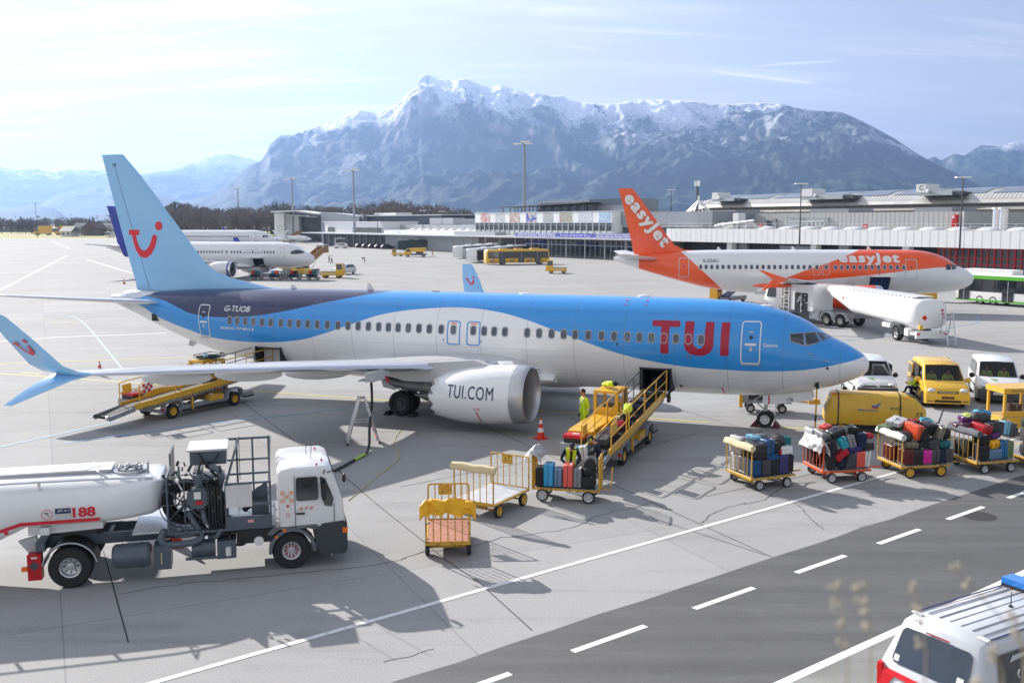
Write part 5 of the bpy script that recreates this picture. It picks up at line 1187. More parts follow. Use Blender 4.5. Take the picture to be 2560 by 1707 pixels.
ORG=mat('airline_orange',hx('#f0571c'),.28,var=.03,coat=.6); DBL=mat('tail_dark_blue',hx('#15309a'),.3,var=.05,coat=.5)
def jet(A,L,fm,finm,wletm,nacm,wins,doors,cw=None,k=1.0,chordm=WINGG,detail=True,eng=True,exits=(),hold=None):
    st=[(x*L/33.8 if x>7 else x,a,b_,c,d) for x,a,b_,c,d in SA]; sec=section_fn(st); sf=surf_fn(sec)
    fuselage(A,sec,L,[fm],(hold,) if hold else (),nseg=48,dx=.8)
    q=L/33.8
    fin_part(A,[(x*q,z) for x,z in ((25.2,5.72),(27.0,5.85),(28.0,6.35),(31.0,10.4),(31.9,11.6),(32.1,11.76))],[(x*q,z) for x,z in ((31.7,5.2),(31.9,5.7),(32.0,6.3),(33.0,10.4),(33.35,11.6),(33.4,11.76))],.055,finm)
    for s_ in (1,-1):
        winform(A,[(.5,29.3*q,32.6*q,4.95,.09),(6.2,32.3*q,33.8*q,5.55,.08)],[WINGG,WINGG],'tailplane',sgn=s_,n=16)
        xw=11.2*q
        W=winform(A,[(1.6,xw,xw+6.6,2.35,.13),(5.75,xw+3.0,xw+6.7,2.80,.12),(10.5,xw+5.5,xw+8.4,3.35,.11),(16.6,xw+8.6,xw+10.3,4.0,.10)],[WINGG,WINGLE],'wing',sgn=s_,n=20)
        if wletm=='fence':
            b=MB(); b.prism([(xw+8.8,4.0),(xw+10.1,4.02),(xw+11.2,4.75),(xw+10.9,4.7)],'y',s_*16.55,s_*16.66); b.prism([(xw+8.8,3.98),(xw+10.1,3.96),(xw+10.9,3.1),(xw+10.7,3.1)],'y',s_*16.55,s_*16.66); b.done('wingtip_fence',ORG,W,smooth=False)
        else:
            wl=winform(None,[(16.6,xw+8.6,xw+10.3,4.0,.09,(0,1)),(16.85,xw+8.95,xw+10.45,4.25,.08,(-.8,.5)),(17.1,xw+10.1,xw+11.1,6.3,.06,(-1,.1))],[wletm,wletm],'sharklet',edge=False,sgn=s_,n=14); wl.parent=W
        if eng:
            e=nacelle(A,0,s_*5.75,1.12*k,xw-1.3,xw+3.2,1.75,1.6,[nacm,WINGLE]); b=MB(); b.prism([(xw+.3,2.5),(xw+2.5,3.0),(xw+4.6,2.8),(xw+3.6,2.1),(xw+2.0,2.2)],'y',s_*5.75-.15,s_*5.75+.15); b.done('pylon',WINGG,e)
        gear(A,L*.51,(s_*3.4,s_*4.2),.58,.4,2.3,.12,DGREY,'main_gear')
    gear(A,5.07,(-.25,.25),.38,.2,2.0,.06,WHITE2,'nose_gear')
    b=MB();
    rings=[]
    for x,w_,z0,z1 in ((xw-2,1.6,1.75,2.2),(xw-.5,2.02,1.45,2.6),(xw+2,2.2,1.35,2.95),(xw+6,2.2,1.35,2.95),(xw+9,1.7,1.6,2.4)): rings.append([(x,w_*math.cos(2*PI*i/20),(z0+z1)/2+(z1-z0)/2*math.sin(2*PI*i/20)) for i in range(20)])
    b.loft(rings,0); b.done('belly_fairing',PLW,A)
    zw=4.28
    for x in wins:
        o=decal(ring_bm(rrect(x-.17,x+.17,zw-.23,zw+.23,.12,3),rrect(x-.13,x+.13,zw-.19,zw+.19,.1,3)),side_map(sf,.014),'window',LGREY,A)
        decal(poly_bm([rrect(x-.135,x+.135,zw-.195,zw+.195,.1,3)]),side_map(sf,.010),'pane',PGLASS,o)
    for (x0,x1,z0,z1) in doors: d=door_outline(A,sf,x0,x1,z0,z1,.12,.06,LGREY,.016,'door'); decal(poly_bm([circ((x0+x1)/2,zw+.02,.07,10)]),side_map(sf,.018),'porthole',BLACK,d)
    for (x0,x1) in exits: door_outline(A,sf,x0,x1,3.55,4.65,.12,.045,LGREY,.016,'exit_hatch')
    if cw=='mask':
        decal(poly_bm([[(3.05,4.50),(3.35,4.36),(3.35,4.12),(3.05,3.98),(2.2,4.02),(1.45,4.16),(1.62,4.36),(2.2,4.62),(2.6,4.66)]]),side_map(sf,.014),'cockpit_window',GLASS,A,step=.1,stepx=.15)
    else:
        for p in ([(3.0,4.52),(3.05,4.05),(2.55,4.05),(2.55,4.58)],[(2.45,4.58),(2.45,4.05),(2.05,4.12),(1.85,4.35),(2.1,4.55)],[(1.98,4.53),(1.75,4.36),(1.45,4.30),(1.65,4.40)]):
            decal(poly_bm([p]),side_map(sf,.014),'cockpit_window',GLASS,A,step=.1)
    for x,h in ((9.5*q,.35),(16.5*q,.30),(23.5*q,.25)): b=MB(); b.prism([(x+.35,5.80),(x-.1,5.80),(x+.2,5.86+h),(x+.35,5.86+h)],'y',-.02,.02); b.done('antenna',WHITE2,A,smooth=False)
    return sec,sf
# --- orange and white airliner at the right
EZ=thing('airliner','orange and white airliner with orange tailfin parked at the right behind the tanker','airliner',(43.6,93.0,0),PI-R(5.6))
EZM=ez_mat(); hE=(8.1,9.95,2.0,3.4)
def FE(x,y):   # zoom 3 pixel -> local x,z on the plane near the skin
    u,v=z3(x,y); d=ray(u,v); ca,sa=math.cos(R(5.6)),math.sin(R(5.6)); a=Vector((-ca,sa,0)); s=Vector((-sa,-ca,0)); o=Vector((43.6,93.0,0)); yl=1.9
    t=(yl-(CAM-o).dot(s))/d.dot(s); p=CAM+d*t-o; return p.dot(a),p.z
ew=[FE(x,582)[0] for x in (560,590,621,652,683,715,747,778,810,841,873,905,937,969,1001,1035,1067,1100,1132,1165,1203,1255,1307,1340,1373,1409,1443,1476,1510,1545,1579,1614,1650,1685)]
ex=[FE(1203,590)[0],FE(1255,590)[0]]
sec2,sf2=jet(EZ,33.84,EZM,ORG,'fence',ORG,ew,[(FE(1788,0)[0],FE(1722,0)[0],3.15,5.02),(FE(508,0)[0],FE(450,0)[0],3.30,5.1)],exits=[(x-.33,x+.33) for x in ex],hold=hE,k=1.0)
b=MB(); b.bx(hE[0]-.05,hE[1]+.05,0.6,.7,1.9,3.5); b.bx(hE[0]-.05,hE[1]+.05,.7,1.7,1.85,1.98); b.done('cargo_hold',mat('blue_hold',(.03,.05,.10),.7),EZ,smooth=False)
b=MB(); b.bx(hE[0]-.05,hE[1]+.25,1.95,3.25,3.45,3.58); b.cyl((hE[1]-.6,2.9,3.6),(hE[1]-.6,2.9,4.1),.05,8,1); b.done('cargo_door',[PLW,DSTEEL],EZ,bevel=.03)
b=MB()
for i in range(7): b.bx(hE[0]+.15+i*.24,hE[0]+.18+i*.24,1.72,1.75,2.0,3.35)
for i in range(5): b.bx(hE[0]+.1,hE[1]-.1,1.72,1.75,2.15+i*.26,2.18+i*.26)
b.done('cargo_net',BLUEP,EZ,smooth=False)
# bold rounded lettering
def bolddecal(txt,f,name,m,par,fit,wd=.05,step=None):
    o0=None
    for i,(dx,dz) in enumerate(((0,0),(1,0),(-1,0),(0,1),(0,-1),(.7,.7),(-.7,.7),(.7,-.7),(-.7,-.7))):
        g=lambda u,v,dx=dx,dz=dz,i=i: Vector(f(u+dx*wd,v+dz*wd*.8))+Vector((0,.0012*i,0))
        o=decal(font_bm(txt,1,0,0,1.16),g,name,m,par,fit=fit,step=step)
        if o0 is None: o0=o
        else:
            bm=bmesh.new(); bm.from_mesh(o0.data); bm.from_mesh(o.data); bm.to_mesh(o0.data); bm.free(); bpy.data.objects.remove(o)
    return o0
bolddecal('easyJet',side_map(sf2,.016,FE(1350,0)[0]),'lettering',WHITE2,EZ,(0.06,4.52,FE(1350,0)[0]-FE(1692,0)[0]-.12,1.0),.075,.25)
decal(font_bm('G-EZAU',1,.01),side_map(sf2,.016,FE(584,0)[0]),'registration',NAVYL,EZ,fit=(0,4.70,1.45,.30),step=.2)
tfx=lambda u,v_:(0,0)
def finE(off=.02):
    # text baseline runs down the fin: from (150,195) to (370,470) in the crop
    a0=FE(118,228); a1=FE(335,500); a0=Vector((a0[0],0,a0[1])); a1=Vector((a1[0],0,a1[1])); ex_=(a1-a0); Ln=ex_.length; ex_.normalize(); ey=Vector((-.62,0,.78)); ey=(Vector((-ex_.z*-1,0,0))*0+Vector((ex_.z,0,-ex_.x)));
    if ey.z<0: ey=-ey
    def f(u,v):
        p=a0+ex_*u+ey*v; return (p.x,.24+.02,p.z)
    return f,Ln
ff,Ln=finE(); bolddecal('easyJet',ff,'lettering',WHITE2,EZ,(0,.0,Ln*1.0,1.45),.085)
b=MB(); b.box((31.9,0,3.55),(.5,.5,.4));
b.bm.free()
for y in (7.0,10.8): b=MB(); b.ell((18.6+(y-7)*.45,y,2.85+(y-7)*.07),(1.7,.16,.2),0,12,6); b.done('flap_fairing',ORG,EZ)
b=MB(); b.prism([(5.2,1.05),(4.9,1.05),(4.9,1.55),(5.2,1.55)],'y',.42,.45); nd=b.done('nose_gear_door',PLW,EZ,smooth=False)
b=MB(); b.box((5.9,.55,1.50),(.7,.04,.42)); nd=b.done('nose_gear_door',WHITE2,EZ,smooth=False); decal(font_bm('AU',1,.01),lambda u,z:(6.15-u,.575,z),'small_code',NAVYL,nd,fit=(0,1.4,.45,.25))
# --- white airliner with blue tail at the left (nose to the right)
def P_at(un,Yn,ut,Yt):
    a=Vector((XY(un,600,Yn),Yn,0)); c=Vector((XY(ut,600,Yt),Yt,0)); d=c-a; return a,math.atan2(d.y,d.x),d.length
a_,h_,l_=P_at(723,149.5,246,157.5); k_=l_/37.57
S1=thing('airliner','plain white airliner with dark blue tail seen behind the big tailfin','airliner',a_,h_,scale=k_)
wS=[37.57*(1-(x-(-1180))/(1720+1180)) for x in ()]
def FS(x):   # crop x at (480,560)*5.6 -> local x
    u=(480+x/5.6)/KS; d=ray(u,625/KS); dv=Vector((math.cos(h_),math.sin(h_),0)); n_=Vector((-dv.y,dv.x,0));
    o=a_+n_*1.9*k_*1; t=(n_.dot(o))/(n_.dot(Vector((d.x,d.y,0)))); p=Vector((d.x,d.y,0))*t-a_; return p.dot(dv)/k_
win=[FS(x) for x in list(range(1142,530,-42))+[485,420]+list(range(372,60,-41))]; win+= [win[-1]+.54*i for i in range(1,18)]
hS=(FS(1065),FS(930),2.0,3.35); hS=(8.0,9.85,2.0,3.35)
SM=mat('greyish_white_livery',(.74,.75,.77),.25,var=.02,coat=.6)
s3,f3=jet(S1,37.57,SM,DBL,DBL,mat('nacelle_white',(.73,.74,.76),.3,coat=.5),win,[(FS(1285),FS(1200),3.15,5.0)],cw='mask',k=1.12,exits=[(FS(440),FS(400)),(FS(505),FS(465))],hold=hS)
b=MB(); b.bx(7.9,9.95,.6,.7,1.9,3.45); b.bx(7.9,9.95,.7,1.7,1.85,1.98); b.done('cargo_hold',HOLD,S1,smooth=False)
b=MB(); b.bx(7.9,10.9,1.95,3.3,3.42,3.54); b.done('cargo_door',PLW,S1,bevel=.03)
decal(font_bm('SAS',1,.03,.3),side_map(f3,.014,FS(690)),'faint_lettering',mat('faint_grey',(.66,.67,.69),.3),S1,fit=(0,4.2,4.3,1.3),step=.25)
b=MB(); b.lathe([(37.57*11.2/33.8-.95,1.30),(37.57*11.2/33.8-.75,1.30)],(0,5.75,1.75),'x',36); b.done('blue_ring',DBL,S1)
# --- second white airliner behind it
a_,h_,l_=P_at(637,268,322,276); k_=l_/37.57
S2=thing('airliner','second white airliner with red and blue tail, behind the first white one','airliner',a_,h_,scale=k_)
jet(S2,37.57,SM,mat('red_white_tail',(.55,.08,.10),.3,var=.05),DBL,SM,[6.6+i*.56 for i in range(34)],[(4.2,5.0,3.15,5.0)],k=1.0)
# small jets far behind
def bizjet(label,u,Y,ang,s,group='small jets by the hangar'):
    t=thing('business_jet',label,'jet',(XY(u,560,Y),Y,0),ang,group,s)
    st=[(0,1.7,1.68,.01,1.69),(.3,2.0,1.45,.4,1.7),(1,2.35,1.2,.75,1.75),(2,2.85,1.05,1.0,1.9),(4,3.05,1.0,1.1,2.0),(9,3.0,1.05,1.1,2.0),(12,2.9,1.6,.8,2.2),(15,2.8,2.4,.2,2.6)]
    sc_=section_fn(st); fuselage(t,sc_,15,[PLW],nseg=20,dx=1.5)
    fin_part(t,[(11.5,2.8),(13.6,5.2)],[(14.2,2.7),(15.2,5.2)],.06,PLW)
    for s_ in (1,-1):
        winform(t,[(.8,6,9,1.4,.1),(7.5,9,10,1.8,.1)],[WINGG,WINGG],'wing',sgn=s_,n=12,edge=False); winform(t,[(.1,13.4,15,5.1,.08),(2.8,14.6,15.6,5.2,.08)],[PLW,PLW],'tailplane',sgn=s_,n=10,edge=False)
        b=MB(); b.lathe([(9.6,.45),(10.2,.5),(12.4,.35)],(0,s_*1.5,2.5),'x',14); b.done('engine_nacelle',LGREY,t)
        gear(t,8.5,(s_*1.6,),.3,.2,1.4,.06)
    gear(t,2.2,(0,),.25,.15,1.2,.05); b=MB();
    sf_=surf_fn(sc_); decal(poly_bm([[(2.1,2.75),(1.95,2.3),(1.1,2.25),(1.4,2.5)]]),side_map(sf_,.02),'cockpit_window',GLASS,t,step=.1)
    return t
bizjet('small white jet facing left beyond the two white airliners',559,345,R(-8),1.05)
bizjet('pale small jet standing in front of the hangar glass',716,400,R(196),1.0)
# ================================================================ ROAD VEHICLES (local: +x forward, +y left, z up)
def hull(par,prof,hw,m,belt=None,narrow=.0,edge=.06,name='body',ang=40,cut=None):
    """side profile (x,z) swept across the width with rounded edges and tumblehome above the belt"""
    xs=[p[0] for p in prof]; zs=[p[1] for p in prof]; cx,cz=(min(xs)+max(xs))/2,(min(zs)+max(zs))/2; sx,sz=(max(xs)-min(xs))/2,(max(zs)-min(zs))/2
    b=MB(); rings=[]
    for f,ins in ((-1,1.0),(-1+.25*edge/hw,.42),(-1+edge/hw,.0),(0,-.3),(1-edge/hw,0),(1-.25*edge/hw,.42),(1,1.0)):
        ring=[]
        for x,z in prof:
            y=f*hw
            if belt is not None and z>belt: y*=1-narrow*(z-belt)
            e=ins*edge; ring.append((x-(x-cx)/sx*e,y,z-(z-cz)/sz*e))
        rings.append(ring)
    b.loft(rings,0)
    if cut:
        k=[f for f in b.bm.faces if cut(f.calc_center_median(),f.normal)]; bmesh.ops.delete(b.bm,geom=k,context='FACES')
    o=b.done(name,m,par,ang=ang); return o
def sidepane(par,poly,hw,side,m,belt=None,narrow=0,off=.008,name='window',holes=None):
    b=MB(); V=[]
    for x,z in poly:
        y=hw*(1-(narrow*(z-belt) if belt is not None and z>belt else 0))+off; V.append((x,side*y,z))
    b.quad(*V) if len(V)==4 else b.face([b.bm.verts.new(v) for v in V]); return b.done(name,m,par,smooth=False)
def frontpane(par,p0,p1,w0,w1,m,off=.012,name='windshield',r=0,bulge=.03):
    """p0 lower, p1 upper profile points; w half widths"""
    (x0,z0),(x1,z1)=p0,p1; d=Vector((x1-x0,0,z1-z0)).normalized(); n=Vector((d.z,0,-d.x));
    if n.x*(1 if x0>0 else -1)<0 and abs(n.x)>.2: n=-n
    if r: n=-n
    b=MB(); k=6; V=[]
    A_=Vector((x0,0,z0))+n*off; B_=Vector((x1,0,z1))+n*off
    c=n*bulge; rows=[[p+Vector((0,w*f,0))+c*(1-f*f) for f in (-1,-.6,-.2,.2,.6,1)] for p,w in ((A_,w0),(B_,w1))]
    b.loft(rows,0,False,False,closed=False); return b.done(name,m,par)
VGLASS=mat('tinted_windscreen',(.015,.02,.022),.04,var=.1,alpha=.42,spec=.9)
def smallvan(label,pos,rz,paint,bumper,front_door_open=False,slide_open=False,stripe=None,badge=True,group=None,k=1.0,plate='white'):
    """compact high roof van, seen from the front"""
    t=thing('small_van',label,'van',pos,rz,group,k)
    prof=[(-2.05,.30),(-2.10,.55),(-2.08,1.0),(-2.0,1.60),(-1.85,1.78),(-1.2,1.85),(-.2,1.87),(.45,1.80),(.62,1.74),(1.28,1.14),(1.45,1.06),(1.85,.93),(2.02,.80),(2.10,.62),(2.10,.36),(2.0,.24),(1.2,.22),(-1.9,.22)]
    hw=.90; bd=hull(t,prof,hw,paint,1.0,.17,.10,cut=lambda c,n:.7<c.x<1.25 and 1.2<c.z<1.72 and abs(c.y)<.72)
    b=MB(); b.prism([(1.72,.20),(2.14,.24),(2.16,.50),(2.12,.66),(2.04,.70),(1.9,.66),(1.74,.45)],'y',-.905,.905); bp=b.done('front_bumper',bumper,t,bevel=.04)
    wsl=frontpane(t,(1.27,1.15),(.63,1.735),.84,.70,VGLASS,.004)
    b=MB(); b.beam((1.25,-.55,1.20),(1.0,.1,1.42),.03,.02); b.done('wiper',BLACK,wsl)
    for s in (-1,1):
        for poly in ([(1.02,1.12),(.42,1.12),(.42,1.62),(.56,1.62)],[(.30,1.12),(-.60,1.12),(-.60,1.66),(.30,1.66)],[(-.72,1.12),(-1.80,1.14),(-1.72,1.64),(-.72,1.66)]):
            if slide_open and s==-1 and poly[0][0]==.30: continue
            sidepane(t,poly,hw,s,GLASS,1.0,.17)
        b=MB(); b.ell((1.97,s*.66,.80),(.15,.19,.10),0,14,8,Matrix.Rotation(R(-s*32),3,'Z')); b.done('headlight',HEAD,t)
        b=MB(); b.ell((.98,s*1.05,1.14),(.07,.13,.12),0,10,6); b.beam((.98,s*.82,1.1),(.98,s*1.0,1.12),.04,.04); b.done('wing_mirror',paint if paint is YELV else BLACK,t)
        for x in (-1.32,1.30): wheel(t,x,s*.80,.31,.20,side=s,spokes=5)
        b=MB();
        for x in (-1.32,1.30): b.prism([(x+.38*math.cos(R(a)),.30+.38*math.sin(R(a))) for a in range(-10,200,15)],'y',s*.895,s*.906)
        b.done('wheel_arch',BLACK,t,smooth=False)
        b=MB(); b.bx(-1.5,.95,s*.905-.005,s*.905+.012,.62,.69); b.done('side_moulding',BLACK,t,smooth=False)
    b=MB(); b.bx(2.13,2.165,-.26,.26,.45,.56,0);
    pl=b.done('number_plate',[WHITE2] if plate=='white' else [BLACK],bp,smooth=False)
    decal(font_bm('S-837 NR' if plate=='white' else 'S 204',1),lambda u,z:(2.17,u,z),'plate_text',DGREY if plate=='white' else ORL,pl,fit=(-.19,.475,.40,.06))
    b=MB(); b.bx(2.15,2.165,-.55,.55,.30,.40); b.done('grille',BLACK,bp,smooth=False)
    if badge=='diamond':
        b=MB(); b.bx(2.07,2.12,-.75,.75,.72,.80,1);
        dm=[(0,.11),(.075,0),(0,-.11),(-.075,0)]; b.prism([(y,.80+z) for y,z in dm],'x',2.11,2.16,0); b.done('emblem',[ALU,DGREY],t,smooth=False)
        for sgn in (1,-1):
            pass
        mp=lambda u,v:(1.50+.30*v-.0,u,1.045-.12*v+.02)
        decal(poly_bm([[(-.30,.1),(-.02,.75),(-.12,.35),(.02,.15)]]),lambda u,v:(1.45+.38*v,u*1.2,1.085-.13*v),'leaf_mark',GREEN,t)
        decal(poly_bm([[(-.5,0),(.15,.22),(.62,.02),(.15,.10)]]),lambda u,v:(-.9+v*3,u,1.885),'roof_leaf_mark',mat('leaf_green',hx('#9fc9a0'),.5),t)
    elif badge=='bar':
        b=MB(); b.bx(2.06,2.115,-.42,.42,.70,.78,1); b.bx(2.11,2.13,-.36,.36,.73,.755,0); b.done('emblem',[ALU,BLACK],t,smooth=False)
        b=MB()
        for s in (-1,1): b.bx(2.05,2.135,s*.50 if s>0 else -.80,.80 if s>0 else -.50,.52,.55); b.bx(2.08,2.15,s*.62 if s>0 else -.84,.84 if s>0 else -.62,.33,.40)
        b.done('fog_lamp_slot',BLACK,t,smooth=False)
        b=MB()
        for i in range(6): b.beam((-1.6,-.5+i*.2,1.862),(.2,-.5+i*.2,1.885),.03,.012)
        b.done('roof_rib',paint,t,smooth=False)
    b=MB(); b.bx(-1.6,.9,-.7,.7,.35,.45); b.bx(1.0,1.2,-.7,.7,.9,1.12)
    b.done('cabin_floor',DGREY,t,smooth=False); b=MB(); b.bx(-.35,-.25,-.8,.8,.4,1.65); b.done('cabin_wall',BLACK,t,smooth=False)
    if front_door_open:
        d=MB(); P=[(0,.42),(-.1,1.05),(-.05,1.12),(-.42,1.62),(-.95,1.62),(-1.0,.36)]; d.prism(P,'y',-.03,.03); dr=d.done('front_door',paint,t,smooth=False); dr.location=(1.02,.92,0); dr.rotation_euler[2]=R(-62)*-1*-1
        d=MB(); d.prism([(-.18,1.12),(-.48,1.54),(-.88,1.54),(-.90,1.10)],'y',-.04,.04); d.done('window',GLASS2,dr,smooth=False)
        d=MB(); d.bx(-.95,-.05,-.045,.045,.60,.68); d.done('side_moulding',BLACK,dr,smooth=False)
        dr.rotation_euler[2]=R(-118+180)
        b=MB(); b.bx(.02,.95,.88,.903,.45,1.62); b.done('door_opening',BLACK,t,smooth=False)
    if slide_open:
        b=MB(); b.bx(-.60,.30,-.903,-.86,.38,1.66); b.done('door_opening',BLACK,t,smooth=False)
        b=MB(); b.prism([(-1.75,.40),(-.72,.40),(-.72,1.60),(-1.70,1.60)],'y',-.985,-.935); sd=b.done('sliding_door',paint,t,bevel=.03); sidepane(sd,[(-.8,1.12),(-1.62,1.12),(-1.58,1.52),(-.8,1.52)],.985,-1,GLASS)
    return t
def vplace(L,Rr,front=2.0,half=.80):
    """front wheel contact points (image left, image right) of a vehicle facing the camera -> origin, heading"""
    a,c=G(*L),G(*Rr); d=(c-a); h=math.atan2(-d.x,d.y)  # heading perpendicular
    hd=Vector((d.y,-d.x,0)).normalized()
    if hd.y>0: hd=-hd
    mid=(a+c)/2; return mid,math.atan2(hd.y,hd.x)
r7=lambda x,y:D5(x,y,4.9,2080,860)
WV=mat('white_van_paint',(.78,.79,.79),.25,var=.02,coat=.7); DB_=mat('bumper_grey',(.045,.05,.06),.5,var=.1)
def vanpos(l,r): m,h=vplace(r7(*l),r7(*r)); return (m-Vector((math.cos(h),math.sin(h),0))*1.30,h)
# heading from rear wheel to front wheel on the visible side
def van2(fw,rw,wb=2.62,half=.80):
    a,c=G(*r7(*fw)),G(*r7(*rw)); d=(a-c).normalized(); h=math.atan2(d.y,d.x); left=Vector((-d.y,d.x,0)); mid=a+left*half-d*1.30; return mid,h
v1p,v1h=van2((295,672),(95,515)); V1=smallvan('white van with green leaf marks and its driver door open beside the blue nose',v1p,v1h,WV,DB_,front_door_open=True,badge='diamond',k=1.02)
v2p,v2h=van2((1135,745),(950,585)); V2=smallvan('yellow van with its side door slid open, between the two white vans',v2p,v2h,YELV,YELV,slide_open=True,badge='bar',plate='black',k=1.05)
v3p,v3h=van2((1790,690),(1672,522)); V3=smallvan('white van with green leaf marks at the far right behind the yellow tug',v3p,v3h,WV,DB_,badge='diamond',k=1.05)
# ---------------------------------------------------------------- fuel lorry in the left foreground
fwp=G(*z4(1808,1045)); rwp=G(*z4(440,1165)); dv=(fwp-rwp).normalized(); TH=math.atan2(dv.y,dv.x)
FT=thing('tanker_truck','white fuel tanker lorry with grey pump gear behind its cab, number 188 on the tank','truck',rwp,TH)
TW=2.45   # local: y=0 is the near side wheel face, +y away
TG=mat('pump_grey_blue',hx('#55606b'),.4,var=.12,vs=5,coat=.2,dirt=.25); TWH=mat('truck_white',(.80,.80,.80),.25,var=.03,coat=.5,vs=1.2)
# cab
cab=hull(FT,[(4.86,1.02),(4.84,2.44),(4.92,2.54),(5.2,2.58),(5.98,2.58),(6.14,2.50),(6.24,2.25),(6.44,1.62),(6.47,1.02)],TW/2,TWH,1.7,.02,.055,'cab'); cab.location=(0,TW/2,0)
b=MB(); b.prism([(6.44,.30),(6.52,.42),(6.52,1.10),(6.42,1.16),(5.90,1.12),(5.76,.94),(5.72,.60),(5.86,.36)],'y',-.02,TW+.02); b.done('bumper',DB_,FT,bevel=.03)
b=MB();
for s,y0,y1 in ((0,-.03,.30),(1,TW-.3,TW+.03)):
    b.loft([[(5.16+r_*math.cos(R(a)),y,.48+r_*math.sin(R(a))) for r_,a in [(.58,q) for q in range(-5,186,19)]+[(.50,q) for q in range(185,-6,-19)]] for y in (y0,y1)],0)
b.done('mudguard',GREYP if False else mat('mudguard_grey',(.13,.14,.16),.45,var=.1),FT)
b=MB(); b.prism([(4.55,.95),(4.72,1.10),(5.75,1.12),(5.9,1.0),(5.7,.98),(5.45,1.06),(4.9,1.06),(4.65,.9)],'y',.0,TW); b.done('sill_panel',mat('mudguard_grey',0),FT,smooth=False)
def tq(par,poly,y,m,name): b=MB(); b.face([b.bm.verts.new((x,y,z)) for x,z in poly]); return b.done(name,m,par,smooth=False)
w1_=tq(FT,rrect(5.28,5.82,1.74,2.34,.06),-.025,GLASS,'side_window'); tq(FT,[(5.87,2.34),(6.00,2.28),(6.20,1.75),(6.15,1.55),(5.98,1.58),(5.90,1.80)],-.025,GLASS,'side_window')
b=MB(); b.bx(5.25,6.22,-.018,-.012,1.03,1.05); b.bx(5.24,5.255,-.018,-.012,1.03,2.40); b.bx(6.20,6.215,-.018,-.012,1.03,1.62); b.done('door_seam',DGREY,FT,smooth=False)
b=MB(); b.bx(5.27,5.48,-.05,-.015,1.40,1.44); b.done('door_handle',BLACK,FT,smooth=False)
wsh=frontpane(FT,(6.42,1.62),(6.17,2.38),1.10,1.02,GLASS,.02); wsh.location=(0,TW/2,0)
b=MB()
for (i,j) in ((0,0),(2,0),(1,1),(0,2),(2,2)): b.bx(4.90+i*.105,4.995+i*.105,-.022,-.012,1.72+(2-j)*.10,1.81+(2-j)*.10)
b.done('check_sticker',mat('peach_sticker',hx('#e8b08a'),.5),FT,smooth=False)
decal(font_bm('AFS',1,0,.45,1.3),lambda u,z:(u,-.024,z),'lettering',SMR,FT,fit=(5.29,1.50,.42,.085));
b=MB(); b.bx(5.05,5.10,-.022,-.012,1.60,1.66); b.done('small_sticker',RED,FT,smooth=False); decal(ring_bm(circ(5.07,1.40,.05,14),circ(5.07,1.40,.038,14)),lambda u,z:(u,-.024,z),'round_sign',SMR,FT)
for x,y in ((5.95,.55),(5.85,1.9),(5.8,.1)): b=MB(); b.ell((x,y,2.62),(.03,.03,.03)); b.done('marker_lamp',RED,FT)
b=MB(); b.tube([(6.05,.0,2.42),(6.30,-.10,2.50),(6.42,-.16,2.40)],.015,6); b.ell((6.45,-.18,2.30),(.05,.09,.12)); b.tube([(6.0,.02,2.48),(5.95,-.12,2.42)],.015,6); b.ell((5.55,-.12,2.20),(.10,.03,.10)); b.bx(5.90,6.0,-.24,-.17,1.78,2.18); b.bx(5.43,5.72,-.16,-.10,2.24,2.36); b.done('mirror',BLACK,FT)
b=MB(); b.bx(6.22,6.50,.1,.2,.80,.90); b.bx(6.40,6.53,-.035,.10,.85,.98); b.done('indicator',ORL,FT,smooth=False); b=MB(); b.bx(4.93,5.02,-.04,-.02,.99,1.05); b.bx(4.74,4.80,-.04,0,.84,.90); b.done('side_marker',ORL,FT,smooth=False)
b=MB(); b.tube([(5.6,1.2,2.6),(5.6,1.2,2.9)],.008,5); b.tube([(5.7,.8,2.6),(5.72,.8,3.0)],.008,5); b.done('aerial',BLACK,FT)
# wheels
RR_=mat('red_hub',(.42,.40,.40),.45,var=.1)
for y,s in ((.15,-1),(TW-.15,1)):
    wheel(FT,5.13,y,.47,.28,side=s,rr=.50,spokes=10)
    wheel(FT,0,y+(.08 if s<0 else -.08),.50,.50,side=s,rr=.50,spokes=8)
for k in range(10):
    a=2*PI*k/10; b=MB(); b.ell((5.13+.135*math.cos(a),.0,.47+.135*math.sin(a)),(.022,.02,.022)); b.done('wheel_nut_marker',RED,FT)
# chassis
b=MB();
for y in (.75,1.65): b.bx(-.75,5.0,y-.05,y+.05,.82,1.08)
for x in (-.6,.8,2.0,3.4): b.bx(x-.05,x+.05,.75,1.65,.84,1.04)
b.bx(-.75,-.55,.15,2.3,.9,1.12); b.done('chassis',TG,FT,smooth=False)
b=MB(); b.bx(-.3,.5,.65,1.75,1.09,1.20); b.cyl((.05,1.2,1.2),(.05,1.2,1.33),.55,20); b.done('fifth_wheel',DGREY,FT)
b=MB(); b.loft([[(r_*math.cos(R(a)),y,.50+r_*math.sin(R(a))) for r_,a in [(.62,q) for q in range(10,171,16)]+[(.57,q) for q in range(170,9,-16)]] for y in (.02,.62)],0); b.done('mudguard',BLACK,FT)
b=MB(); b.loft([[(r_*math.cos(R(a)),y,.50+r_*math.sin(R(a))) for r_,a in [(.625,q) for q in range(10,171,16)]+[(.60,q) for q in range(170,9,-16)]] for y in (-.01,.02)],0); b.done('mudguard_edge',LGREY,FT)
b=MB(); b.bx(-.92,-.62,.0,.28,.27,.88); rb=b.done('red_extinguisher_box',RED,FT,bevel=.03); b=MB(); b.box((-.77,-.004,.62),(.17,.006,.17),0,Matrix.Rotation(R(45),3,'Y')); b.bx(-.83,-.70,-.008,-.002,.80,.84,1); b.done('hazard_mark',[DGREY,WHITE2],rb,smooth=False)
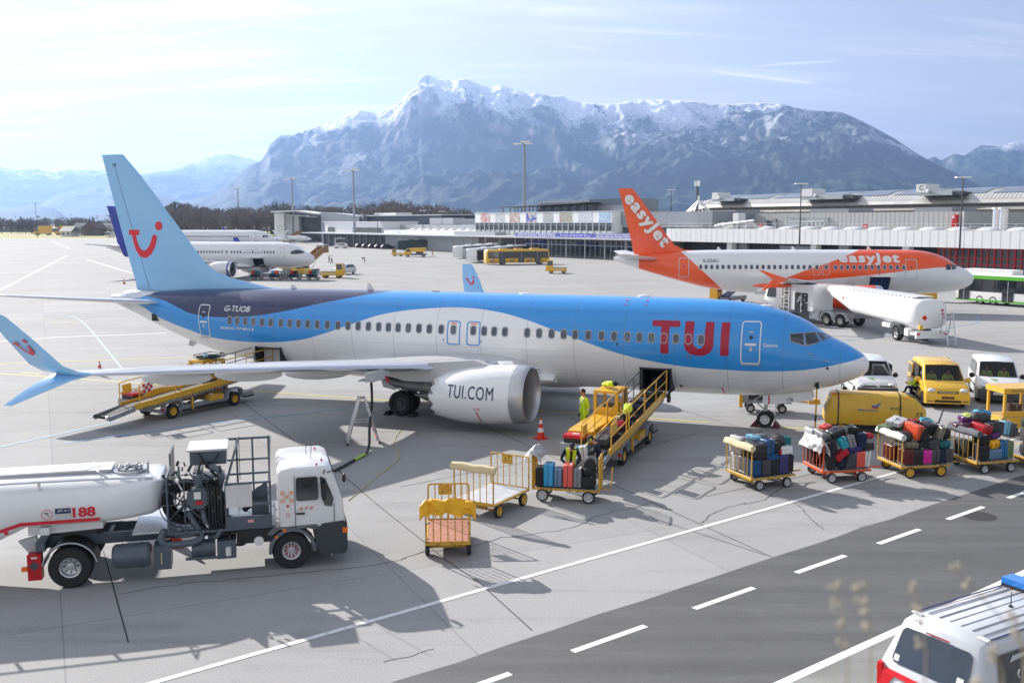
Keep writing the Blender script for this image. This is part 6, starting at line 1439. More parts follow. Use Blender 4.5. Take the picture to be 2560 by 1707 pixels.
b=MB(); b.bx(-1.05,-.93,.0,.1,.50,.60,0); b.done('tail_lamp',ORL,FT,smooth=False)
b=MB(); b.tube([(.93,.22,.62),(1.0,.22,.62),(1.74,.22,.62),(1.81,.22,.62)],[.24,.30,.30,.24],20);
for x in (1.15,1.6): b.lathe([(x-.02,.31),(x+.02,.31)],(0,.22,.62),'x',20)
b.done('air_tank',TG,FT); b=MB(); b.bx(1.88,2.28,-.02,.5,.28,.86); b.done('tool_box',TG,FT,bevel=.02); b=MB(); b.bx(2.05,2.07,-.026,-.021,.42,.70); b.done('level_gauge',mat('sight_glass',hx('#d9cf8a'),.3),FT,smooth=False)
b=MB(); b.cyl((2.75,.35,.62),(3.3,.35,.62),.22,16);
for x in (2.8,2.92,3.04,3.16,3.28): b.lathe([(x-.02,.235),(x+.02,.235)],(0,.35,.62),'x',16)
b.bx(3.35,3.8,.05,.6,.4,.85); b.tube([(2.6,.2,.42),(3.45,.2,.40),(3.5,.2,.8)],.04,8); b.cyl((3.62,.0,.70),(3.62,.0,.5),.07,10,1); b.cyl((4.35,.02,.78),(4.35,.3,.78),.12,16,1); b.done('filter_unit',[TG,WHITE2],FT)
# pump deck: hose reel, filter vessel, pipes, platform
b=MB(); b.bx(2.22,4.75,.1,2.35,1.08,1.14); b.done('deck_plate',TG,FT,smooth=False)
b=MB(); b.bx(2.22,2.26,.0,1.2,1.14,2.55); b.bx(2.22,2.26,1.2,2.3,1.14,2.85); b.done('reel_bulkhead',TG,FT,smooth=False)
b=MB(); b.lathe([(.25,.58),(.28,.60),(.31,.58)],(2.62,0,1.78),'y',32); b.lathe([(.85,.58),(.88,.60),(.91,.58)],(2.62,0,1.78),'y',32)
for k in range(8): a=2*PI*k/8; b.beam((2.62,.28,1.78),(2.62+.58*math.cos(a),.28,1.78+.58*math.sin(a)),.03,.03)
reel=b.done('hose_reel',TG,FT)
b=MB()
for r_ in (.34,.42,.50):
    for y in (.38,.48,.58,.68): b.tube([(2.62+r_*math.cos(2*PI*k/20),y,1.78+r_*math.sin(2*PI*k/20)) for k in range(21)],.042,6)
b.done('coiled_hose',BLACK,reel)
b=MB(); b.cyl((2.95,.10,1.95),(2.95,1.1,1.95),.27,24); b.lathe([(.08,.31),(.13,.31)],(2.95,0,1.95),'y',24); b.cyl((2.95,.3,2.2),(2.95,.3,2.5),.12,12); b.cyl((2.95,.6,1.14),(2.95,.6,1.7),.1,12)
for k in range(12): a=2*PI*k/12; b.cyl((2.95+.29*math.cos(a),.06,1.95+.29*math.sin(a)),(2.95+.29*math.cos(a),.10,1.95+.29*math.sin(a)),.018,6)
vs_=b.done('filter_vessel',TG,FT); b=MB(); b.bx(2.86,3.02,.055,.075,1.94,2.12,0); b.bx(2.9,3.06,.05,.07,1.80,1.9,1); b.done('instruction_plate',[WHITE2,RED],vs_,smooth=False)
def pipe(pts,r,m=TG,nm='pipe'):
    b=MB(); b.tube(catmull(pts,5),r,12);
    for p in (pts[0],pts[-1]): b.ell(p,(r*1.25,)*3,0,10,6)
    return b.done(nm,m,FT)
pipe([(2.12,.15,1.15),(2.05,.12,1.0),(2.15,.10,.86),(2.5,.10,.84),(2.85,.15,.86),(3.0,.25,1.0),(2.85,.3,1.25),(2.72,.35,1.5)],.085)
pipe([(3.05,.2,1.62),(3.1,.15,1.35),(3.25,.2,1.15),(3.3,.3,.95)],.07); pipe([(2.4,.3,1.0),(2.7,.2,1.02),(2.9,.2,1.1)],.06); pipe([(3.3,.5,2.6),(3.45,.4,2.55),(3.5,.4,2.3),(3.5,.5,1.9)],.08); pipe([(3.2,.3,.9),(3.35,.15,.95),(3.45,.15,1.1)],.06)
for i,x in enumerate((3.18,3.25,3.32,3.40,3.47)): pipe([(x,.15,2.25-.03*i),(x+.02,.05,1.9),(x+.02,.06,1.4),(x+.06,.15,1.05)],.028,BLACK,'hose')
pipe([(3.6,.3,1.05),(3.75,.1,.75),(4.0,.1,.72),(4.1,.2,.9)],.03,BLACK,'hose'); pipe([(2.95,.3,2.5),(3.05,.4,2.8),(3.2,.5,2.6)],.03,BLACK,'hose'); pipe([(4.05,.3,1.55),(4.2,.2,1.7),(4.1,.25,1.9)],.06,BLACK,'hose')
b=MB(); b.bx(3.05,3.55,.5,1.4,1.14,2.3); b.bx(2.80,3.0,.9,1.9,1.14,2.4); b.done('pump_housing',BLACK,FT,bevel=.03)
b=MB(); b.bx(2.75,3.62,.75,1.6,2.62,3.0,0); b.prism([(2.70,2.98),(3.66,2.98),(3.66,3.03),(2.70,3.03)],'y',.65,1.75,1); b.done('meter_cabinet',[TG,LGREY],FT,smooth=False)
b=MB(); b.tube([(2.95,.74,2.95),(3.1,.70,2.7),(3.3,.70,2.68),(3.45,.72,2.9)],.02,6); b.done('cable',BLACK,FT)
b=MB()
for k in range(90):
    x=rnd.uniform(2.35,3.6); y=rnd.uniform(.12,1.2); z=rnd.uniform(1.2,2.6); q=Vector((x,y,z)); d=Vector((rnd.uniform(-1,1)*.28,rnd.uniform(-.2,.2),rnd.uniform(-1,1)*.3)); b.tube([q,q+d*.5,q+d],rnd.choice((.012,.02,.035)),6,rnd.choice((0,0,1,2,2,2)))
for k in range(14): b.ell((rnd.uniform(2.9,3.5),rnd.uniform(.1,.5),rnd.uniform(1.2,2.5)),(.045,.045,.06),rnd.randint(0,2),8,5)
b.done('valve_fittings',[TG,ALU,BLACK],FT)
# platform cage
b=MB();
def cage(x0,x1,y0,y1,z0,z1,w=.05):
    for x in (x0,x1):
        for y in (y0,y1): b.bx(x-w/2,x+w/2,y-w/2,y+w/2,z0,z1)
    for z in (z0,(z0+z1)/2,z1):
        for y in (y0,y1): b.bx(x0,x1,y-w/2,y+w/2,z-w/2,z+w/2)
        for x in (x0,x1): b.bx(x-w/2,x+w/2,y0,y1,z-w/2,z+w/2)
cage(3.60,4.66,.12,1.1,1.16,2.25);
for x in (3.85,4.25,4.66): b.bx(x-.025,x+.025,1.9,1.95,1.16,3.0)
b.bx(3.60,4.66,1.9,1.94,2.96,3.02); b.bx(3.60,4.66,1.9,1.94,2.4,2.45); b.beam((3.62,.2,2.25),(3.9,1.9,3.0),.05,.05); b.beam((4.64,.2,2.25),(4.7,1.9,3.0),.05,.05); b.done('platform_rail',TG,FT,smooth=False)
b=MB(); b.bx(3.60,4.22,.08,.10,1.66,2.22); b.done('metal_sheet',ALU,FT,smooth=False); b=MB(); b.bx(3.62,4.66,.1,.14,1.18,1.42); b.prism([(3.7,1.45),(4.6,1.45),(4.6,2.1)],'y',.9,.94); b.done('kick_plate',TG,FT,smooth=False); b=MB(); b.bx(3.68,4.6,.15,1.0,1.17,1.20); b.bx(4.2,4.62,.5,.9,1.2,1.6); b.done('platform_floor',TG,FT,smooth=False)
b=MB(); b.bx(3.82,4.76,.05,2.3,.74,1.07); b.done('side_box',BLACK,FT,smooth=False); b=MB(); b.bx(4.10,4.24,.092,.10,1.25,1.33); b.done('warning_sticker',mat('pink_sticker',hx('#d99a98'),.5),FT,smooth=False)
b=MB(); b.prism([(1.40,1.14),(2.2,1.14),(2.2,1.18),(1.40,1.18)],'y',.15,2.2); b.done('tread_plate',ALU,FT,smooth=False)
b=MB(); b.tube([(3.95,.3,2.3),(3.95,.3,3.4)],.008,5); b.tube([(4.66,.3,2.3),(4.66,.3,3.4)],.008,5); b.done('whip_aerial',BLACK,FT)
# tank (semi trailer)
def tsec(x,hw,zt,zb,cr):
    c=TW/2-.02; P=[]; zs=min(2.02,zb+(zt-zb)*.48)+max(0,x-.79)*.30; zs=min(zs,zt-.04)
    P+= [(x,c-hw*.80,zb),(x,c-hw*.93,zb+.05),(x,c-hw,zb+.16),(x,c-hw,zs)]
    for k in range(1,12): a=PI-PI*k/12; P.append((x,c+hw*math.copysign(abs(math.cos(a))**.8,math.cos(a)),zs+(zt-zs)*math.sin(a)**.85))
    P+= [(x,c+hw,zs),(x,c+hw,zb+.16),(x,c+hw*.93,zb+.05),(x,c+hw*.80,zb)]; return P
b=MB(); rings=[tsec(2.12,.62,2.36,1.75,0),tsec(2.06,.85,2.42,1.66,0),tsec(1.85,1.02,2.47,1.58,0),tsec(1.4,1.15,2.52,1.54,0),tsec(.95,1.22,2.54,1.52,0),tsec(.6,1.25,2.55,1.52,0),tsec(-.9,1.25,2.56,1.52,0),tsec(-1.6,1.25,2.57,1.20,0),tsec(-2.6,1.25,2.58,.88,0),tsec(-7,1.25,2.6,.88,0)]
b.loft(rings,0); tk=b.done('tank',TWH,FT,ang=50)
b=MB(); b.tube(catmull([(1.9,.45,2.45),(1.2,.3,2.52),(.4,.22,2.56),(-1,.2,2.58),(-4,.2,2.60)],4),.03,8); b.tube([(.9,.3,2.54),(.7,.2,2.74),(.5,.9,2.80),(.55,1.1,2.6)],.025,8)
for x in (-.6,-2.4): b.bx(x-.03,x+.03,.18,.23,2.36,2.58)
b.tube([(-4,.82,2.66),(.3,.82,2.65),(.7,.8,2.75)],.02,8); b.done('walkway_rail',ALU,tk); b=MB(); b.bx(-6,.9,.9,1.7,2.55,2.62); b.done('walkway',LGREY,tk,smooth=False)
b=MB(); b.cyl((1.3,1.1,2.44),(1.3,1.1,2.56),.42,24); b.cyl((1.3,1.1,2.56),(1.3,1.1,2.60),.30,20)
for k in range(7): a=2*PI*k/7; b.ell((1.3+.25*math.cos(a),1.1+.2*math.sin(a),2.62),(.05,.03,.035)); b.beam((1.3,1.1,2.62),(1.3+.35*math.cos(a),1.1+.3*math.sin(a),2.63),.02,.03)
b.cyl((1.75,.9,2.45),(1.75,.9,2.75),.025,8); b.tube([(1.0,.7,2.62),(1.3,.8,2.72),(1.6,1.0,2.62)],.02,6); b.done('manhole_cover',STEEL,tk)
def tside(x,z,off=.012):
    c=TW/2-.02; zt,zb=2.85,(1.50 if x>-.9 else 1.18 if x>-1.6 else .9)
    q=abs((z-(zt+zb)/2)/((zt-zb)/2)); ss=min(q,.999)**(1/.62); y=c-1.25*max(1-ss*ss,0)**(.31) if x<.9 else c-1.245*max(1-ss*ss,0)**.31; return (x,y-off,z)
RS=mat('red_stripe_paint',hx('#d0182a'),.35,var=.04)
decal(poly_bm([[(-4.5,.98),(-1.5,1.55),(-1.0,1.70),(.70,1.70),(.76,1.66),(.70,1.62),(-.98,1.62),(-1.5,1.47),(-4.5,.9)]]),lambda x,z:(x,-.060,z),'red_stripe',RS,tk,stepx=.25)
decal(font_bm('188',1,.035),lambda x,z:(x,-.062,z),'number',RS,tk,fit=(.14,1.74,.50,.24));
pl=MB(); pl.bx(-.24,.10,-.066,-.058,1.86,1.98,0); pl.bx(-.24,.10,-.066,-.058,1.72,1.85,1); pn=pl.done('fuel_plate',[NAVYL,LGREY],tk,smooth=False); decal(font_bm('JET A-1',1,.02,.2),lambda x,z:(x,-.068,z),'lettering',WHITE2,pn,fit=(-.19,1.89,.26,.06))
decal(ring_bm(circ(-.42,1.85,.13,24),circ(-.42,1.85,.105,24)),lambda x,z:(x,-.062,z),'no_smoking_sign',mat('pale_red',hx('#dd9a98'),.5),tk); b=MB(); b.beam((-.47,-.064,1.90),(-.36,-.064,1.80),.02,.004); b.bx(-.47,-.38,-.066,-.06,1.88,1.90); b.done('sign_bar',DGREY,tk,smooth=False)
b=MB(); b.bx(-1.35,-1.26,-.066,-.058,1.44,1.52); b.done('small_sticker',SMR,tk,smooth=False)
b=MB(); b.prism([(-.9,1.30),(.75,1.36),(.75,1.52),(-.9,1.55)],'y',.2,2.2); b.bx(-.6,-.4,.0,.2,1.35,1.52); b.done('tank_subframe',WHITE2,tk,smooth=False)
b=MB(); b.prism([(-1.15,1.15),(-.75,1.25),(-.66,.55),(-.72,.55)],'y',.3,.42); b.done('landing_leg',LGREY,tk,smooth=False); b=MB(); b.cyl((-3.2,-.0,.62),(-3.2,.35,.62),.42,24); b.bm.free()
for x in (-4.6,-5.9): wheel(FT,x,.2,.5,.35,side=-1,rr=.5)
for y in (.2,): b=MB(); b.cyl((-2.05,y,1.05),(-1.75,y,1.05),.22,16); b.done('tank_valve',WHITE2,tk)
# ================================================================ BELT LOADERS (local origin: near rear wheel; +x towards the aircraft, +y away from camera side)
def loader(label,pos,rz,pitch,hold_end,frac=1.0):
    t=thing('belt_loader',label,'belt loader',pos,rz,'belt loaders at the blue airliner')
    # conveyor frame
    p0=Vector((-3.3,0,.62)); p1=Vector((-2.0,0,.86)); p2=Vector((6.15,0,hold_end))
    y0,y1=-.02,.92
    def run(a,c,yy,zz,wd,ht,m,nm,par=t): b=MB(); b.beam(a+Vector((0,yy,zz)),c+Vector((0,yy,zz)),wd,ht); return b.done(nm,m,par,smooth=False)
    b=MB()
    for a,c in ((p0,p1),(p1,p2)): b.beam(a+Vector((0,.45,-.02)),c+Vector((0,.45,-.02)),.66,.05)
    b.cyl(p0+Vector((0,.12,-.03)),p0+Vector((0,.78,-.03)),.07,14); b.cyl(p2+Vector((0,.12,-.03)),p2+Vector((0,.78,-.03)),.07,14)
    belt=b.done('conveyor_belt',RUBBER,t)
    b=MB(); b.cyl(p0+Vector((-.02,-.02,-.04)),p0+Vector((-.02,.06,-.04)),.10,16); b.cyl(p0+Vector((-.02,.84,-.04)),p0+Vector((-.02,.92,-.04)),.10,16); b.done('end_roller',ALU,belt)
    for yy in (y0,y1):
        b=MB(); b.beam(p0+Vector((0,yy,-.08)),p1+Vector((0,yy,-.10)),.06,.20); b.done('tail_frame',GREYP,t,smooth=False)
        b=MB(); b.beam(p1+Vector((0,yy,-.02)),p2+Vector((0,yy,-.02)),.06,.24); b.done('side_beam',YEL,t,smooth=False)
        b=MB(); b.beam(p1+Vector((.4,yy,-.22)),p2+Vector((-.5,yy,-.20)),.05,.14); b.done('lower_beam',mat('striped_grey',(.16,.16,.15),.6,var=.4,vs=3),t,smooth=False)
    # hazard stripes on the lower beam (slanted dashes)
    b=MB(); d=(p2-p1);
    for k in range(34):
        f=.12+k*.022; q=p1+d*f+Vector((0,y0-.032,-.20)); b.beam(q,q+Vector((.09,0,.06)),.012,.045)
    b.done('hazard_dash',YEL,t,smooth=False)
    # rails
    def rail(yy,f0,f1,plate=None,m=YEL,h=.86):
        b=MB(); a=p1+d*f0+Vector((0,yy,.08)); c=p1+d*f1+Vector((0,yy,.08)); up=Vector((0,0,h)); r=.024
        b.tube(catmull([a,a+up*.8,a+up+(c-a).normalized()*.12,a.lerp(c,.5)+up,c+up-(c-a).normalized()*.12,c+up*.8,c],4),r,7)
        b.tube([a+up*.5,c+up*.5],r*.85,7)
        n=max(1,int((c-a).length/1.2))
        for k in range(1,n): q=a.lerp(c,k/n); b.tube([q,q+up],r*.85,7)
        o=b.done('guard_rail',m,t)
        return o,a,c
    o,a,c=rail(y0-.02,.03,.26); b=MB(); q=a+Vector((.18,0,.42)); ux=(c-a).normalized(); b.prism([(0,0),(.5,0),(.5,.40),(0,.40)],'y',-.01,.01) ; pl=b.done('rail_plate',YEL,o,smooth=False); pl.location=q; pl.rotation_euler[1]=-math.atan2(ux.z,ux.x)
    if 'rear' in label:
        b=MB()
        for i in range(4):
            for j in range(3):
                if (i+j)%2==0: b.prism([(i*.125,j*.133),(i*.125+.125,j*.133),(i*.125+.125,j*.133+.133),(i*.125,j*.133+.133)],'y',-.02,-.012)
        b.done('red_check_mark',RED,pl,smooth=False); b=MB(); b.prism([(0,0),(.5,0),(.5,.4),(0,.4)],'y',-.0118,-.0105); b.done('white_check_ground',WHITE2,pl,smooth=False)
    rail(y0-.02,.30,.56); rail(y0-.02,.57,.99)
    o,a,c=rail(y1+.02,.0,.36); b=MB(); b.beam(a+Vector((.15,0,.55)),a+Vector((.6,0,.60)),.02,.4); b.done('rail_plate',YEL,o,smooth=False); rail(y1+.02,.37,.62); rail(y1+.02,.66,.96,m=DGREY)
    # chassis
    b=MB();
    for yy in (.12,1.75): b.bx(-.7,4.6,yy-.06,yy+.06,.34,.50)
    for x in (-.6,1.2,2.6,4.4): b.bx(x-.06,x+.06,.1,1.8,.34,.46)
    b.bx(4.1,4.75,-.02,1.95,.38,.55); b.done('chassis',GREYP,t,smooth=False)
    b=MB(); b.bx(4.2,4.8,-.03,1.97,.30,.38); b.bx(.55,3.2,-.02,.06,.22,.30); b.done('rubber_bumper',BLACK,t,smooth=False)
    for x in (0,3.6):
        for yy,s in ((.08,-1),(1.80,1)):
            wheel(t,x,yy,.33,.22,YEL,side=s,rr=.55,spokes=6)
            b=MB(); b.loft([[(x+.46*px_,y,.0+pz_) for px_,pz_ in ((-1.1,.42),(-.95,.78),(-.6,.86),(.6,.86),(.95,.78),(1.15,.42),(1.0,.42),(.85,.72),(.5,.80),(-.5,.80),(-.85,.72),(-1.0,.42))] for y in (yy-.14,yy+.14)],0); b.done('mudguard',GREYP,t,smooth=False)
    b=MB(); b.bx(-.52,-.48,-.06,.2,.30,.62,0); b.done('rear_panel',GREYP,t,smooth=False); b=MB(); b.bx(-.55,-.50,-.04,.07,.42,.52,0); b.bx(-.55,-.50,.07,.12,.42,.52,1); b.done('tail_lamp',[REDL,ORL],t,smooth=False)
    b=MB(); b.bx(2.1,2.9,.0,.35,.45,.72); b.done('hydraulic_box',YEL,t,bevel=.02); b=MB(); b.bx(1.05,1.12,-.04,.04,.25,.85); b.done('prop',YEL,t,smooth=False)
    b=MB(); b.beam((1.2,.45,.45),(3.2,.45,1.05),.10,.12); b.beam((2.6,.45,.45),(1.0,.45,.85),.08,.08); b.cyl((2.8,.3,.5),(3.5,.3,1.1),.06,10); b.done('lift_arm',DSTEEL,t)
    b=MB(); b.tube([(5.9,y0-.1,hold_end-.15),(6.1,y0-.15,hold_end+.1),(6.2,y0-.12,hold_end-.1)],.05,8); b.cyl((6.1,y0-.18,hold_end-.25),(6.1,y0-.08,hold_end-.25),.16,14); b.done('bumper_wheel',BLACK,t)
    # body with cab (y 1.05..1.95)
    b=MB(); b.prism([(-.45,.95),(-.45,1.20),(.2,1.24),(2.7,1.24),(2.7,.5),(3.2,.5),(3.2,.62),(4.0,.62),(4.0,1.25),(4.15,1.25),(4.15,.45),(.6,.45),(.6,.9)],'y',1.05,1.97); b.done('engine_cover',YEL,t,bevel=.03)
    b=MB(); b.bx(-.47,-.455,1.12,1.9,.98,1.10); b.done('cover_label',mat('pale_label',(.55,.53,.40),.6),t,smooth=False)
    b=MB(); b.bx(-1.35,-.5,1.05,1.95,.5,.92); b.done('grey_step',GREYP,t,bevel=.04);
    cb=MB(); X0,X1,Z0,Z1=2.72,3.95,1.2,2.07
    for x in (X0,X1):
        for y in (1.08,1.94): cb.bx(x-.075,x+.075,y-.06,y+.06,Z0,Z1)
    cb.bx(X0-.06,X1+.06,1.02,2.0,Z1-.03,Z1+.07);
    for y in (1.08,1.94): cb.bx(X0,X1,y-.045,y+.045,Z0-.02,Z0+.22)
    for x in (X0,X1): cb.bx(x-.045,x+.045,1.08,1.94,Z0-.02,Z0+.30)
    cab=cb.done('cab',YEL,t,bevel=.015)
    for nm,(a,c,e,f) in dict(r=((X0-.0,1.14,Z0+.24),(X0,1.88,Z0+.24),(X0,1.88,Z1-.06),(X0,1.14,Z1-.06)),l=((X0+.08,1.07,Z0+.24),(X1-.08,1.07,Z0+.24),(X1-.08,1.07,Z1-.06),(X0+.08,1.07,Z1-.06))).items():
        b=MB(); b.quad(a,c,e,f); b.done('cab_window',GLASSC,cab,smooth=False)
    b=MB(); b.lathe([(-.02,.15),(.02,.15)],(3.55,1.5,1.50),'x',16); b.bx(3.0,3.35,1.3,1.75,1.22,1.6); b.done('seat_and_wheel',BLACK,cab)
    return t,p1,d
GLASSC=mat('clear_cab_glass',(.05,.06,.06),.05,var=.1,alpha=.35,spec=.7)
lf=G(*z5(1550,725)); lr=G(*z5(1728,578)); dl=(lr-lf).normalized(); LH=math.atan2(dl.y,dl.x)
LD1,lp1,ldd=loader('yellow belt loader loaded with bags, rising to the open front hold',lf,LH,0,1.62)
w1=G(399,961); w2=G(536,932); dk=(w2-w1).normalized(); KH=math.atan2(dk.y,dk.x)
LD2,_,_=loader('empty yellow belt loader with a red check plate under the rear hold',w1,KH,0,1.55)
b=MB(); b.bx(3.0,3.9,1.15,1.9,2.2,2.30); b.tube([(2.9,1.1,2.22),(2.9,1.1,2.36),(4.0,1.1,2.40),(4.0,1.9,2.40),(2.9,1.9,2.36),(2.9,1.9,2.22)],.02,6); b.done('roof_rack',BLACK,LD2,smooth=False); b=MB(); b.ell((3.0,1.2,2.38),(.13,.13,.10)); b.done('beacon',mat('beacon_blue',hx('#9cc8e8'),.15),LD2)
def onl(t,x,y,z): return t.matrix_basis@Vector((x,y,z))
bpy.context.view_layer.update()
def tool_case(label,P,rz):
    t=thing('tool_case',label,'tool case',P,rz,'red lidded tool cases on the loaders'); b=MB(); b.bx(-.26,.26,-.36,.36,0,.16); b.done('case_base',BLACK,t,bevel=.03); b=MB(); b.bx(-.27,.27,-.38,.38,.165,.28); b.done('lid',RED,t,bevel=.04); b=MB(); b.bx(-.05,.05,-.12,.12,.28,.30); b.done('handle',WHITE2,t,smooth=False); return t
tool_case('red lidded black case on the grey step of the front loader',onl(LD1,-.95,1.5,.92),LH); tool_case('red lidded case on the grey step of the rear loader',onl(LD2,-.95,1.5,.92),KH)
# ================================================================ SUITCASES AND BAGS
CC={'black':(.018,.018,.02),'dark grey':(.06,.06,.065),'grey':(.20,.21,.22),'silver':(.50,.51,.53),'navy':hx('#16233f'),'blue':hx('#1b6fa3'),'dark blue':hx('#164a75'),'steel blue':hx('#5f7f9e'),'light blue':hx('#7fb8d0'),'turquoise':hx('#1f9fb0'),'red':hx('#b3202c'),'dark red':hx('#5e0f1c'),'coral':hx('#e0584c'),'orange':hx('#e4582e'),'purple':hx('#5b2a66'),'violet':hx('#2f2a6a'),'plum':hx('#5a3347'),'pink':hx('#d4249a'),'teal':hx('#1a6b74'),'olive green':hx('#5e6e50'),'lime':hx('#c5dd6a'),'khaki':hx('#7a7560'),'white':(.70,.70,.71),'yellow':hx('#e8ab12'),'brown':hx('#3a2420'),'green':hx('#70865a'),'sky blue':hx('#2f9cd0')}
def bagmat(c,kind): return mat('bag_%s_%s'%(c.replace(' ','_'),kind),CC[c],.32 if kind=='hard' else .8,var=.10 if kind=='hard' else .2,vs=6,bump=0 if kind=='hard' else .3,bs=30,coat=.3 if kind=='hard' else 0)
def bag(kind,c,w,d,h,P,rz=0,tilt=(0,0),label='',group=None):
    """w along x, d along y, h up; kind hard/soft/duffel/pack"""
    nm={'hard':'suitcase','soft':'suitcase','duffel':'duffel_bag','pack':'backpack'}[kind]
    t=thing(nm,label,{'suitcase':'suitcase','duffel_bag':'duffel bag','backpack':'backpack'}[nm],P,0,group); t.rotation_euler=(tilt[0],tilt[1],rz)
    m=bagmat(c,'hard' if kind=='hard' else 'soft'); b=MB()
    if kind in('hard','soft'):
        r=min(w,d,h)*(.13 if kind=='hard' else .10)
        b.bx(-w/2,w/2,-d/2,d/2,.03,h); bmesh.ops.bevel(b.bm,geom=b.bm.edges[:],offset=r,segments=3,affect='EDGES',profile=.6)
        o=b.done('shell' if kind=='hard' else 'body',m,t)
        b=MB()
        if kind=='hard':
            ax=0 if w>d else 1
            n=5
            for k in range(n):
                if ax==0:
                    x=-w/2+w*(k+1)/(n+1); b.bx(x-.012,x+.012,-d/2-.006,d/2+.006,.10,h-.07)
                else:
                    y=-d/2+d*(k+1)/(n+1); b.bx(-w/2-.006,w/2+.006,y-.012,y+.012,.10,h-.07)
            b.done('rib',m,t,smooth=False)
            b=MB();
            if ax==0: b.bx(-w/2-.004,w/2+.004,-.008,.008,.03,h+.004)
            else: b.bx(-.008,.008,-d/2-.004,d/2+.004,.03,h+.004)
            b.done('zip_seam',BLACK,t,smooth=False)
        else:
            b.bx(-w*.32,w*.32,-d/2-.02,-d/2+.01,.12,h*.62); b.done('pocket',m,t,bevel=.012)
            b=MB(); b.bx(-w/2-.004,w/2+.004,-d*.30,-d*.27,.05,h+.003); b.done('zip_seam',DGREY,t,smooth=False)
        b=MB(); b.tube([(-.08,0,h-.01),(-.07,0,h+.035),(.07,0,h+.035),(.08,0,h-.01)],.012,6); b.done('handle',BLACK,t)
        b=MB(); b.tube([(w/2-.01,0,h*.42),(w/2+.03,0,h*.44),(w/2+.03,0,h*.62),(w/2-.01,0,h*.64)],.011,6); b.done('side_handle',BLACK,t)
        for sx in (-1,1):
            for sy in (-1,1): b=MB(); b.cyl((sx*(w/2-.05)-.015,sy*(d/2-.05),.025),(sx*(w/2-.05)+.015,sy*(d/2-.05),.025),.026,8); b.done('wheel',BLACK,t)
        if rnd.random()<.35: b=MB(); b.beam((.06,-.02,h+.03),(.10,-d*.35,h+.012),.04,.004); b.done('luggage_tag',WHITE2,t,smooth=False)
    elif kind=='duffel':
        rings=[]; n=14
        for f,q in ((-.5,.35),(-.48,.8),(-.40,.98),(-.2,1.02),(0,.99),(.2,1.03),(.40,.97),(.48,.8),(.5,.35)):
            rings.append([(f*w,d/2*q*math.copysign(abs(math.cos(2*PI*k/n))**.75,math.cos(2*PI*k/n)),h/2+h/2*q*math.copysign(abs(math.sin(2*PI*k/n))**.8,math.sin(2*PI*k/n))*(1 if math.sin(2*PI*k/n)<0 else .95)) for k in range(n)])
        b.loft(rings,0); b.done('body',m,t,ang=60)
        for x in (-.2,.2): b=MB(); b.loft([[(x*w-.018,d/2*1.04*math.cos(R(a)),h/2+h/2*1.04*math.sin(R(a))) for a in range(-60,241,20)],[(x*w+.018,d/2*1.04*math.cos(R(a)),h/2+h/2*1.04*math.sin(R(a))) for a in range(-60,241,20)]],0,False,False,closed=False); b.done('strap',BLACK,t)
        b=MB(); b.tube([(-.12,0,h*.98),(-.1,.02,h+.07),(.1,.02,h+.07),(.12,0,h*.98)],.014,6); b.done('handle',BLACK,t)
    else:
        rings=[]; n=14
        for z,q in ((.0,.75),(.04,.95),(h*.4,1.05),(h*.75,.95),(h*.93,.7),(h,.25)):
            rings.append([(w/2*q*math.cos(2*PI*k/n),d/2*q*math.sin(2*PI*k/n),z) for k in range(n)])
        b.loft(rings,0); b.done('body',m,t,ang=60); b=MB(); b.ell((0,-d*.45,h*.35),(w*.33,d*.22,h*.24)); b.done('pocket',m,t)
        for s in (-1,1): b=MB(); b.tube([(s*w*.25,d*.42,h*.85),(s*w*.3,d*.72,h*.6),(s*w*.28,d*.45,h*.15)],.02,6); b.done('strap',BLACK,t)
    return t
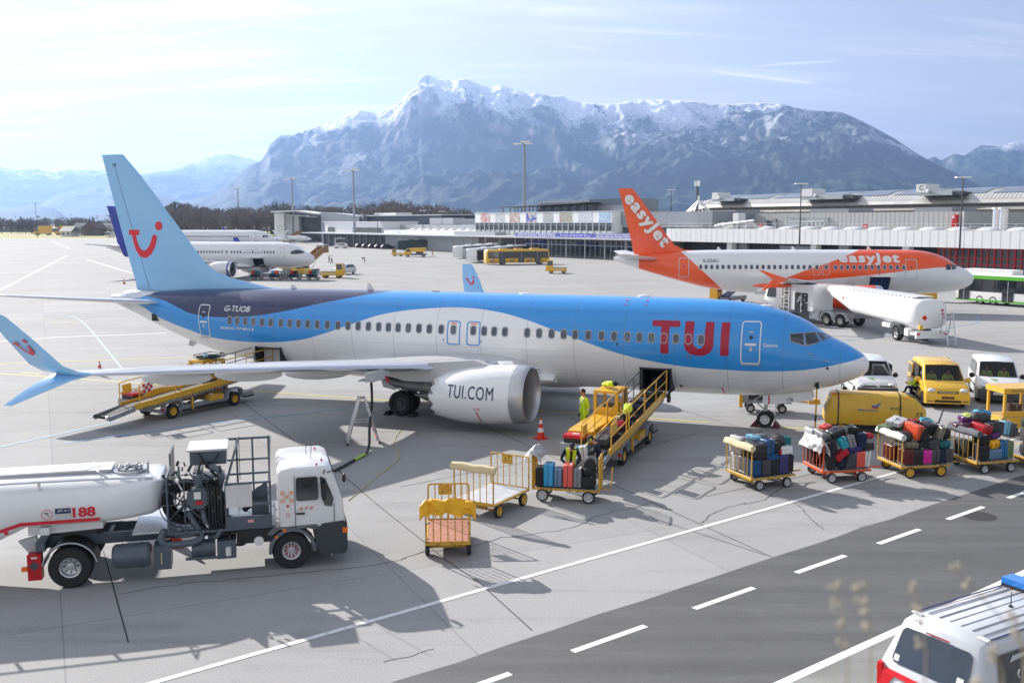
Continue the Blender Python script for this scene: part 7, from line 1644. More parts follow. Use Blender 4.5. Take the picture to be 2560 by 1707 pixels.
# ================================================================ BAGGAGE CARTS
def cart(label,c,rz,L,W,zd=.42,frame=YELR,rim=None,rack0=True,rack1=True,roll=None,deck=None,hr=.95,wr=.20,plate=(False,False),towbar=1,plates_m=None,group='baggage carts',spk=0):
    """origin centre of deck on ground; +x long axis; rack0 at -x end, rack1 at +x end"""
    t=thing('baggage_cart',label,'baggage cart',c,rz,group); r=.024
    b=MB();
    for y in (-W/2,W/2): b.bx(-L/2,L/2,y-.022,y+.022,zd-.055,zd)
    for x in (-L/2,0,L/2): b.bx(x-.022,x+.022,-W/2,W/2,zd-.055,zd)
    b.done('frame',frame,t,smooth=False)
    b=MB(); b.bx(-L/2+.03,L/2-.03,-W/2+.03,W/2-.03,zd-.03,zd+.012); b.done('deck',deck or ALU,t,smooth=False)
    for x in (-L/2+.32,L/2-.32):
        b=MB(); b.cyl((x,-W/2+.02,wr),(x,W/2-.02,wr),.03,8); b.bx(x-.05,x+.05,-.25,.25,wr,zd-.08); b.done('axle',frame,t)
        for s in (-1,1): wheel(t,x,s*(W/2-.02),wr,.11,rim or RIMW,side=s,rr=.72,n=24,spokes=6)
    for i,(on,x) in enumerate(((rack0,-L/2),(rack1,L/2))):
        if not on: continue
        b=MB(); h=zd+hr
        b.tube(catmull([(x,-W/2,zd-.05),(x,-W/2,h-.10),(x,-W/2+.05,h-.02),(x,-W/2+.14,h),(x,0,h),(x,W/2-.14,h),(x,W/2-.05,h-.02),(x,W/2,h-.10),(x,W/2,zd-.05)],3),r,7)
        n=6
        for k in range(1,n): y=-W/2+W*k/n; b.tube([(x,y,zd-.05),(x,y,h)],r*.62,6)
        b.tube([(x,-W/2,zd+.02),(x,W/2,zd+.02)],r,6)
        rk=b.done('end_rack',frame,t)
        if plate[i]: b=MB(); b.bx(x-.012,x+.012,-.10,.28,h-.30,h-.03); b.done('number_plate',plates_m or YELR,rk,smooth=False)
        if roll and roll[i]:
            b=MB(); pts=[(x,-W/2-.06,h+.03),(x,-W/4,h+.05),(x,0,h+.02),(x,W/4,h+.05),(x,W/2+.06,h+.03)]; b.tube(pts,[.10,.115,.105,.115,.095],12); b.tube([(p[0]-.04,p[1]*1.02,p[2]-.05) for p in pts],[.07,.09,.085,.09,.07],10); b.done('rolled_cover',roll[i],rk)
    if towbar:
        x=L/2*towbar; b=MB(); b.tube([(x,-.25,zd-.08),(x+.45*towbar,0,.30)],.025,6); b.tube([(x,.25,zd-.08),(x+.45*towbar,0,.30)],.025,6); b.tube([(x+.45*towbar,0,.30),(x+.75*towbar,0,.30)],.03,6); b.done('towbar',YELR if frame is not ORR else ORR,t)
    return t
def axes(c,rz): return Vector((math.cos(rz),math.sin(rz),0)),Vector((-math.sin(rz),math.cos(rz),0))
WOOD=mat('worn_red_wood',hx('#a87058'),.75,var=.2,vs=7,dirt=.4)
# three carts at the left loader
ca=(G(*z5(178,1265),.4)+G(*z5(487,1265),.4))/2; cb_=(G(*z5(215,1110),.4)+G(*z5(460,1110),.4))/2; cm=(ca+cb_)/2; cm.z=0
dd_=(cb_-ca); CZ1=math.atan2(dd_.y,dd_.x)
C1=cart('empty cart with worn wooden deck and yellow cover draped over its front rack',cm,CZ1,2.0,1.12,.42,deck=WOOD,rim=YEL,plate=(False,True),wr=.22,hr=1.02,towbar=0)
# crumpled yellow cover
def drape(par,x,W,z,drop,m,seed,name='draped_cover',lean=.22,amp=.09,wide=.25):
    b=MB(); n,mm=26,14; rows=[]
    for j in range(mm+1):
        f=j/mm; a=(f-.5)*2; row=[]
        for i in range(n+1):
            g=i/n; y=(g-.5)*(W+wide*2)
            q=noise.noise(Vector((g*5+seed,f*3,seed)))*1.0+.5*noise.noise(Vector((g*12,f*7,seed+4)))
            zz_=z+.10*(1-abs(a)**1.5)-drop*abs(a)**1.3*(1+.35*q)+amp*q; xx=x+lean*a*(1-.25*abs(a))+amp*1.2*q*(.4+abs(a))
            edge=max(0,abs(g-.5)*2-.82)/.18; zz_-=edge*drop*.55*(1+q)
            row.append(b.bm.verts.new((xx,y,zz_)))
        rows.append(row)
    for r0,r1 in zip(rows[:-1],rows[1:]):
        for i in range(n): b.face([r0[i],r0[i+1],r1[i+1],r1[i]])
    return b.done(name,m,par,ang=70)
drape(C1,-1.0,1.12,1.48,.27,TARPY,3,lean=.26,amp=.15,wide=.16)
md=[G(*z5(*p),.45) for p in ((405,950),(620,1015),(868,900),(650,840))]; mc=sum(md,Vector())/4; mc.z=0; ax_=(md[2]-md[1]); CZ2=math.atan2(ax_.y,ax_.x); W2=(md[1]-md[0]).length; L2=ax_.length
C2=cart('empty yellow cart with metal deck and rolled canvas on its near rack',mc,CZ2,L2,W2,.45,rim=YEL,roll=(TARP,None),plate=(False,True),wr=.20,hr=1.0,towbar=0,deck=mat('worn_alu_deck',(.55,.56,.57),.45,metal=.3,var=.15,vs=3))
l0_,l1_=G(*z5(915,880),.42),G(*z5(1375,905),.42); axl=(l1_-l0_); CZ3=math.atan2(axl.y,axl.x); lc=(l0_+l1_)/2; lc.z=0; lc+=Vector((-math.sin(CZ3),math.cos(CZ3),0))*.42
C3=cart('yellow cart holding a row of suitcases beside two workers at the front loader',lc,CZ3,axl.length,.84,.42,wr=.20,hr=1.0,towbar=0,rim=RIMW)
drape(C3,-axl.length/2,.84,1.52,.20,TARPG,9,lean=.35,amp=.12,wide=.12)
b=MB(); x=axl.length/2; b.tube([(x,.2,.38),(x+.30,.25,.32),(x+.34,.3,1.0)],.02,6); b.tube([(x,.0,.38),(x+.30,.05,.32)],.02,6); b.done('raised_towbar',YELR,C3)
def put(par_c,rz,zd,lx,ly,lz=0): a,c=axes(None,rz); return Vector((par_c.x,par_c.y,0))+a*lx+c*ly+Vector((0,0,zd+lz))
sx=axl.length
row=[('soft','black','dark soft suitcase with a white strap, leftmost on the workers cart',.24,.50,.60,-.40),('hard','sky blue','tall bright blue hard suitcase, second on the workers cart',.30,.50,.72,-.265),('hard','steel blue','smaller grey blue hard suitcase beside the bright blue one',.24,.46,.58,-.12),('hard','coral','coral red hard suitcase in the middle of the workers cart',.30,.50,.72,.03),('hard','grey','grey ribbed hard suitcase right of the coral red one',.24,.45,.62,.17)]
for k,c_,lb,w_,d_,h_,f in row: bag(k,c_,w_,d_,h_,put(lc,CZ3,.43,sx*f,-.12),CZ3,label=lb)
bag('soft','black',.40,.46,.36,put(lc,CZ3,.43,sx*.335,-.12),CZ3,label='black soft bag at the bottom of the stack, right end of the workers cart'); bag('pack','black',.42,.34,.58,put(lc,CZ3,.43,sx*.335,-.12,.36),CZ3,label='big black backpack standing on the black soft bag of the workers cart')
# the train of four loaded carts on the right
def cart_from(pA,pB,pC,L,W,**k):
    a,c,e=G(*pA),G(*pB),G(*pC); ax=(c-a).normalized(); rz=math.atan2(ax.y,ax.x); n=Vector((-ax.y,ax.x,0)); mid=(a+c)/2+n*(W/2-.02); return mid,rz
trs=[]
cfgs=[(q2(632,990),q2(990,945),q2(400,860),'yellow cart with cream rolled cover piled high with bags, nearest the nose wheel',YELR,(TARP,None),RIMW),
      (q2(1605,892),q2(1985,872),q2(1400,765),'orange cart piled with bags, second of the loaded train',ORR,(None,None),RIMW),
      (q1(1095,1285),q1(1450,1265),q1(915,1192),'yellow cart with yellow wheel discs and white rolled cover, third of the loaded train',YELR,(mat('canvas_white',(.62,.60,.56),.8,var=.08),None),YEL),
      (q1(1920,1235),q1(2197,1213),q1(1690,1140),'yellow cart with a dark rolled cover and purple case on top, last of the train',YELR,(mat('canvas_dark',(.10,.11,.13),.8,var=.2),None),RIMW)]
Ls=(1.72,1.72,1.80,1.72); Ws=(1.38,1.38,1.45,1.40)
TRC=[]
for i,(pa,pb_,pc,lb,fr,rl,rm) in enumerate(cfgs):
    mid,rz=cart_from(pa,pb_,pc,Ls[i],Ws[i]);
    c=cart(lb,mid,rz,Ls[i],Ws[i],.40,frame=fr,rim=rm,roll=rl,hr=.98,wr=.17 if i!=2 else .20,rack1=False,towbar=1,group='baggage carts in the loaded train'); TRC.append((mid,rz))
b=MB(); b.bm.free()
drape(bpy.data.objects['baggage_cart.004'],-Ls[1]/2,Ws[1],1.36,.30,TARPG,15,lean=.28,amp=.10,wide=.05)
# bags: (cart, kind, colour, w(x), d(y), h, lx, ly, lz, rz, tilt, text)
names=['the cart nearest the nose wheel','the orange cart','the yellow wheeled cart','the dark covered last cart']
BL_=[
 (0,'soft','dark blue',.34,.26,.58,-.58,-.52,0,0,(0,0),'blue soft suitcase in the near corner of %s'),
 (0,'soft','dark grey',.34,.28,.56,-.20,-.54,0,0,(0,0),'dark grey suitcase, second in the bottom row of %s'),
 (0,'soft','black',.30,.28,.50,.14,-.54,0,0,(0,0),'black suitcase, third in the bottom row of %s'),
 (0,'hard','violet',.36,.28,.66,.50,-.52,0,0,(0,0),'dark case with silver straps, bottom row of %s'),
 (0,'soft','black',.24,.26,.62,.79,-.50,0,0,(0,0),'narrow dark grey case at the right end of %s'),
 (0,'hard','silver',.28,.44,.60,-.60,.42,0,0,(0,0),'silver case behind the rack bars of %s'),
 (0,'hard','grey',.28,.40,.60,-.60,-.05,0,0,(0,0),'grey case behind the rack bars of %s'),
 (0,'soft','black',.60,.40,.50,.10,.30,0,0,(0,0),'large black suitcase in the hidden back of %s'),
 (0,'hard','silver',.26,.50,.62,-.66,.36,.62,.1,(0,.05),'tall silver case standing at the top left of %s'),
 (0,'hard','purple',.55,.46,.30,-.30,.45,.78,-.2,(.15,0),'purple case lying at the back top of %s'),
 (0,'hard','black',.46,.60,.56,-.42,-.25,.60,.12,(.12,0),'big glossy black case on top of %s'),
 (0,'soft','black',.44,.28,.26,-.38,-.50,.56,.1,(0,0),'flat black bag wedged above the blue suitcase of %s'),
 (0,'hard','dark blue',.36,.34,.62,-.02,-.40,.60,.05,(0,.05),'blue case with a lime strap on top of %s'),
 (0,'soft','dark blue',.42,.26,.22,.10,-.54,.50,-.25,(0,-.25),'small blue bag lying across the middle of %s'),
 (0,'duffel','black',.42,.28,.24,.30,-.52,.42,.1,(0,.1),'black holdall in the middle of %s'),
 (0,'soft','light blue',.34,.36,.22,-.22,.12,1.06,.3,(.1,.1),'light blue bag lying on top of %s'),
 (0,'pack','black',.30,.26,.40,.28,-.42,.72,.2,(.3,.2),'small black backpack near the top of %s'),
 (0,'pack','dark grey',.34,.30,.48,.42,-.12,.95,.6,(.9,.2),'round grey black bag at the very top of %s'),
 (0,'duffel','grey',.55,.32,.26,.18,.28,1.02,.5,(0,.1),'speckled grey holdall on the top of %s'),
 (0,'duffel','red',.42,.30,.30,.50,-.48,.66,0,(0,0),'red and black sports bag at the right of %s'),
 (0,'soft','teal',.30,.34,.60,.80,-.20,.62,-.1,(0,.06),'dark teal suitcase at the top right of %s'),
 (0,'hard','white',.44,.30,.30,.62,-.50,.66-.26+.26,0,(0,0),'white hard case lying on the strapped one of %s'),
 (1,'soft','black',.36,.28,.50,-.52,-.52,0,0,(0,0),'black suitcase in the near corner of %s'),
 (1,'soft','navy',.26,.26,.40,-.18,-.52,0,.1,(0,.2),'dark blue bag slipping off the deck of %s'),
 (1,'soft','dark grey',.20,.28,.56,.06,-.56,-.06,.1,(0,.28),'dark grey case leaning out of %s'),
 (1,'soft','dark grey',.28,.28,.56,.28,-.50,0,0,(0,0),'upright charcoal suitcase in %s'),
 (1,'hard','coral',.38,.28,.60,.56,-.48,0,0,(0,0),'coral pink hard suitcase in the bottom row of %s'),
 (1,'hard','white',.24,.28,.58,.80,-.46,0,0,(0,.08),'black and white striped case at the end of %s'),
 (1,'soft','black',.34,.46,.62,-.62,.32,0,0,(0,0),'black case behind the orange bars of %s'),
 (1,'soft','black',.34,.30,.52,-.40,-.46,.52,.2,(0,-.35),'black suitcase tipped against the rack of %s'),
 (1,'soft','red',.50,.28,.24,-.08,-.56,.42,.1,(0,-.62),'red sided black case sliding out of %s'),
 (1,'hard','grey',.50,.52,.22,-.55,-.05,1.02,.1,(.1,.25),'grey checked case lying at the top left of %s'),
 (1,'hard','silver',.28,.50,.62,-.70,.48,.66,0,(0,0),'tall silver grey case standing at the back of %s'),
 (1,'hard','turquoise',.24,.28,.44,.02,-.50,.72,.1,(0,-.42),'bright turquoise suitcase in the heap of %s'),
 (1,'hard','grey',.26,.28,.46,.30,-.48,.74,.1,(0,-.34),'grey ribbed suitcase beside the turquoise one of %s'),
 (1,'duffel','violet',.50,.34,.26,.34,-.48,.56,0,(0,0),'deep violet holdall lying in the middle of %s'),
 (1,'hard','black',.52,.38,.34,-.12,-.20,1.05,.1,(.1,-.28),'black case with a round sticker at the top of %s'),
 (1,'soft','navy',.26,.34,.62,.64,-.40,.62,0,(0,.05),'tall navy suitcase at the right of %s'),
 (1,'soft','black',.44,.36,.28,.46,-.05,1.12,0,(0,.1),'black bag at the top back of %s'),
 (1,'hard','grey',.60,.44,.20,.05,.36,1.10,.1,(.05,.05),'flat grey suitcase at the top back of %s'),
 (1,'soft','coral',.42,.24,.14,-.30,.30,1.28,.5,(.1,-.1),'small salmon coloured bag on the very top of %s'),
 (1,'hard','steel blue',.50,.16,.40,.55,.30,1.02,.9,(.5,.2),'grey striped case leaning at the back of %s'),
 (1,'hard','black',.42,.36,.26,.88,-.38,.60,0,(0,0),'black grid case stacked at the right end of %s'),
 (1,'duffel','red',.42,.34,.20,.90,-.34,1.02,0,(0,0),'red fronted bag on top of the right end stack of %s'),
 (1,'hard','grey',.42,.34,.18,.90,-.36,.85,0,(0,0),'charcoal case under the red fronted bag of %s'),
 (2,'hard','dark red',.40,.30,.58,-.60,-.54,0,0,(0,0),'dark red hard suitcase in the near corner of %s'),
 (2,'hard','black',.36,.30,.56,-.22,-.54,0,0,(0,0),'black hard suitcase between dark red and pink on %s'),
 (2,'hard','pink',.34,.28,.52,.12,-.54,0,0,(0,0),'bright pink hard suitcase in the bottom row of %s'),
 (2,'hard','dark grey',.32,.30,.54,.44,-.54,0,0,(0,0),'dark ribbed case with a rainbow strap on %s'),
 (2,'soft','navy',.28,.28,.50,.72,-.52,0,0,(0,0),'navy suitcase near the right end of %s'),
 (2,'hard','dark grey',.30,.30,.52,.98,-.50,0,0,(0,0),'slate grey case at the right end of %s'),
 (2,'hard','dark red',.34,.50,.58,-.68,.20,0,0,(0,0),'dark red case behind the rack of %s'),
 (2,'duffel','khaki',.46,.30,.24,-.44,-.52,.60,0,(0,0),'taupe case lying above the dark red one of %s'),
 (2,'soft','black',.36,.30,.22,-.02,-.50,.58,0,(0,0),'black bag lying above the pink case of %s'),
 (2,'soft','dark grey',.46,.34,.30,.42,-.46,.56,.15,(0,-.15),'dark grey squared bag in the middle of %s'),
 (2,'duffel','teal',.42,.32,.30,.86,-.44,.52,0,(0,0),'teal and navy bag at the right end of %s'),
 (2,'duffel','dark grey',.56,.40,.42,-.62,-.30,.76,.3,(0,.1),'charcoal holdall on top of the rack end of %s'),
 (2,'hard','orange',.30,.56,.56,-.22,-.22,.88,.25,(.15,.12),'orange hard case with a dark band on %s'),
 (2,'soft','black',.34,.36,.52,.18,-.38,.76,-.2,(0,-.35),'black suitcase tipped in the heap of %s'),
 (2,'soft','olive green',.54,.44,.34,-.72,.42,.92,.35,(0,0),'olive green suitcase at the back left of %s'),
 (2,'hard','silver',.58,.46,.20,-.40,.40,1.28,.45,(.12,-.2),'quilted silver case at the very top of %s'),
 (2,'soft','black',.46,.42,.26,-.06,.30,1.18,.4,(.1,.1),'black bag under the quilted silver case of %s'),
 (2,'hard','black',.46,.42,.46,.42,-.10,.98,.25,(.2,.12),'ribbed black suitcase at the top of %s'),
 (2,'hard','khaki',.18,.34,.48,.62,-.40,.84,0,(0,.35),'beige framed case leaning at the right of %s'),
 (2,'duffel','black',.48,.38,.42,.88,-.30,.82,0,(0,0),'large black bag at the upper right of %s'),
 (2,'hard','turquoise',.40,.30,.44,.66,.42,1.02,.2,(.3,.1),'turquoise suitcase at the upper back of %s'),
 (2,'soft','red',.50,.24,.16,.28,.46,1.26,.3,(.1,.1),'flat red bag at the top back of %s'),
 (3,'soft','black',.40,.30,.56,-.50,-.52,0,0,(0,0),'black suitcase in the near corner of %s'),
 (3,'hard','steel blue',.52,.34,.40,-.02,-.50,0,0,(0,0),'blue grey suitcase lying on its side on %s'),
 (3,'hard','blue',.30,.34,.66,.42,-.40,0,0,(0,-.06),'royal blue suitcase standing on %s'),
 (3,'hard','green',.28,.32,.62,.70,-.38,0,0,(0,0),'sage green ribbed suitcase at the end of %s'),
 (3,'soft','black',.34,.55,.58,-.62,.20,0,0,(0,0),'black case behind the rack of %s'),
 (3,'duffel','yellow',.40,.32,.34,-.02,-.50,.42,.2,(.1,-.1),'bright yellow bag in the middle of %s'),
 (3,'soft','black',.44,.34,.34,-.44,-.40,.58,0,(0,0),'black bag above the near corner of %s'),
 (3,'duffel','purple',.40,.30,.24,.12,-.38,.74,.2,(0,-.2),'small purple bag in the heap of %s'),
 (3,'hard','plum',.66,.44,.32,-.62,.40,.92,-.15,(0,-.06),'large plum coloured case at the top left of %s'),
 (3,'hard','red',.42,.54,.42,-.24,-.10,.86,.15,(.12,.10),'ribbed red suitcase at the top of %s'),
 (3,'hard','purple',.52,.34,.22,-.34,.50,1.22,-.2,(.1,.1),'wine red bag on top of the plum case of %s'),
 (3,'hard','black',.30,.46,.46,.08,-.10,.86,.1,(0,.25),'glossy black suitcase right of the red one of %s'),
 (3,'soft','dark grey',.28,.44,.48,.36,-.10,.86,.1,(0,.1),'grey suitcase in the upper heap of %s'),
 (3,'duffel','dark grey',.62,.42,.38,.04,.30,1.24,-.3,(0,.1),'big charcoal holdall on the top of %s'),
 (3,'soft','lime',.50,.34,.10,-.22,.62,1.38,.3,(0,-.08),'pale lime bag lying at the top back of %s'),
 (3,'duffel','sky blue',.54,.36,.28,.34,.56,1.36,-.2,(0,.08),'sky blue holdall at the top back of %s'),
 (3,'hard','light blue',.30,.34,.54,.66,-.16,.80,.1,(0,.12),'pale blue ribbed suitcase at the upper right of %s'),
 (3,'hard','dark grey',.26,.34,.50,.92,-.18,.74,.1,(0,.1),'charcoal ribbed suitcase at the far right of %s'),
]
for (ci,k,c_,w_,d_,h_,lx,ly,lz,rz_,tl,tx) in BL_:
    mid,rz=TRC[ci]; s_=Ls[ci]/1.85
    bag(k,c_,w_*1.0,d_*1.12,h_*.95,put(mid,rz,.415,lx*.98-.0,ly*Ws[ci]/1.45+.06,lz*.93+(.0)),rz+rz_,tl,tx%names[ci],'bags on the loaded train')
# two bags lying right of the last cart, loaded on a fifth cart out of frame
m5,r5=TRC[3]; a5,c5=axes(None,r5)
P5=Vector((m5.x,m5.y,0))+a5*2.05+c5*.1; cart('dark loaded cart cut by the right edge, hooked behind the purple topped one',P5,r5,1.5,1.3,.40,frame=YELR,wr=.17,group='baggage carts in the loaded train',towbar=0,rack0=False,rack1=True)
for k,(kk,c_,w_,d_,h_,lx,ly,lz,tx) in enumerate((('duffel','black',.6,.45,.5,-.45,-.45,0,'black holdall low on the cart at the right edge'),('soft','dark grey',.5,.4,.5,-.40,-.35,.50,'dark grey suitcase on the cart at the right edge'),('duffel','black',.5,.4,.35,-.38,-.3,.98,'black bag on top of the cart at the right edge'),('hard','white',.4,.3,.3,-.1,-.2,1.0,'white case on top of the cart at the right edge'),('soft','black',.5,.5,.9,.1,0,0,'large black case in the middle of the edge cart'))):
    bag(kk,c_,w_,d_,h_,put(P5,r5,.415,lx,ly,lz),r5,(0,0),tx,'bags on the loaded train')
# bags riding up the front loader belt
bb=[('soft','dark grey',.10,'patterned grey suitcase lowest on the loader belt'),('soft','brown',.17,'dark brown suitcase low on the loader belt'),('hard','brown',.24,'glossy brown case on the loader belt'),('duffel','red',.34,'red and black bag beside the climbing worker'),('pack','black',.42,'black rucksack above the red bag on the belt'),('duffel','black',.52,'black holdall halfway up the belt'),('duffel','navy',.62,'navy roll bag in the upper half of the belt'),('soft','navy',.72,'large navy suitcase near the top of the belt'),('soft','black',.84,'black suitcase at the hold door end of the belt'),('duffel','black',.93,'black bag entering the hold on the belt')]
for k,c_,f,tx in bb:
    q=lp1+ldd*f; P=onl(LD1,q.x,q.y+.45,q.z+.03); o=bag(k,c_,.56,.46,.27,P,LH,(0,-math.atan2(ldd.z,ldd.x)),tx,'bags on the loader belt')
for i,(lx,c_,tx) in enumerate(((7.0,'black','dark bag inside the front hold, left'),(7.5,'navy','navy bag inside the front hold, right'))):
    a_=AORG+AA*(8.0+.45*i)+AS*.9; a_.z=1.60; bag('soft',c_,.5,.4,.42,a_,PI-AYAW,label=tx)
# ================================================================ PEOPLE
def person(label,pos,rz,J=None,top=HIVIS,legs=NAVYC,under=None,hair=HAIR,cap=None,stripes=True,scale=1.0,vest=False,glasses=False,muffs=False,hand=SKIN,group=None,shoes=BLACK,fingers=True):
    """skeleton joints in metres, x forward, y left; J overrides"""
    j=dict(pel=(0,0,.95),spi=(0,0,1.15),chs=(0,0,1.38),nek=(.0,0,1.52),hed=(.02,0,1.60),
      ls=(0,.19,1.43),le=(-.02,.26,1.15),lh=(.06,.27,.90),rs=(0,-.19,1.43),re=(-.02,-.26,1.15),rh=(.06,-.27,.90),
      lp=(0,.10,.92),lk=(.03,.12,.50),la=(-.02,.13,.09),rp=(0,-.10,.92),rk=(.03,-.12,.50),ra=(-.02,-.13,.09))
    j.update(J or {}); j={k:Vector(v) for k,v in j.items()}
    t=thing('person',label,'person',pos,rz,group,scale)
    j['lt']=j['la']+Vector((.15,.01,-.05)); j['rt']=j['ra']+Vector((.15,-.01,-.05)); j['lhh']=j['la']+Vector((-.03,0,-.04)); j['rhh']=j['ra']+Vector((-.03,0,-.04))
    names=['pel','spi','chs','nek','ls','le','lh','rs','re','rh','lp','lk','la','lt','rp','rk','ra','rt']; idx={n:i for i,n in enumerate(names)}
    rad=dict(pel=(.155,.12),spi=(.15,.115),chs=(.165,.125),nek=(.058,.058),ls=(.075,.075),le=(.052,.052),lh=(.033,.033),rs=(.075,.075),re=(.052,.052),rh=(.033,.033),lp=(.10,.10),lk=(.068,.068),la=(.05,.05),lt=(.04,.035),rp=(.10,.10),rk=(.068,.068),ra=(.05,.05),rt=(.04,.035))
    ed=[('pel','spi'),('spi','chs'),('chs','nek'),('chs','ls'),('ls','le'),('le','lh'),('chs','rs'),('rs','re'),('re','rh'),('pel','lp'),('lp','lk'),('lk','la'),('la','lt'),('pel','rp'),('rp','rk'),('rk','ra'),('ra','rt')]
    me=bpy.data.meshes.new('body'); me.from_pydata([j[n] for n in names],[(idx[a],idx[c]) for a,c in ed],[]); ob=bpy.data.objects.new('body',me); COL.objects.link(ob)
    sk=ob.modifiers.new('s','SKIN'); sub=ob.modifiers.new('u','SUBSURF'); sub.levels=1; sub.render_levels=1
    for n in names: v=me.skin_vertices[0].data[idx[n]]; v.radius=rad[n]; v.use_root=(n=='pel')
    dg=bpy.context.evaluated_depsgraph_get(); m2=bpy.data.meshes.new_from_object(ob.evaluated_get(dg)); bpy.data.objects.remove(ob)
    b=MB(); b.bm.free(); b.bm=bmesh.new(); b.bm.from_mesh(m2); bpy.data.meshes.remove(m2)
    # material: 0 top 1 legs 2 skin 3 shoes 4 stripe 5 under/sleeve
    segs=[('pel','spi',0),('spi','chs',0),('chs','nek',0),('chs','ls',5),('ls','le',5),('le','lh',5),('chs','rs',5),('rs','re',5),('re','rh',5),('pel','lp',1),('lp','lk',1),('lk','la',1),('la','lt',3),('pel','rp',1),('rp','rk',1),('rk','ra',1),('ra','rt',3)]
    for f in b.bm.faces:
        c=f.calc_center_median(); best=None
        for a,e,mi in segs:
            A_,B_=j[a],j[e]; d=B_-A_; s=max(0,min(1,(c-A_).dot(d)/d.length_squared)); dist=(c-(A_+d*s)).length/ max(rad[a][0],.05)
            if best is None or dist<best[0]: best=(dist,mi,a,e,s)
        mi=best[1]
        if best[2:4] in(('chs','ls'),('chs','rs')) and best[4]<.75: mi=0
        if stripes and mi==0 and best[2]=='spi' and best[4]<.22: mi=4
        if stripes and not vest and mi==5 and best[3] in('lh','rh') and best[4]<.25: mi=4
        if best[2]=='chs' and best[3]=='nek' and best[4]>.6: mi=2
        f.material_index=mi; f.smooth=True
    # head with face, ears, nose; hands with fingers (same continuous figure mesh)
    H0=j['hed']; fw=Vector((1,0,0));
    hd=(j['hed']-j['nek']).normalized(); pitch=math.atan2(hd.x,hd.z); M=Matrix.Rotation(pitch*.8,3,'Y')
    hc=H0+M@Vector((.01,0,.07))
    def hp(v): return hc+M@Vector(v)
    b.tube([j['nek']-Vector((0,0,.05)),hp((-.01,0,-.07))],[.058,.052],10,2)
    b.ell(hc,(.098,.077,.118),2,16,12,M); b.ell(hp((.055,0,-.065)),(.045,.045,.045),2,10,8,M)
    b.ell(hp((.102,0,-.012)),(.018,.013,.024),2,8,6,M)
    for s in (-1,1): b.ell(hp((.0,s*.078,-.01)),(.018,.008,.028),2,8,6,M); b.ell(hp((.088,s*.030,.015)),(.010,.013,.008),3 if not glasses else 3,8,6,M)
    b.ell(hp((.094,0,-.052)),(.008,.022,.006),6,8,5,M)
    for s,hn,en in ((1,'lh','le'),(-1,'rh','re')):
        hpos=j[hn]; d=(j[hn]-j[en]).normalized(); sd=d.cross(Vector((1,0,.01))).normalized(); pn=sd.cross(d)
        Mx=Matrix((d,sd,pn)).transposed(); q=lambda v: hpos+Mx@Vector(v)
        b.ell(q((.045,0,0)),(.05,.038,.018),7,10,6,Mx)
        if fingers:
            for k,(yy,L_) in enumerate(((-.028,.058),(-.010,.072),(.010,.068),(.028,.052))): b.tube([q((.075,yy,0)),q((.075+L_*.55,yy*1.05,-.012)),q((.075+L_*.85,yy*1.05,-.036))],[.010,.009,.007],6,7)
            b.tube([q((.02,-.034,0)),q((.05,-.055,-.01)),q((.078,-.052,-.022))],[.012,.010,.008],6,7)
    LIP=mat('lips',hx('#9c5648'),.6)
    o=b.done('body',[top,legs,SKIN,shoes,REFL,under or top,LIP,hand],t,ang=180)
    if hair and not cap: b=MB(); b.ell(hp((-.018,0,.025)),(.102,.086,.112),0,16,10,M); b.done('hair',hair,t)
    if cap: b=MB(); b.ell(hp((-.008,0,.045)),(.106,.088,.088),0,16,10,M); b.ell(hp((.095,0,.045)),(.06,.06,.012),0,12,6,M); b.done('cap',cap,t)
    if hair and cap: b=MB(); b.ell(hp((-.03,0,-.005)),(.082,.083,.075),0,12,8,M); b.done('hair',hair,t)
    if glasses: b=MB(); b.box(hp((.092,0,.018)),(.02,.13,.032),0,M); b.done('sunglasses',BLACK,t,bevel=.008)
    if muffs:
        b=MB()
        for s in (-1,1): b.ell(hp((-.0,s*.092,-.0)),(.035,.022,.042),0)
        b.done('ear_defenders',mat('muff_yellow',hx('#c9df22'),.4),t)
    if stripes and not vest:
        for s in (-1,1): b=MB(); b.tube([j['chs']+Vector((.13,s*.09,-.12)),j['chs']+Vector((.118,s*.095,.02)),j['chs']+Vector((.02,s*.10,.125))],.018,6); b.done('shoulder_stripe',REFL,t)
    if vest:
        for s in (-1,1):
            b=MB(); c=j['chs']; sp=j['spi']; pe=j['pel']; up=(c-sp).normalized(); fr=Vector((0,-1,0)).cross(up)*-1
            fr=up.cross(Vector((0,1,0)))*-1
            if fr.x<0: fr=-fr
            P=[pe+fr*.135+Vector((0,s*.11,0)),sp+fr*.14+Vector((0,s*.10,0)),c+fr*.145+Vector((0,s*.095,0)),c+up*.12+fr*.06+Vector((0,s*.105,0)),c+up*.10-fr*.10+Vector((0,s*.10,0)),sp-fr*.14+Vector((0,s*.08,0))]
            b.loft([[p+Vector((0,dy,0))+fr*dx for dy,dx in ((-.06,.0),(-.05,.02),(.05,.02),(.06,.0))] for p in P],0,True,True,closed=True); b.done('vest',HIVIS,t)
            b=MB();
            for p in (sp+fr*.158,): b.box(p+Vector((0,s*.10,0)),(.012,.12,.045))
            b.done('vest_stripe',REFL,t)
    return t
# standing supervisor beyond the loader (looks left)
sp_=G(*z5(1272,530));
person('man in yellow high visibility jacket and trousers standing behind the front loader',sp_,R(205),dict(lh=(.05,.30,.86),rh=(.02,-.31,.85),le=(-.03,.29,1.13),re=(-.03,-.29,1.13),hed=(.03,.0,1.61),lk=(.05,.14,.5),rk=(.0,-.16,.5),ra=(-.05,-.18,.09)),HIVIS,HIVIS,hair=HAIR,glasses=True,scale=1.09,hand=mat('navy_glove',hx('#18203a'),.8))
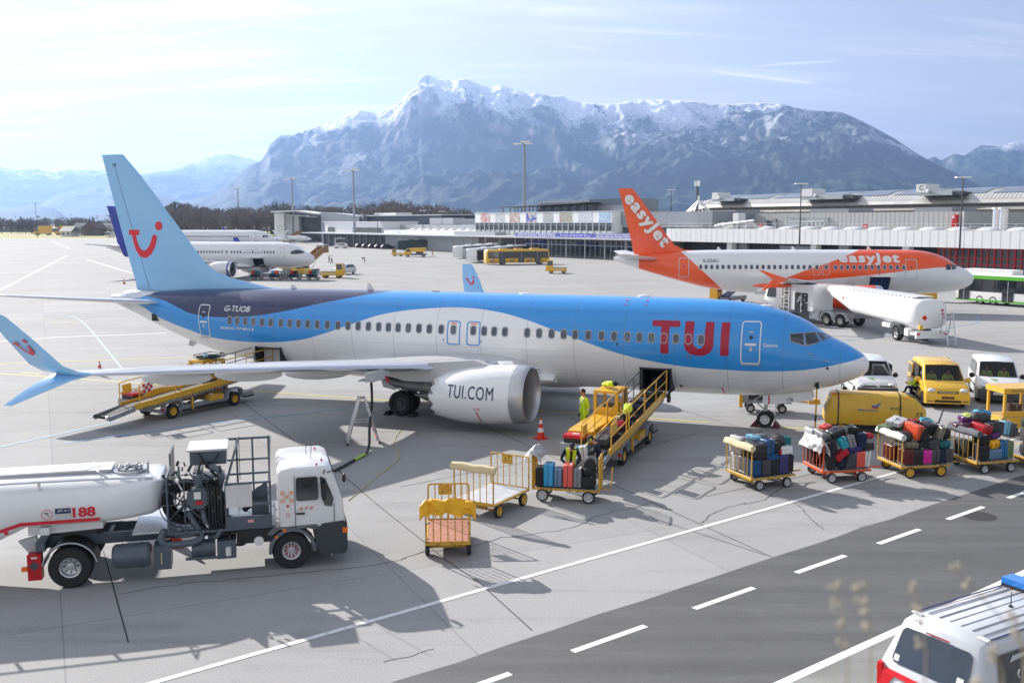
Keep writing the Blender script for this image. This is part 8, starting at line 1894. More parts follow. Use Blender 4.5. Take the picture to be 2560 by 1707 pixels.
# loader with vest bending over the cart, facing the camera
wp=G(*z5(1175,905));
person('worker in dark jacket and yellow vest bending over the coral suitcase',wp,R(-86),dict(spi=(.06,0,1.14),chs=(.20,0,1.34),nek=(.30,0,1.46),hed=(.38,0,1.52),ls=(.20,.20,1.38),le=(.18,.31,1.10),lh=(.36,.17,.96),rs=(.20,-.20,1.38),re=(.18,-.31,1.10),rh=(.36,-.14,.96)),NAVYC,NAVYC,under=NAVYC,cap=mat('cap_black',(.02,.025,.035),.8),stripes=False,vest=True,hand=mat('work_glove',(.03,.03,.035),.8))
w2_=G(*z5(1385,880));
person('worker in dark blue jacket with yellow ear defenders lifting a white case',w2_,R(170),dict(spi=(.05,0,1.14),chs=(.14,0,1.37),nek=(.19,0,1.50),hed=(.26,0,1.55),ls=(.13,.19,1.40),le=(.24,.24,1.16),lh=(.42,.14,1.12),rs=(.13,-.19,1.40),re=(.24,-.24,1.16),rh=(.42,-.12,1.05)),NAVYC,mat('work_trousers',hx('#1d3a6b'),.85,var=.15),under=NAVYC,cap=mat('cap_black',0),muffs=True,stripes=False,hand=SKIN)
bag('hard','white',.26,.36,.46,Vector((w2_.x-.50,w2_.y+.08,.92)),R(170),(0,.15),'white hard case held by the worker with ear defenders')
bag('soft','teal',.45,.40,.25,Vector((w2_.x-.55,w2_.y+.55,1.0)),R(150),(0,.2),'teal bag at the foot of the loader belt')
# worker crouching on the belt
q=lp1+ldd*.37; Pw=onl(LD1,q.x,q.y+.22,q.z+.02)
person('worker in navy and yellow jacket crouching among the bags on the loader belt',Pw,LH,dict(pel=(-.05,0,.45),spi=(.08,0,.58),chs=(.28,0,.72),nek=(.42,0,.76),hed=(.50,0,.78),ls=(.28,.19,.74),le=(.45,.24,.52),lh=(.62,.16,.36),rs=(.28,-.19,.74),re=(.45,-.24,.52),rh=(.62,-.16,.36),lp=(-.05,.10,.43),lk=(.28,.14,.42),la=(.02,.14,.09),rp=(-.05,-.10,.43),rk=(.25,-.14,.38),ra=(-.05,-.14,.09)),HIVIS,NAVYC,under=NAVYC,cap=mat('cap_grey',(.3,.3,.32),.7),stripes=True)
# person in the hold reaching out
hp_=AORG+AA*7.95+AS*.35; hp_.z=1.55
person('loader crouching inside the dark front hold, one bare arm reaching out',hp_,math.atan2(AS.y,AS.x),dict(pel=(-.1,0,.35),spi=(.0,0,.48),chs=(.16,0,.60),nek=(.25,0,.66),hed=(.30,0,.68),ls=(.16,.19,.62),le=(.40,.20,.50),lh=(.62,.35,.40),rs=(.16,-.19,.62),re=(.35,-.24,.45),rh=(.5,-.2,.3),lp=(-.1,.10,.33),lk=(.22,.14,.36),la=(0,.14,.09),rp=(-.1,-.10,.33),rk=(.22,-.14,.36),ra=(0,-.14,.09)),NAVYC,NAVYC,under=SKIN,stripes=False)
# jacket on the loader cab roof
b=MB();
for k in range(7): a=rnd.uniform(0,6.28); b.ell((3.4+.22*math.cos(a),1.5+.22*math.sin(a),2.26+rnd.uniform(0,.10)),(.20,.16,.09),k%2,12,8,Matrix.Rotation(a,3,'Z'))
for v in b.bm.verts: v.co+=Vector((noise.noise(v.co*7),noise.noise(v.co*7+Vector((3,3,3))),noise.noise(v.co*6)))*.06
o=b.done('jacket',[HIVIS,NAVYC]); o.matrix_basis=LD1.matrix_basis.copy(); tag(o,'crumpled yellow and navy work jacket on the cab roof of the front loader','jacket')
# distant pedestrians
def walker(label,x,y,top,legs,rz=0,J=None,stripes=False,cap=None):
    g=G(x,y); return person(label,g,rz,J,top,legs,stripes=stripes,fingers=False,cap=cap)
WJ=dict(lk=(.18,.10,.50),la=(.22,.1,.09),rk=(-.02,-.10,.50),ra=(-.25,-.1,.12),lh=(-.12,.27,.92),rh=(.22,-.27,.95))
walker('person in dark clothes walking on the apron, left of a pair',756,605,NAVYC,BLACK,R(10),WJ); walker('person in pale jacket walking on the apron, right of a pair',762,606,WHITE2,BLACK,R(10),WJ)
walker('person in dark clothes stooping alone in the middle of the apron',838,603,NAVYC,NAVYC,R(180),dict(pel=(0,0,.85),spi=(.12,0,1.0),chs=(.32,0,1.08),nek=(.45,0,1.05),hed=(.50,0,1.02),ls=(.32,.19,1.08),le=(.40,.22,.82),lh=(.45,.2,.55),rs=(.32,-.19,1.08),re=(.40,-.22,.82),rh=(.45,-.2,.55),lp=(0,.1,.85),rp=(0,-.1,.85)))
walker('person in orange and grey clothes walking behind the yellow platform truck',994,590,mat('orange_cloth',hx('#d06a50'),.8),mat('grey_cloth',(.3,.3,.32),.8),R(180),WJ)
walker('person in a yellow vest by the terminal doors near the dark bus',996,572,HIVIS,NAVYC,R(90));
walker('person in yellow vest crouched under the orange airliner beside its rear loader',1853,692,HIVIS,NAVYC,R(200))
# people on the roof terrace
for i,u in enumerate((1442,1446,1451,1458,1463,1503,1508,1512,1516,1521,1527,1531)):
    s_=LP(u,o2+1.2); P=TL+TN*(o2+1.2)+TT*s_; P.z=zt+.2
    person('small figure among the visitors on the roof terrace of the terminal',P,TANG-PI/2,None,(NAVYC,WHITE2,RED,DGREY)[i%4],NAVYC,stripes=False,fingers=False,group='visitors on the roof terrace')
SIT=dict(pel=(0,0,.30),spi=(.02,0,.48),chs=(.05,0,.70),nek=(.08,0,.84),hed=(.11,0,.89),ls=(.05,.19,.74),le=(.15,.25,.52),lh=(.38,.16,.55),rs=(.05,-.19,.74),re=(.15,-.25,.52),rh=(.38,-.16,.55),lp=(0,.10,.28),lk=(.38,.12,.34),la=(.45,.12,.10),rp=(0,-.10,.28),rk=(.38,-.12,.34),ra=(.45,-.12,.10))
for Vn,h_,y,l in ((V1,v1h,.36,'driver in yellow vest seated inside the white van beside the blue nose'),(V2,v2h,.36,'driver in yellow vest seated inside the yellow van'),(V2,v2h,-.36,'passenger in bright yellow jacket seated inside the yellow van'),(V3,v3h,.36,'driver with raised hand inside the white van at the far right'),(V3,v3h,-.36,'passenger in vest inside the white van at the far right')):
    person(l,Vn.matrix_basis@Vector((.18,y,.52)),h_,SIT,HIVIS,NAVYC,fingers=False,scale=.98)
person('worker in dark trousers climbing out of the sliding door of the yellow van',V2.matrix_basis@Vector((-.15,-.92,.25)),v2h-PI/2,dict(SIT,pel=(-.15,0,.42),lk=(.2,.12,.4),la=(.22,.12,.05)),HIVIS,NAVYC,fingers=False,scale=.98)
# ================================================================ CONES, LADDER, HOSE
CON=mat('cone_orange',hx('#d8321c'),.5,var=.06);
def cone(label,P,s=1.0):
    t=thing('traffic_cone',label,'traffic cone',P,rnd.random(),'traffic cones on the apron',s)
    b=MB(); b.bx(-.20,.20,-.20,.20,0,.04,0); bs=b.done('base',CON,t,bevel=.015)
    b=MB(); b.lathe([(.04,.15),(.25,.115),(.25,.116),(.40,.086),(.55,.062),(.68,.038),(.75,.025),(.75,0)],(0,0,0),'z',20,0)
    for f in b.bm.faces:
        z=f.calc_center_median().z; f.material_index=1 if .25<z<.40 or .55<z<.68 else 0
    b.done('body',[CON,REFL],t); return t
cone('red and white cone standing in front of the engine inlet, near the loader',G(1242,1007),1.12); cone('red and white cone beyond the right wing near its tip',G(230,862),1.1); cone('red and white cone far off left of the big tailfin',G(285,652),1.1); cone('red and white cone half hidden behind the tank of the fuel lorry',Vector((-9.05,25.6,0)),1.25)
ldp=G(833,1017); ld_=thing('step_ladder','tall aluminium folding step ladder under the wing','ladder',ldp,R(15))
b=MB(); hL=1.78
for s in (-1,1):
    b.beam((-.62,s*.34,.03),(-.12,s*.22,hL),.05,.07); b.beam((.62,s*.34,.03),(.12,s*.22,hL),.05,.07); b.beam((-.36,s*.28,.9),(.36,s*.28,.9),.03,.03)
b.done('rail',ALU,ld_,smooth=False); b=MB(); b.bx(-.14,.14,-.26,.26,hL-.02,hL+.03); b.beam((-.12,-.24,hL),(-.12,-.24,hL+.15),.03,.03); b.done('top_tread',ALU,ld_,smooth=False)
for k in range(6):
    f=(k+1)/7; b=MB(); x=.62-.5*f; b.bx(x-.06,x+.06,-.34+.12*f,.34-.12*f,hL*f-.02,hL*f+.01); b.done('rung',mat('rung_orange',hx('#c05a40'),.5) if k in(0,1,2) else ALU,ld_,smooth=False)
for sx in (-1,1):
    for s in (-1,1): b=MB(); b.cyl((sx*.62,s*.36-.02,.05),(sx*.62,s*.36+.02,.05),.05,10); b.done('foot',BLACK,ld_)
# fuel hose from the wing to the lorry
hw=AORG+AA*18.57+AS*7.7; hw.z=2.50; hg=G(848,1037)
hose=thing('fuel_hose','thick black fuel hose hanging from the wing and lying to the lorry cab','hose',(hg.x,hg.y,0)); o=Vector((hg.x,hg.y,0))
ce=onl(FT,6.4,1.4,.9); b=MB();
hp0=[hw,hw+Vector((.03,-.08,-1.0)),hw.lerp(Vector((hg.x,hg.y,.6)),.75)+Vector((0,0,-.25)),Vector((hg.x,hg.y,.25)),G(838,1043,.06),G(810,1058,.06),G(775,1077,.06),G(725,1098,.06),G(690,1110,.06)]
b.tube([p-o for p in catmull(hp0,8)],.052,10); hb=b.done('hose_body',BLACK,hose)
b=MB(); qa=G(838,1043,.06)-o; qb=G(814,1056,.06)-o; b.tube([qa,qb],.062,10); b.done('sleeve',mat('sleeve_green',hx('#9fc456'),.6),hose)
b=MB(); b.cyl(hw-o+Vector((0,0,-.22)),hw-o+Vector((0,0,.02)),.085,12); b.beam(hw-o+Vector((-.2,0,-.1)),hw-o+Vector((.2,0,-.12)),.03,.03); b.done('coupling',STEEL,hose)
# grounding wire
b=MB(); b.tube(catmull([G(930,975)+Vector((0,0,.012)),G(905,1015)+Vector((0,0,.012)),G(918,1050)+Vector((0,0,.012)),G(880,1085)+Vector((0,0,.012)),G(800,1150)+Vector((0,0,.012))],8),.011,5); tag(b.done('ground_wire',mat('wire_yellow',hx('#b9ad2e'),.5)),'thin yellow wire lying on the concrete under the engine','wire')
for P,l in ((AORG+AA*19.0+AS*3.1,'black chock in front of the right main wheel'),(AORG+AA*20.25+AS*3.1,'black chock behind the right main wheel')):
    b=MB(); b.prism([(-.15,0),(.15,0),(.05,.17),(-.05,.17)],'y',-.25,.25); c_=b.done('wheel_chock',RUBBER,loc=P,rotz=PI-AYAW); tag(c_,l,'wheel chock')
for dx,l in ((-.46,'dark red chock in front of the nose wheel'),(.46,'dark red chock behind the nose wheel')):
    b=MB(); b.prism([(-.16,0),(.16,0),(.08*(-1 if dx>0 else 1)+0,.28)],'y',-.3,.3); c_=b.done('wheel_chock',mat('chock_red',hx('#5a1826'),.7),loc=AORG+AA*(4.02+dx),rotz=PI-AYAW); tag(c_,l,'wheel chock')
# ================================================================ GROUND POWER UNIT with its cable
gp=G(*q1(195,740));
gl=G(*q1(190,700),.35); gr=G(*q1(1285,745),.35); gd=(gr-gl); GH_=math.atan2(gd.y,gd.x); GL=gd.length
GP=thing('ground_power_unit','yellow ground power unit with the number 12 behind the loaded carts','ground power unit',(gl.x,gl.y,0),GH_)
GWd=1.35; GP.scale=(1,1,.94); pf=[(0,.42),(.10,1.05),(.22,1.62),(.30,1.70)]
b=MB(); rings=[]
for x,zt_,zb_ in ((-.02,.95,.48),(.10,1.40,.42),(.22,1.68,.40),(.42,1.74,.40),(GL*.78,1.74,.40),(GL*.9,1.60,.42),(GL,1.15,.46)):
    y0,y1=0,GWd; rings.append([(x,y0+.02,zb_),(x,y0,zb_+.1),(x,y0+.02,zt_-.38),(x,y0+.16,zt_-.08),(x,y0+.30,zt_),(x,y1-.30,zt_),(x,y1-.16,zt_-.08),(x,y1-.02,zt_-.38),(x,y1,zb_+.1),(x,y1-.02,zb_)])
b.loft(rings,0); hb=b.done('housing',YELG,GP,bevel=.0,ang=30)
for x in (.48,GL*.74): b=MB(); b.loft([[(x+dx,-.012,.40),(x+dx,-.012,1.37),(x+dx,.15,1.68),(x+dx,.30,1.755),(x+dx,GWd-.3,1.755)] for dx in (-.025,.025)],0,False,False,closed=False); b.done('panel_gap',BLACK,GP,smooth=False)
b=MB(); b.bx(.1,GL-.3,.1,GWd-.1,.20,.42); b.bx(-.1,GL+.1,.3,.4,.22,.30); b.done('chassis',BLACK,GP,smooth=False)
for x in (.6,GL-.7):
    for y,s in ((.1,-1),(GWd-.1,1)): wheel(GP,x,y,.26,.18,YEL,side=s)
b=MB(); b.prism([(.60,-.01),(.60,.01)],'y',0,.001) if False else b.bx(GL*.18,GL*.95,-.02,-.005,.36,.42); b.done('skirt',BLACK,GP,smooth=False)
b=MB(); b.tube([(GL,.7,.40),(GL+.6,.7,.5),(GL+.75,.7,1.1)],.035,8); b.done('drawbar',DGREY,GP)
b=MB(); b.loft([[(GL*.82,y,1.74),(GL*.9,y,1.63),(GL*.985,y,1.25)] for y in (.30,GWd-.3)],0,False,False,closed=False) ; b.done('rear_grille',BLACK,GP,smooth=False)
for x,y in ((.30,.30),(.5,.1),(GL*.72,1.0),(GL*.80,.18)): b=MB(); b.ell((x,y,1.70 if y>.2 else 1.62),(.05,.05,.035)); b.done('red_reflector',mat('reflector_coral',hx('#ff5a50'),.3),GP)
b=MB(); b.loft([[(-.035,y,1.0),(.19,y,1.62)] for y in (.35,.85)],0,False,False,closed=False); b.done('control_panel',DGREY,GP,smooth=False); b=MB(); b.loft([[(-.055,y,.95),(.12,y,1.45)] for y in (.22,.42)],0,False,False,closed=False); b.done('paper_notice',WHITE2,GP,smooth=False)
gm=lambda x,z:(x,-.02 if z<1.34 else -.02+(z-1.34)*.45,z)
decal(font_bm('Salzburg Airport',1,.02),gm,'lettering',mat('logo_blue',hx('#2f62c0'),.4),GP,fit=(GL*.32,1.02,GL*.20,.10)); decal(font_bm('12',1,.02),gm,'number',DGREY,GP,fit=(GL*.905,.86,.22,.20)); decal(font_bm('28 VDC',1,.01),gm,'lettering_dc',DGREY,GP,fit=(GL*.64,1.13,.45,.12))
decal(poly_bm([[(0,.0),(.5,.0),(.7,.25),(1.0,.6),(.65,.42),(.45,.2),(.0,.2)]]),gm,'wave_emblem',mat('logo_blue',0),GP,fit=(GL*.46,1.22,.38,.22)); decal(poly_bm([[(0,0),(.6,0),(.5,.5),(0,.5)]]),gm,'wave_emblem_red',SMR,GP,fit=(GL*.46,1.17,.26,.04))
for k in range(3): b=MB(); b.bx(GL*.27+k*.11,GL*.27+k*.11+.09,-.03,-.01,.56,.61); b.done('amber_lamp',ORL,GP,smooth=False)
cx_=AORG+AA*1.86; pl_=Vector(side_map(sf,.02)(2.62,2.15)); W_l=lambda x,y,z:AORG+AA*x+AS*y+Vector((0,0,z))
cq=G(*q2(1215,250)); topc=W_l(1.95,sf(1.95,2.05)+.03,2.05)
t=thing('power_cable','yellow power cable hanging from the black plug under the nose','cable',(topc.x,topc.y,0)); o=Vector((topc.x,topc.y,0))
b=MB(); b.box(topc-o+Vector((0,0,.05)),(.14,.16,.30)); b.box(topc-o+Vector((.03,-.02,-.10)),(.10,.10,.14)); b.done('plug',mat('plug_black',(.01,.025,.02),.5),t,bevel=.02)
pts=catmull([topc+Vector((0,-.03,-.15)),topc+Vector((-.01,-.06,-.9)),topc+Vector((-.03,-.10,-1.5)),Vector((topc.x-.05,topc.y-.25,.30)),Vector((topc.x+.12,topc.y-.45,.08)),Vector((gl.x+.3,gl.y-.25,.06)),Vector((gl.x+.5,gl.y-.02,.35))],6)
b=MB(); b.tube([p-o for p in pts],.035,8); b.done('cable_body',mat('cable_yellow',hx('#d2971c'),.5,var=.3,vs=2),t); b=MB(); b.tube([pts[9]-o,pts[12]-o],.042,8); b.done('black_sleeve',BLACK,t)
# equipment behind the nose gear
e1=W_l(4.6,-3.4,0); NE=thing('equipment_trailer','low grey service trailer with a short ladder behind the nose gear','trailer',e1,-AYAW*0-R(8))
b=MB(); b.bx(-.9,1.3,-.5,.5,.45,.95); b.done('body',GREYP,NE,bevel=.03); b=MB(); b.bx(-1.02,-.86,-.55,-.35,.25,1.0); b.done('corner_post',YEL,NE,bevel=.02); b=MB(); b.bx(-.6,.1,-.52,-.505,.6,.85); b.done('dark_opening',BLACK,NE,smooth=False)
b=MB();
for x in (.35,.75): b.beam((x-.25,-1.05,.02),(x,-.5,1.1),.05,.05)
for k in range(4): f=k/4+.1; b.beam((.10+.25*f,-1.05+.55*f,1.08*f),(.5+.25*f,-1.05+.55*f,1.08*f),.05,.03)
b.done('ladder',ALU,NE,smooth=False); b=MB(); b.beam((1.3,0,.5),(2.6,-.2,.45),.08,.08); b.box((2.3,-.25,.55),(.5,.3,.22)); b.done('drawbar',YEL,NE,smooth=False)
for x in (-.5,.9):
    for s in (-1,1): wheel(NE,x,s*.42,.20,.14,side=s)
# ================================================================ YELLOW TUG at the right edge
tp=G(*r7(2030,900),.75); TG_=thing('baggage_tug','yellow tug with a lettered cab roof behind the last loaded cart','tug',(tp.x+.1,tp.y-.1,0),R(6),scale=.9)
b=MB(); b.bx(0,3.4,0,1.35,.35,.85); b.bx(-.15,.35,-.05,1.4,.30,.62); b.done('body',YEL,TG_,bevel=.05); b=MB()
for k in range(5): b.bx(.1,1.8,-.02+k*.06,0.0+k*.06,.855,.87)
b.done('deck_slat',GREYP,TG_,smooth=False)
b=MB(); X0,X1=.15,1.75;
for x in (X0,X1):
    for y in (.06,1.3): b.bx(x-.05,x+.05,y-.05,y+.05,.85,1.98)
b.bx(X0-.1,X1+.1,-.02,1.4,1.92,2.16); b.bx(X0-.05,X1+.05,.02,.10,.84,1.10); b.done('cab',YEL,TG_,bevel=.03)
b=MB(); b.quad((X0+.06,.04,1.12),(X1-.06,.04,1.12),(X1-.06,.04,1.9),(X0+.06,.04,1.9)); b.done('windscreen',GLASSC,TG_,smooth=False); b=MB(); b.bx(.7,.78,.5,.58,.85,1.9); b.lathe([(-.02,.17),(.02,.17)],(1.15,.45,1.2),'y',16); b.bx(.9,1.4,.7,1.1,.86,1.3); b.done('steering_and_seat',mat('brown_interior',(.08,.04,.03),.7),TG_)
decal(font_bm('Schlepper 7',1,.01),lambda u,z:(u,-.026,z),'lettering',DGREY,TG_,fit=(X0+.25,1.98,1.25,.12))
for x in (.55,2.7):
    for y,s in ((.12,-1),(1.25,1)): wheel(TG_,x,y,.33,.22,YEL,side=s)
# ================================================================ SECOND TANKER (white, by the orange airliner)
r3a=G(*z3(1640,1000)); r3b=G(*z3(1310,925)); dx_=(r3b-r3a).normalized(); T2=thing('tanker_truck','long white articulated fuel tanker with rear ladder beside the orange airliner','truck',r3a,math.atan2(dx_.y,dx_.x))
WB2=(r3b-r3a).length; hwT=2.45
# local x forward from the trailer wheel, near side is +y
sgn=1;
b=MB(); rings=[]
def t2(x,hw,zt,zb):
    c=-hwT/2; return [(x,c+hw*math.copysign(abs(math.cos(2*PI*k/24))**.6,math.cos(2*PI*k/24)),(zt+zb)/2+(zt-zb)/2*math.copysign(abs(math.sin(2*PI*k/24))**.6,math.sin(2*PI*k/24))) for k in range(24)]
for x,hw,zt,zb in ((-2.45,1.0,3.0,1.2),(-2.3,1.2,3.12,1.05),(-1.2,1.23,3.15,1.0),(7.2,1.23,3.2,1.25),(9.9,1.2,3.3,2.1),(11.6,1.05,3.3,2.2),(11.9,.8,3.2,2.4)): rings.append(t2(x,hw,zt,zb))
b.loft(rings,0); tk2=b.done('tank',TWH,T2,ang=55)
b=MB(); b.bx(-1.5,11,-1.9,-.6,3.2,3.28)
for k in range(22): b.bx(-1.4+k*.58,-1.05+k*.58,-.42,-.34,3.14,3.24)
b.done('walkway',LGREY,tk2,smooth=False)
for (x,s_) in ((8.3,.28),): b=MB(); b.box((x,-.005,2.45),(s_*.7,.02,s_*.7),0,Matrix.Rotation(R(45),3,'Y')); b.done('hazard_diamond',REDL,tk2,smooth=False)
b=MB(); b.box((-2.47,-.7,1.85),(.02,.28,.28),0,Matrix.Rotation(R(45),3,'X')); b.done('hazard_diamond',REDL,tk2,smooth=False); decal(font_bm('1003',1,.03,.2),lambda u,z:(11.2-u,-.13,z),'number',SMR,tk2,fit=(0,2.55,.8,.28)); b=MB()
for k in range(3): b.bx(-2.50,-2.47,-2.2+k*.06,-2.05+k*.06,1.8+k*.25,1.95+k*.25)
b.done('red_mark',SMR,tk2,smooth=False)
decal(ring_bm(circ(5.9,2.2,.16,16),circ(5.9,2.2,.12,16)),lambda u,z:(u,.0,z),'round_sign',LGREY,tk2)
for y,s in ((-.15,1),(-2.3,-1)): wheel(T2,0,y,.50,.42,side=s,rr=.5,spokes=8)
b=MB(); b.loft([[(r_*math.cos(R(a)),y,.5+r_*math.sin(R(a))) for r_,a in [(.66,q) for q in range(0,181,15)]+[(.61,q) for q in range(180,-1,-15)]] for y in (-.45,.02)],0); b.done('mudguard',DGREY,T2)
b=MB(); b.bx(-2.6,-.9,-2.3,-.1,.62,.78); b.bx(-2.7,-2.55,-2.4,0,.42,.95); b.bx(1.3,2.4,-1.8,-.2,.8,1.1); b.bx(-1.6,-1.1,-.3,0,.5,1.0); b.done('rear_frame',WHITE2,T2,smooth=False); b=MB();
for y in (-.15,-2.25): b.bx(-2.73,-2.69,y-.12,y+.12,.68,.80)
b.done('tail_lamp',REDL,T2,smooth=False); b=MB(); b.bx(-2.75,-2.55,-.45,-.2,1.05,1.35); b.done('yellow_box',YEL,T2,bevel=.02)
LDR=thing('rolling_ladder','small aluminium rolling ladder standing behind the second tanker','ladder',onl(T2,-3.0,-2.5,0),math.atan2(dx_.y,dx_.x)) if False else None
bpy.context.view_layer.update()
LDR=thing('rolling_ladder','small aluminium rolling ladder standing behind the second tanker','ladder',T2.matrix_world@Vector((-3.1,-2.1,0)),T2.rotation_euler[2]); b=MB()
for s in (-1,1): b.beam((-.6,s*.3,.05),(0,s*.3,2.3),.05,.05); b.beam((.6,s*.3,.05),(.05,s*.3,2.3),.05,.05)
for k in range(8): f=(k+.7)/9; b.beam((-.6+.6*f,-.3,2.3*f),(-.6+.6*f,.3,2.3*f),.07,.03)
b.done('ladder_frame',ALU,LDR,smooth=False)
pre=set(T2.children)
for x in (9.0,10.45):
    for y,s in ((-.15,1),(-2.3,-1)): wheel(T2,x,y,.50,.42,mat('pale_rim',(.60,.60,.50),.5),side=s,rr=.5,spokes=8)
    b=MB(); b.loft([[(x+r_*math.cos(R(a)),y,.5+r_*math.sin(R(a))) for r_,a in [(.66,q) for q in range(0,181,15)]+[(.61,q) for q in range(180,-1,-15)]] for y in (-.45,.02)],0); b.done('mudguard',LGREY,T2)
b=MB(); b.bx(8.0,17.5,-1.9,-.5,.75,1.05); b.bx(11.3,12.3,-.5,-.05,.45,1.1); b.done('chassis',GREYP,T2,smooth=False)
b=MB(); b.bx(11.9,14.4,-2.4,-.02,1.05,3.25); pc_=b.done('pump_cabinet',TWH,T2,bevel=.18,segs=3); b=MB(); b.bx(12.5,13.9,-.03,.015,.9,2.55); op=b.done('open_bay',BLACK,T2,smooth=False); b=MB()
for k in range(14): x=rnd.uniform(12.55,13.8); z=rnd.uniform(1,2.4); b.cyl((x,.02,z),(x+rnd.uniform(-.3,.3),.03,z+rnd.uniform(-.3,.3)),.04,6,k%2)
b.bx(13.15,13.22,.015,.05,.9,2.5,1); b.done('bay_fittings',[TG,LGREY],T2)
b=MB(); cage(14.6,15.5,-1.2,-.05,1.2,3.0,.07); b.bx(14.55,14.62,-.02,.04,.4,3.0); b.bx(15.1,15.16,-.02,.04,.4,3.0)
for k in range(7): b.bx(14.6,15.1,-.0,.04,.5+k*.35,.55+k*.35)
b.done('platform_rail',WHITE2,T2,smooth=False)
cb2=hull(T2,[(15.7,.9),(15.7,3.0),(15.9,3.15),(16.9,3.15),(17.2,3.0),(17.5,2.0),(17.6,1.5),(17.6,.6),(15.9,.6)],hwT/2,TWH,2.0,.03,.10,'cab'); cb2.location=(0,-hwT/2,0)
b=MB(); b.quad((16.1,.02,2.0),(17.2,.02,2.0),(17.0,.0,2.8),(16.1,.0,2.8)); b.done('side_window',GLASS,T2,smooth=False); b=MB()
for x in (16.6,): wheel(T2,x,-.15,.5,.3,side=1)
b.bx(17.0,17.1,.0,.02,1.3,1.4); b.bx(17.2,17.3,.0,.02,1.3,1.4); b.done('red_sticker',REDL,T2,smooth=False)
ax2=G(*z3(1235,918))-r3b; dd2=math.atan2(ax2.y,ax2.x)-T2.rotation_euler[2]; Pv=Vector((9.3,-.15,0)); MT=Matrix.Translation(Pv)@Matrix.Rotation(dd2*.75,4,'Z')@Matrix.Translation(-Pv)
for o_ in set(T2.children)-pre: o_.matrix_basis=MT@Matrix.Translation((-.0,0,0))@o_.matrix_basis
# ================================================================ BUSES
def bus(label,pos,rz,L,body,band=None,hz=3.0,doors=(),roofm=None,logo=False,glass_lo=1.25,cat='bus',wh=(.22,.80),rev=False,hw=1.25):
    t=thing('bus',label,cat,pos,rz,'buses on the apron')
    bo=hull(t,[(0,.35),(0,2.6),(.25,hz-.05),(.5,hz),(L-.5,hz),(L-.25,hz-.05),(L-.02,2.4),(L,.9),(L,.35)],hw,body,1.3,.02,.10,'body');
    for s in (-1,1):
        b=MB(); y=s*(hw+.012-.0); yt=y*.985; b.quad((.35,y,glass_lo),(L-.25,y,glass_lo),(L-.3,yt,2.62),(.35,yt,2.62)); sw=b.done('side_glass',GLASS,t,smooth=False)
        if band: b=MB(); b.bx(.05,L-.05,y-.01,y+.01,*band[1]); b.done('colour_band',band[0],t,smooth=False)
        b=MB(); n=int(L/1.45)
        for k in range(1,n): x=L*k/n; b.bx(x-.03,x+.03,y-.012,y+.016,glass_lo,2.62)
        b.done('window_pillar',BLACK if body is not YELV else DGREY,t,smooth=False)
        for a in doors: b=MB(); b.bx(a*L,a*L+1.25,y-.014,y+.02,.42,2.5); d=b.done('door',GLASS,t,smooth=False); b=MB(); b.bx(a*L+.60,a*L+.65,y,y+s*.024,.42,2.5); b.done('door_seam',LGREY,d,smooth=False)
        for f in wh: wheel(t,f*L,s*(hw-.14),.47,.28,side=s)
        if logo:
            for f in logo: decal(poly_bm([[(0,.0),(.5,.0),(.7,.25),(1.0,.6),(.65,.42),(.45,.2),(.0,.2)]]),lambda u,z:(u,s*(hw+.03),z),'wave_emblem',BLUEP,t,fit=(f*L,.72,1.3,.4));
            b=MB();
            for f in logo: b.bx(f*L,f*L+1.0,s*(hw+.02)-.01,s*(hw+.02)+.01,.62,.70)
            b.done('red_underline',RED,t,smooth=False)
    for x,n_ in ((-.012,'rear_window'),(L+.012,'windscreen')):
        b=MB(); b.quad((x,-hw+.15,1.2),(x,hw-.15,1.2),(x+(.1 if x<1 else -.1),hw-.25,2.55),(x+(.1 if x<1 else -.1),-hw+.25,2.55)); b.done(n_,GLASS,t,smooth=False)
    b=MB();
    for k in range(3): b.bx(L*(.22+.25*k),L*(.22+.25*k)+1.6,-.7,.7,hz+.002,hz+.22)
    b.done('roof_unit',roofm or body,t,bevel=.05); return t
def bus2(label,u0,u1,v0,v1,L,**k):
    a=G(u0,v0); c=G(u1,v1); d=c-a; return bus(label,a,math.atan2(d.y,d.x),d.length if L is None else L,**k)
bus2('yellow apron bus with blue wave emblems in front of the terminal',1114,1258,608,606,None,body=YELV,doors=(.20,.50,.76),logo=(.05,.36,.64),wh=(.27,.86),roofm=YELV)
bus2('white apron bus with open side half hidden behind the yellow bus',1083,1200,604,590,None,body=WV,band=(BLACK,(.5,2.6)),hz=3.0)
bus2('plain white bus behind the other two buses near the tall mast',1051,1150,594,584,None,body=WHITE2,hz=2.9,glass_lo=2.4)
bus2('dark green coach parked along the terminal front',915,1020,575,575,None,body=mat('coach_dark',(.02,.045,.045),.3),band=(mat('coach_dark',(.02,.045,.045),.3),(1.1,2.7)),wh=(.17,.8),roofm=DGREY)
bus2('white coach with coloured stripes left of the mast',771,806,566,566,None,body=WV,band=(mat('pink_blue_band',hx('#d27ca0'),.4,var=.4,vs=.3),(.5,.8)),wh=(.2,.8))
bus2('white minibus with grey windows behind the big tailfin, far left',246,282,545,546,9,body=WV)
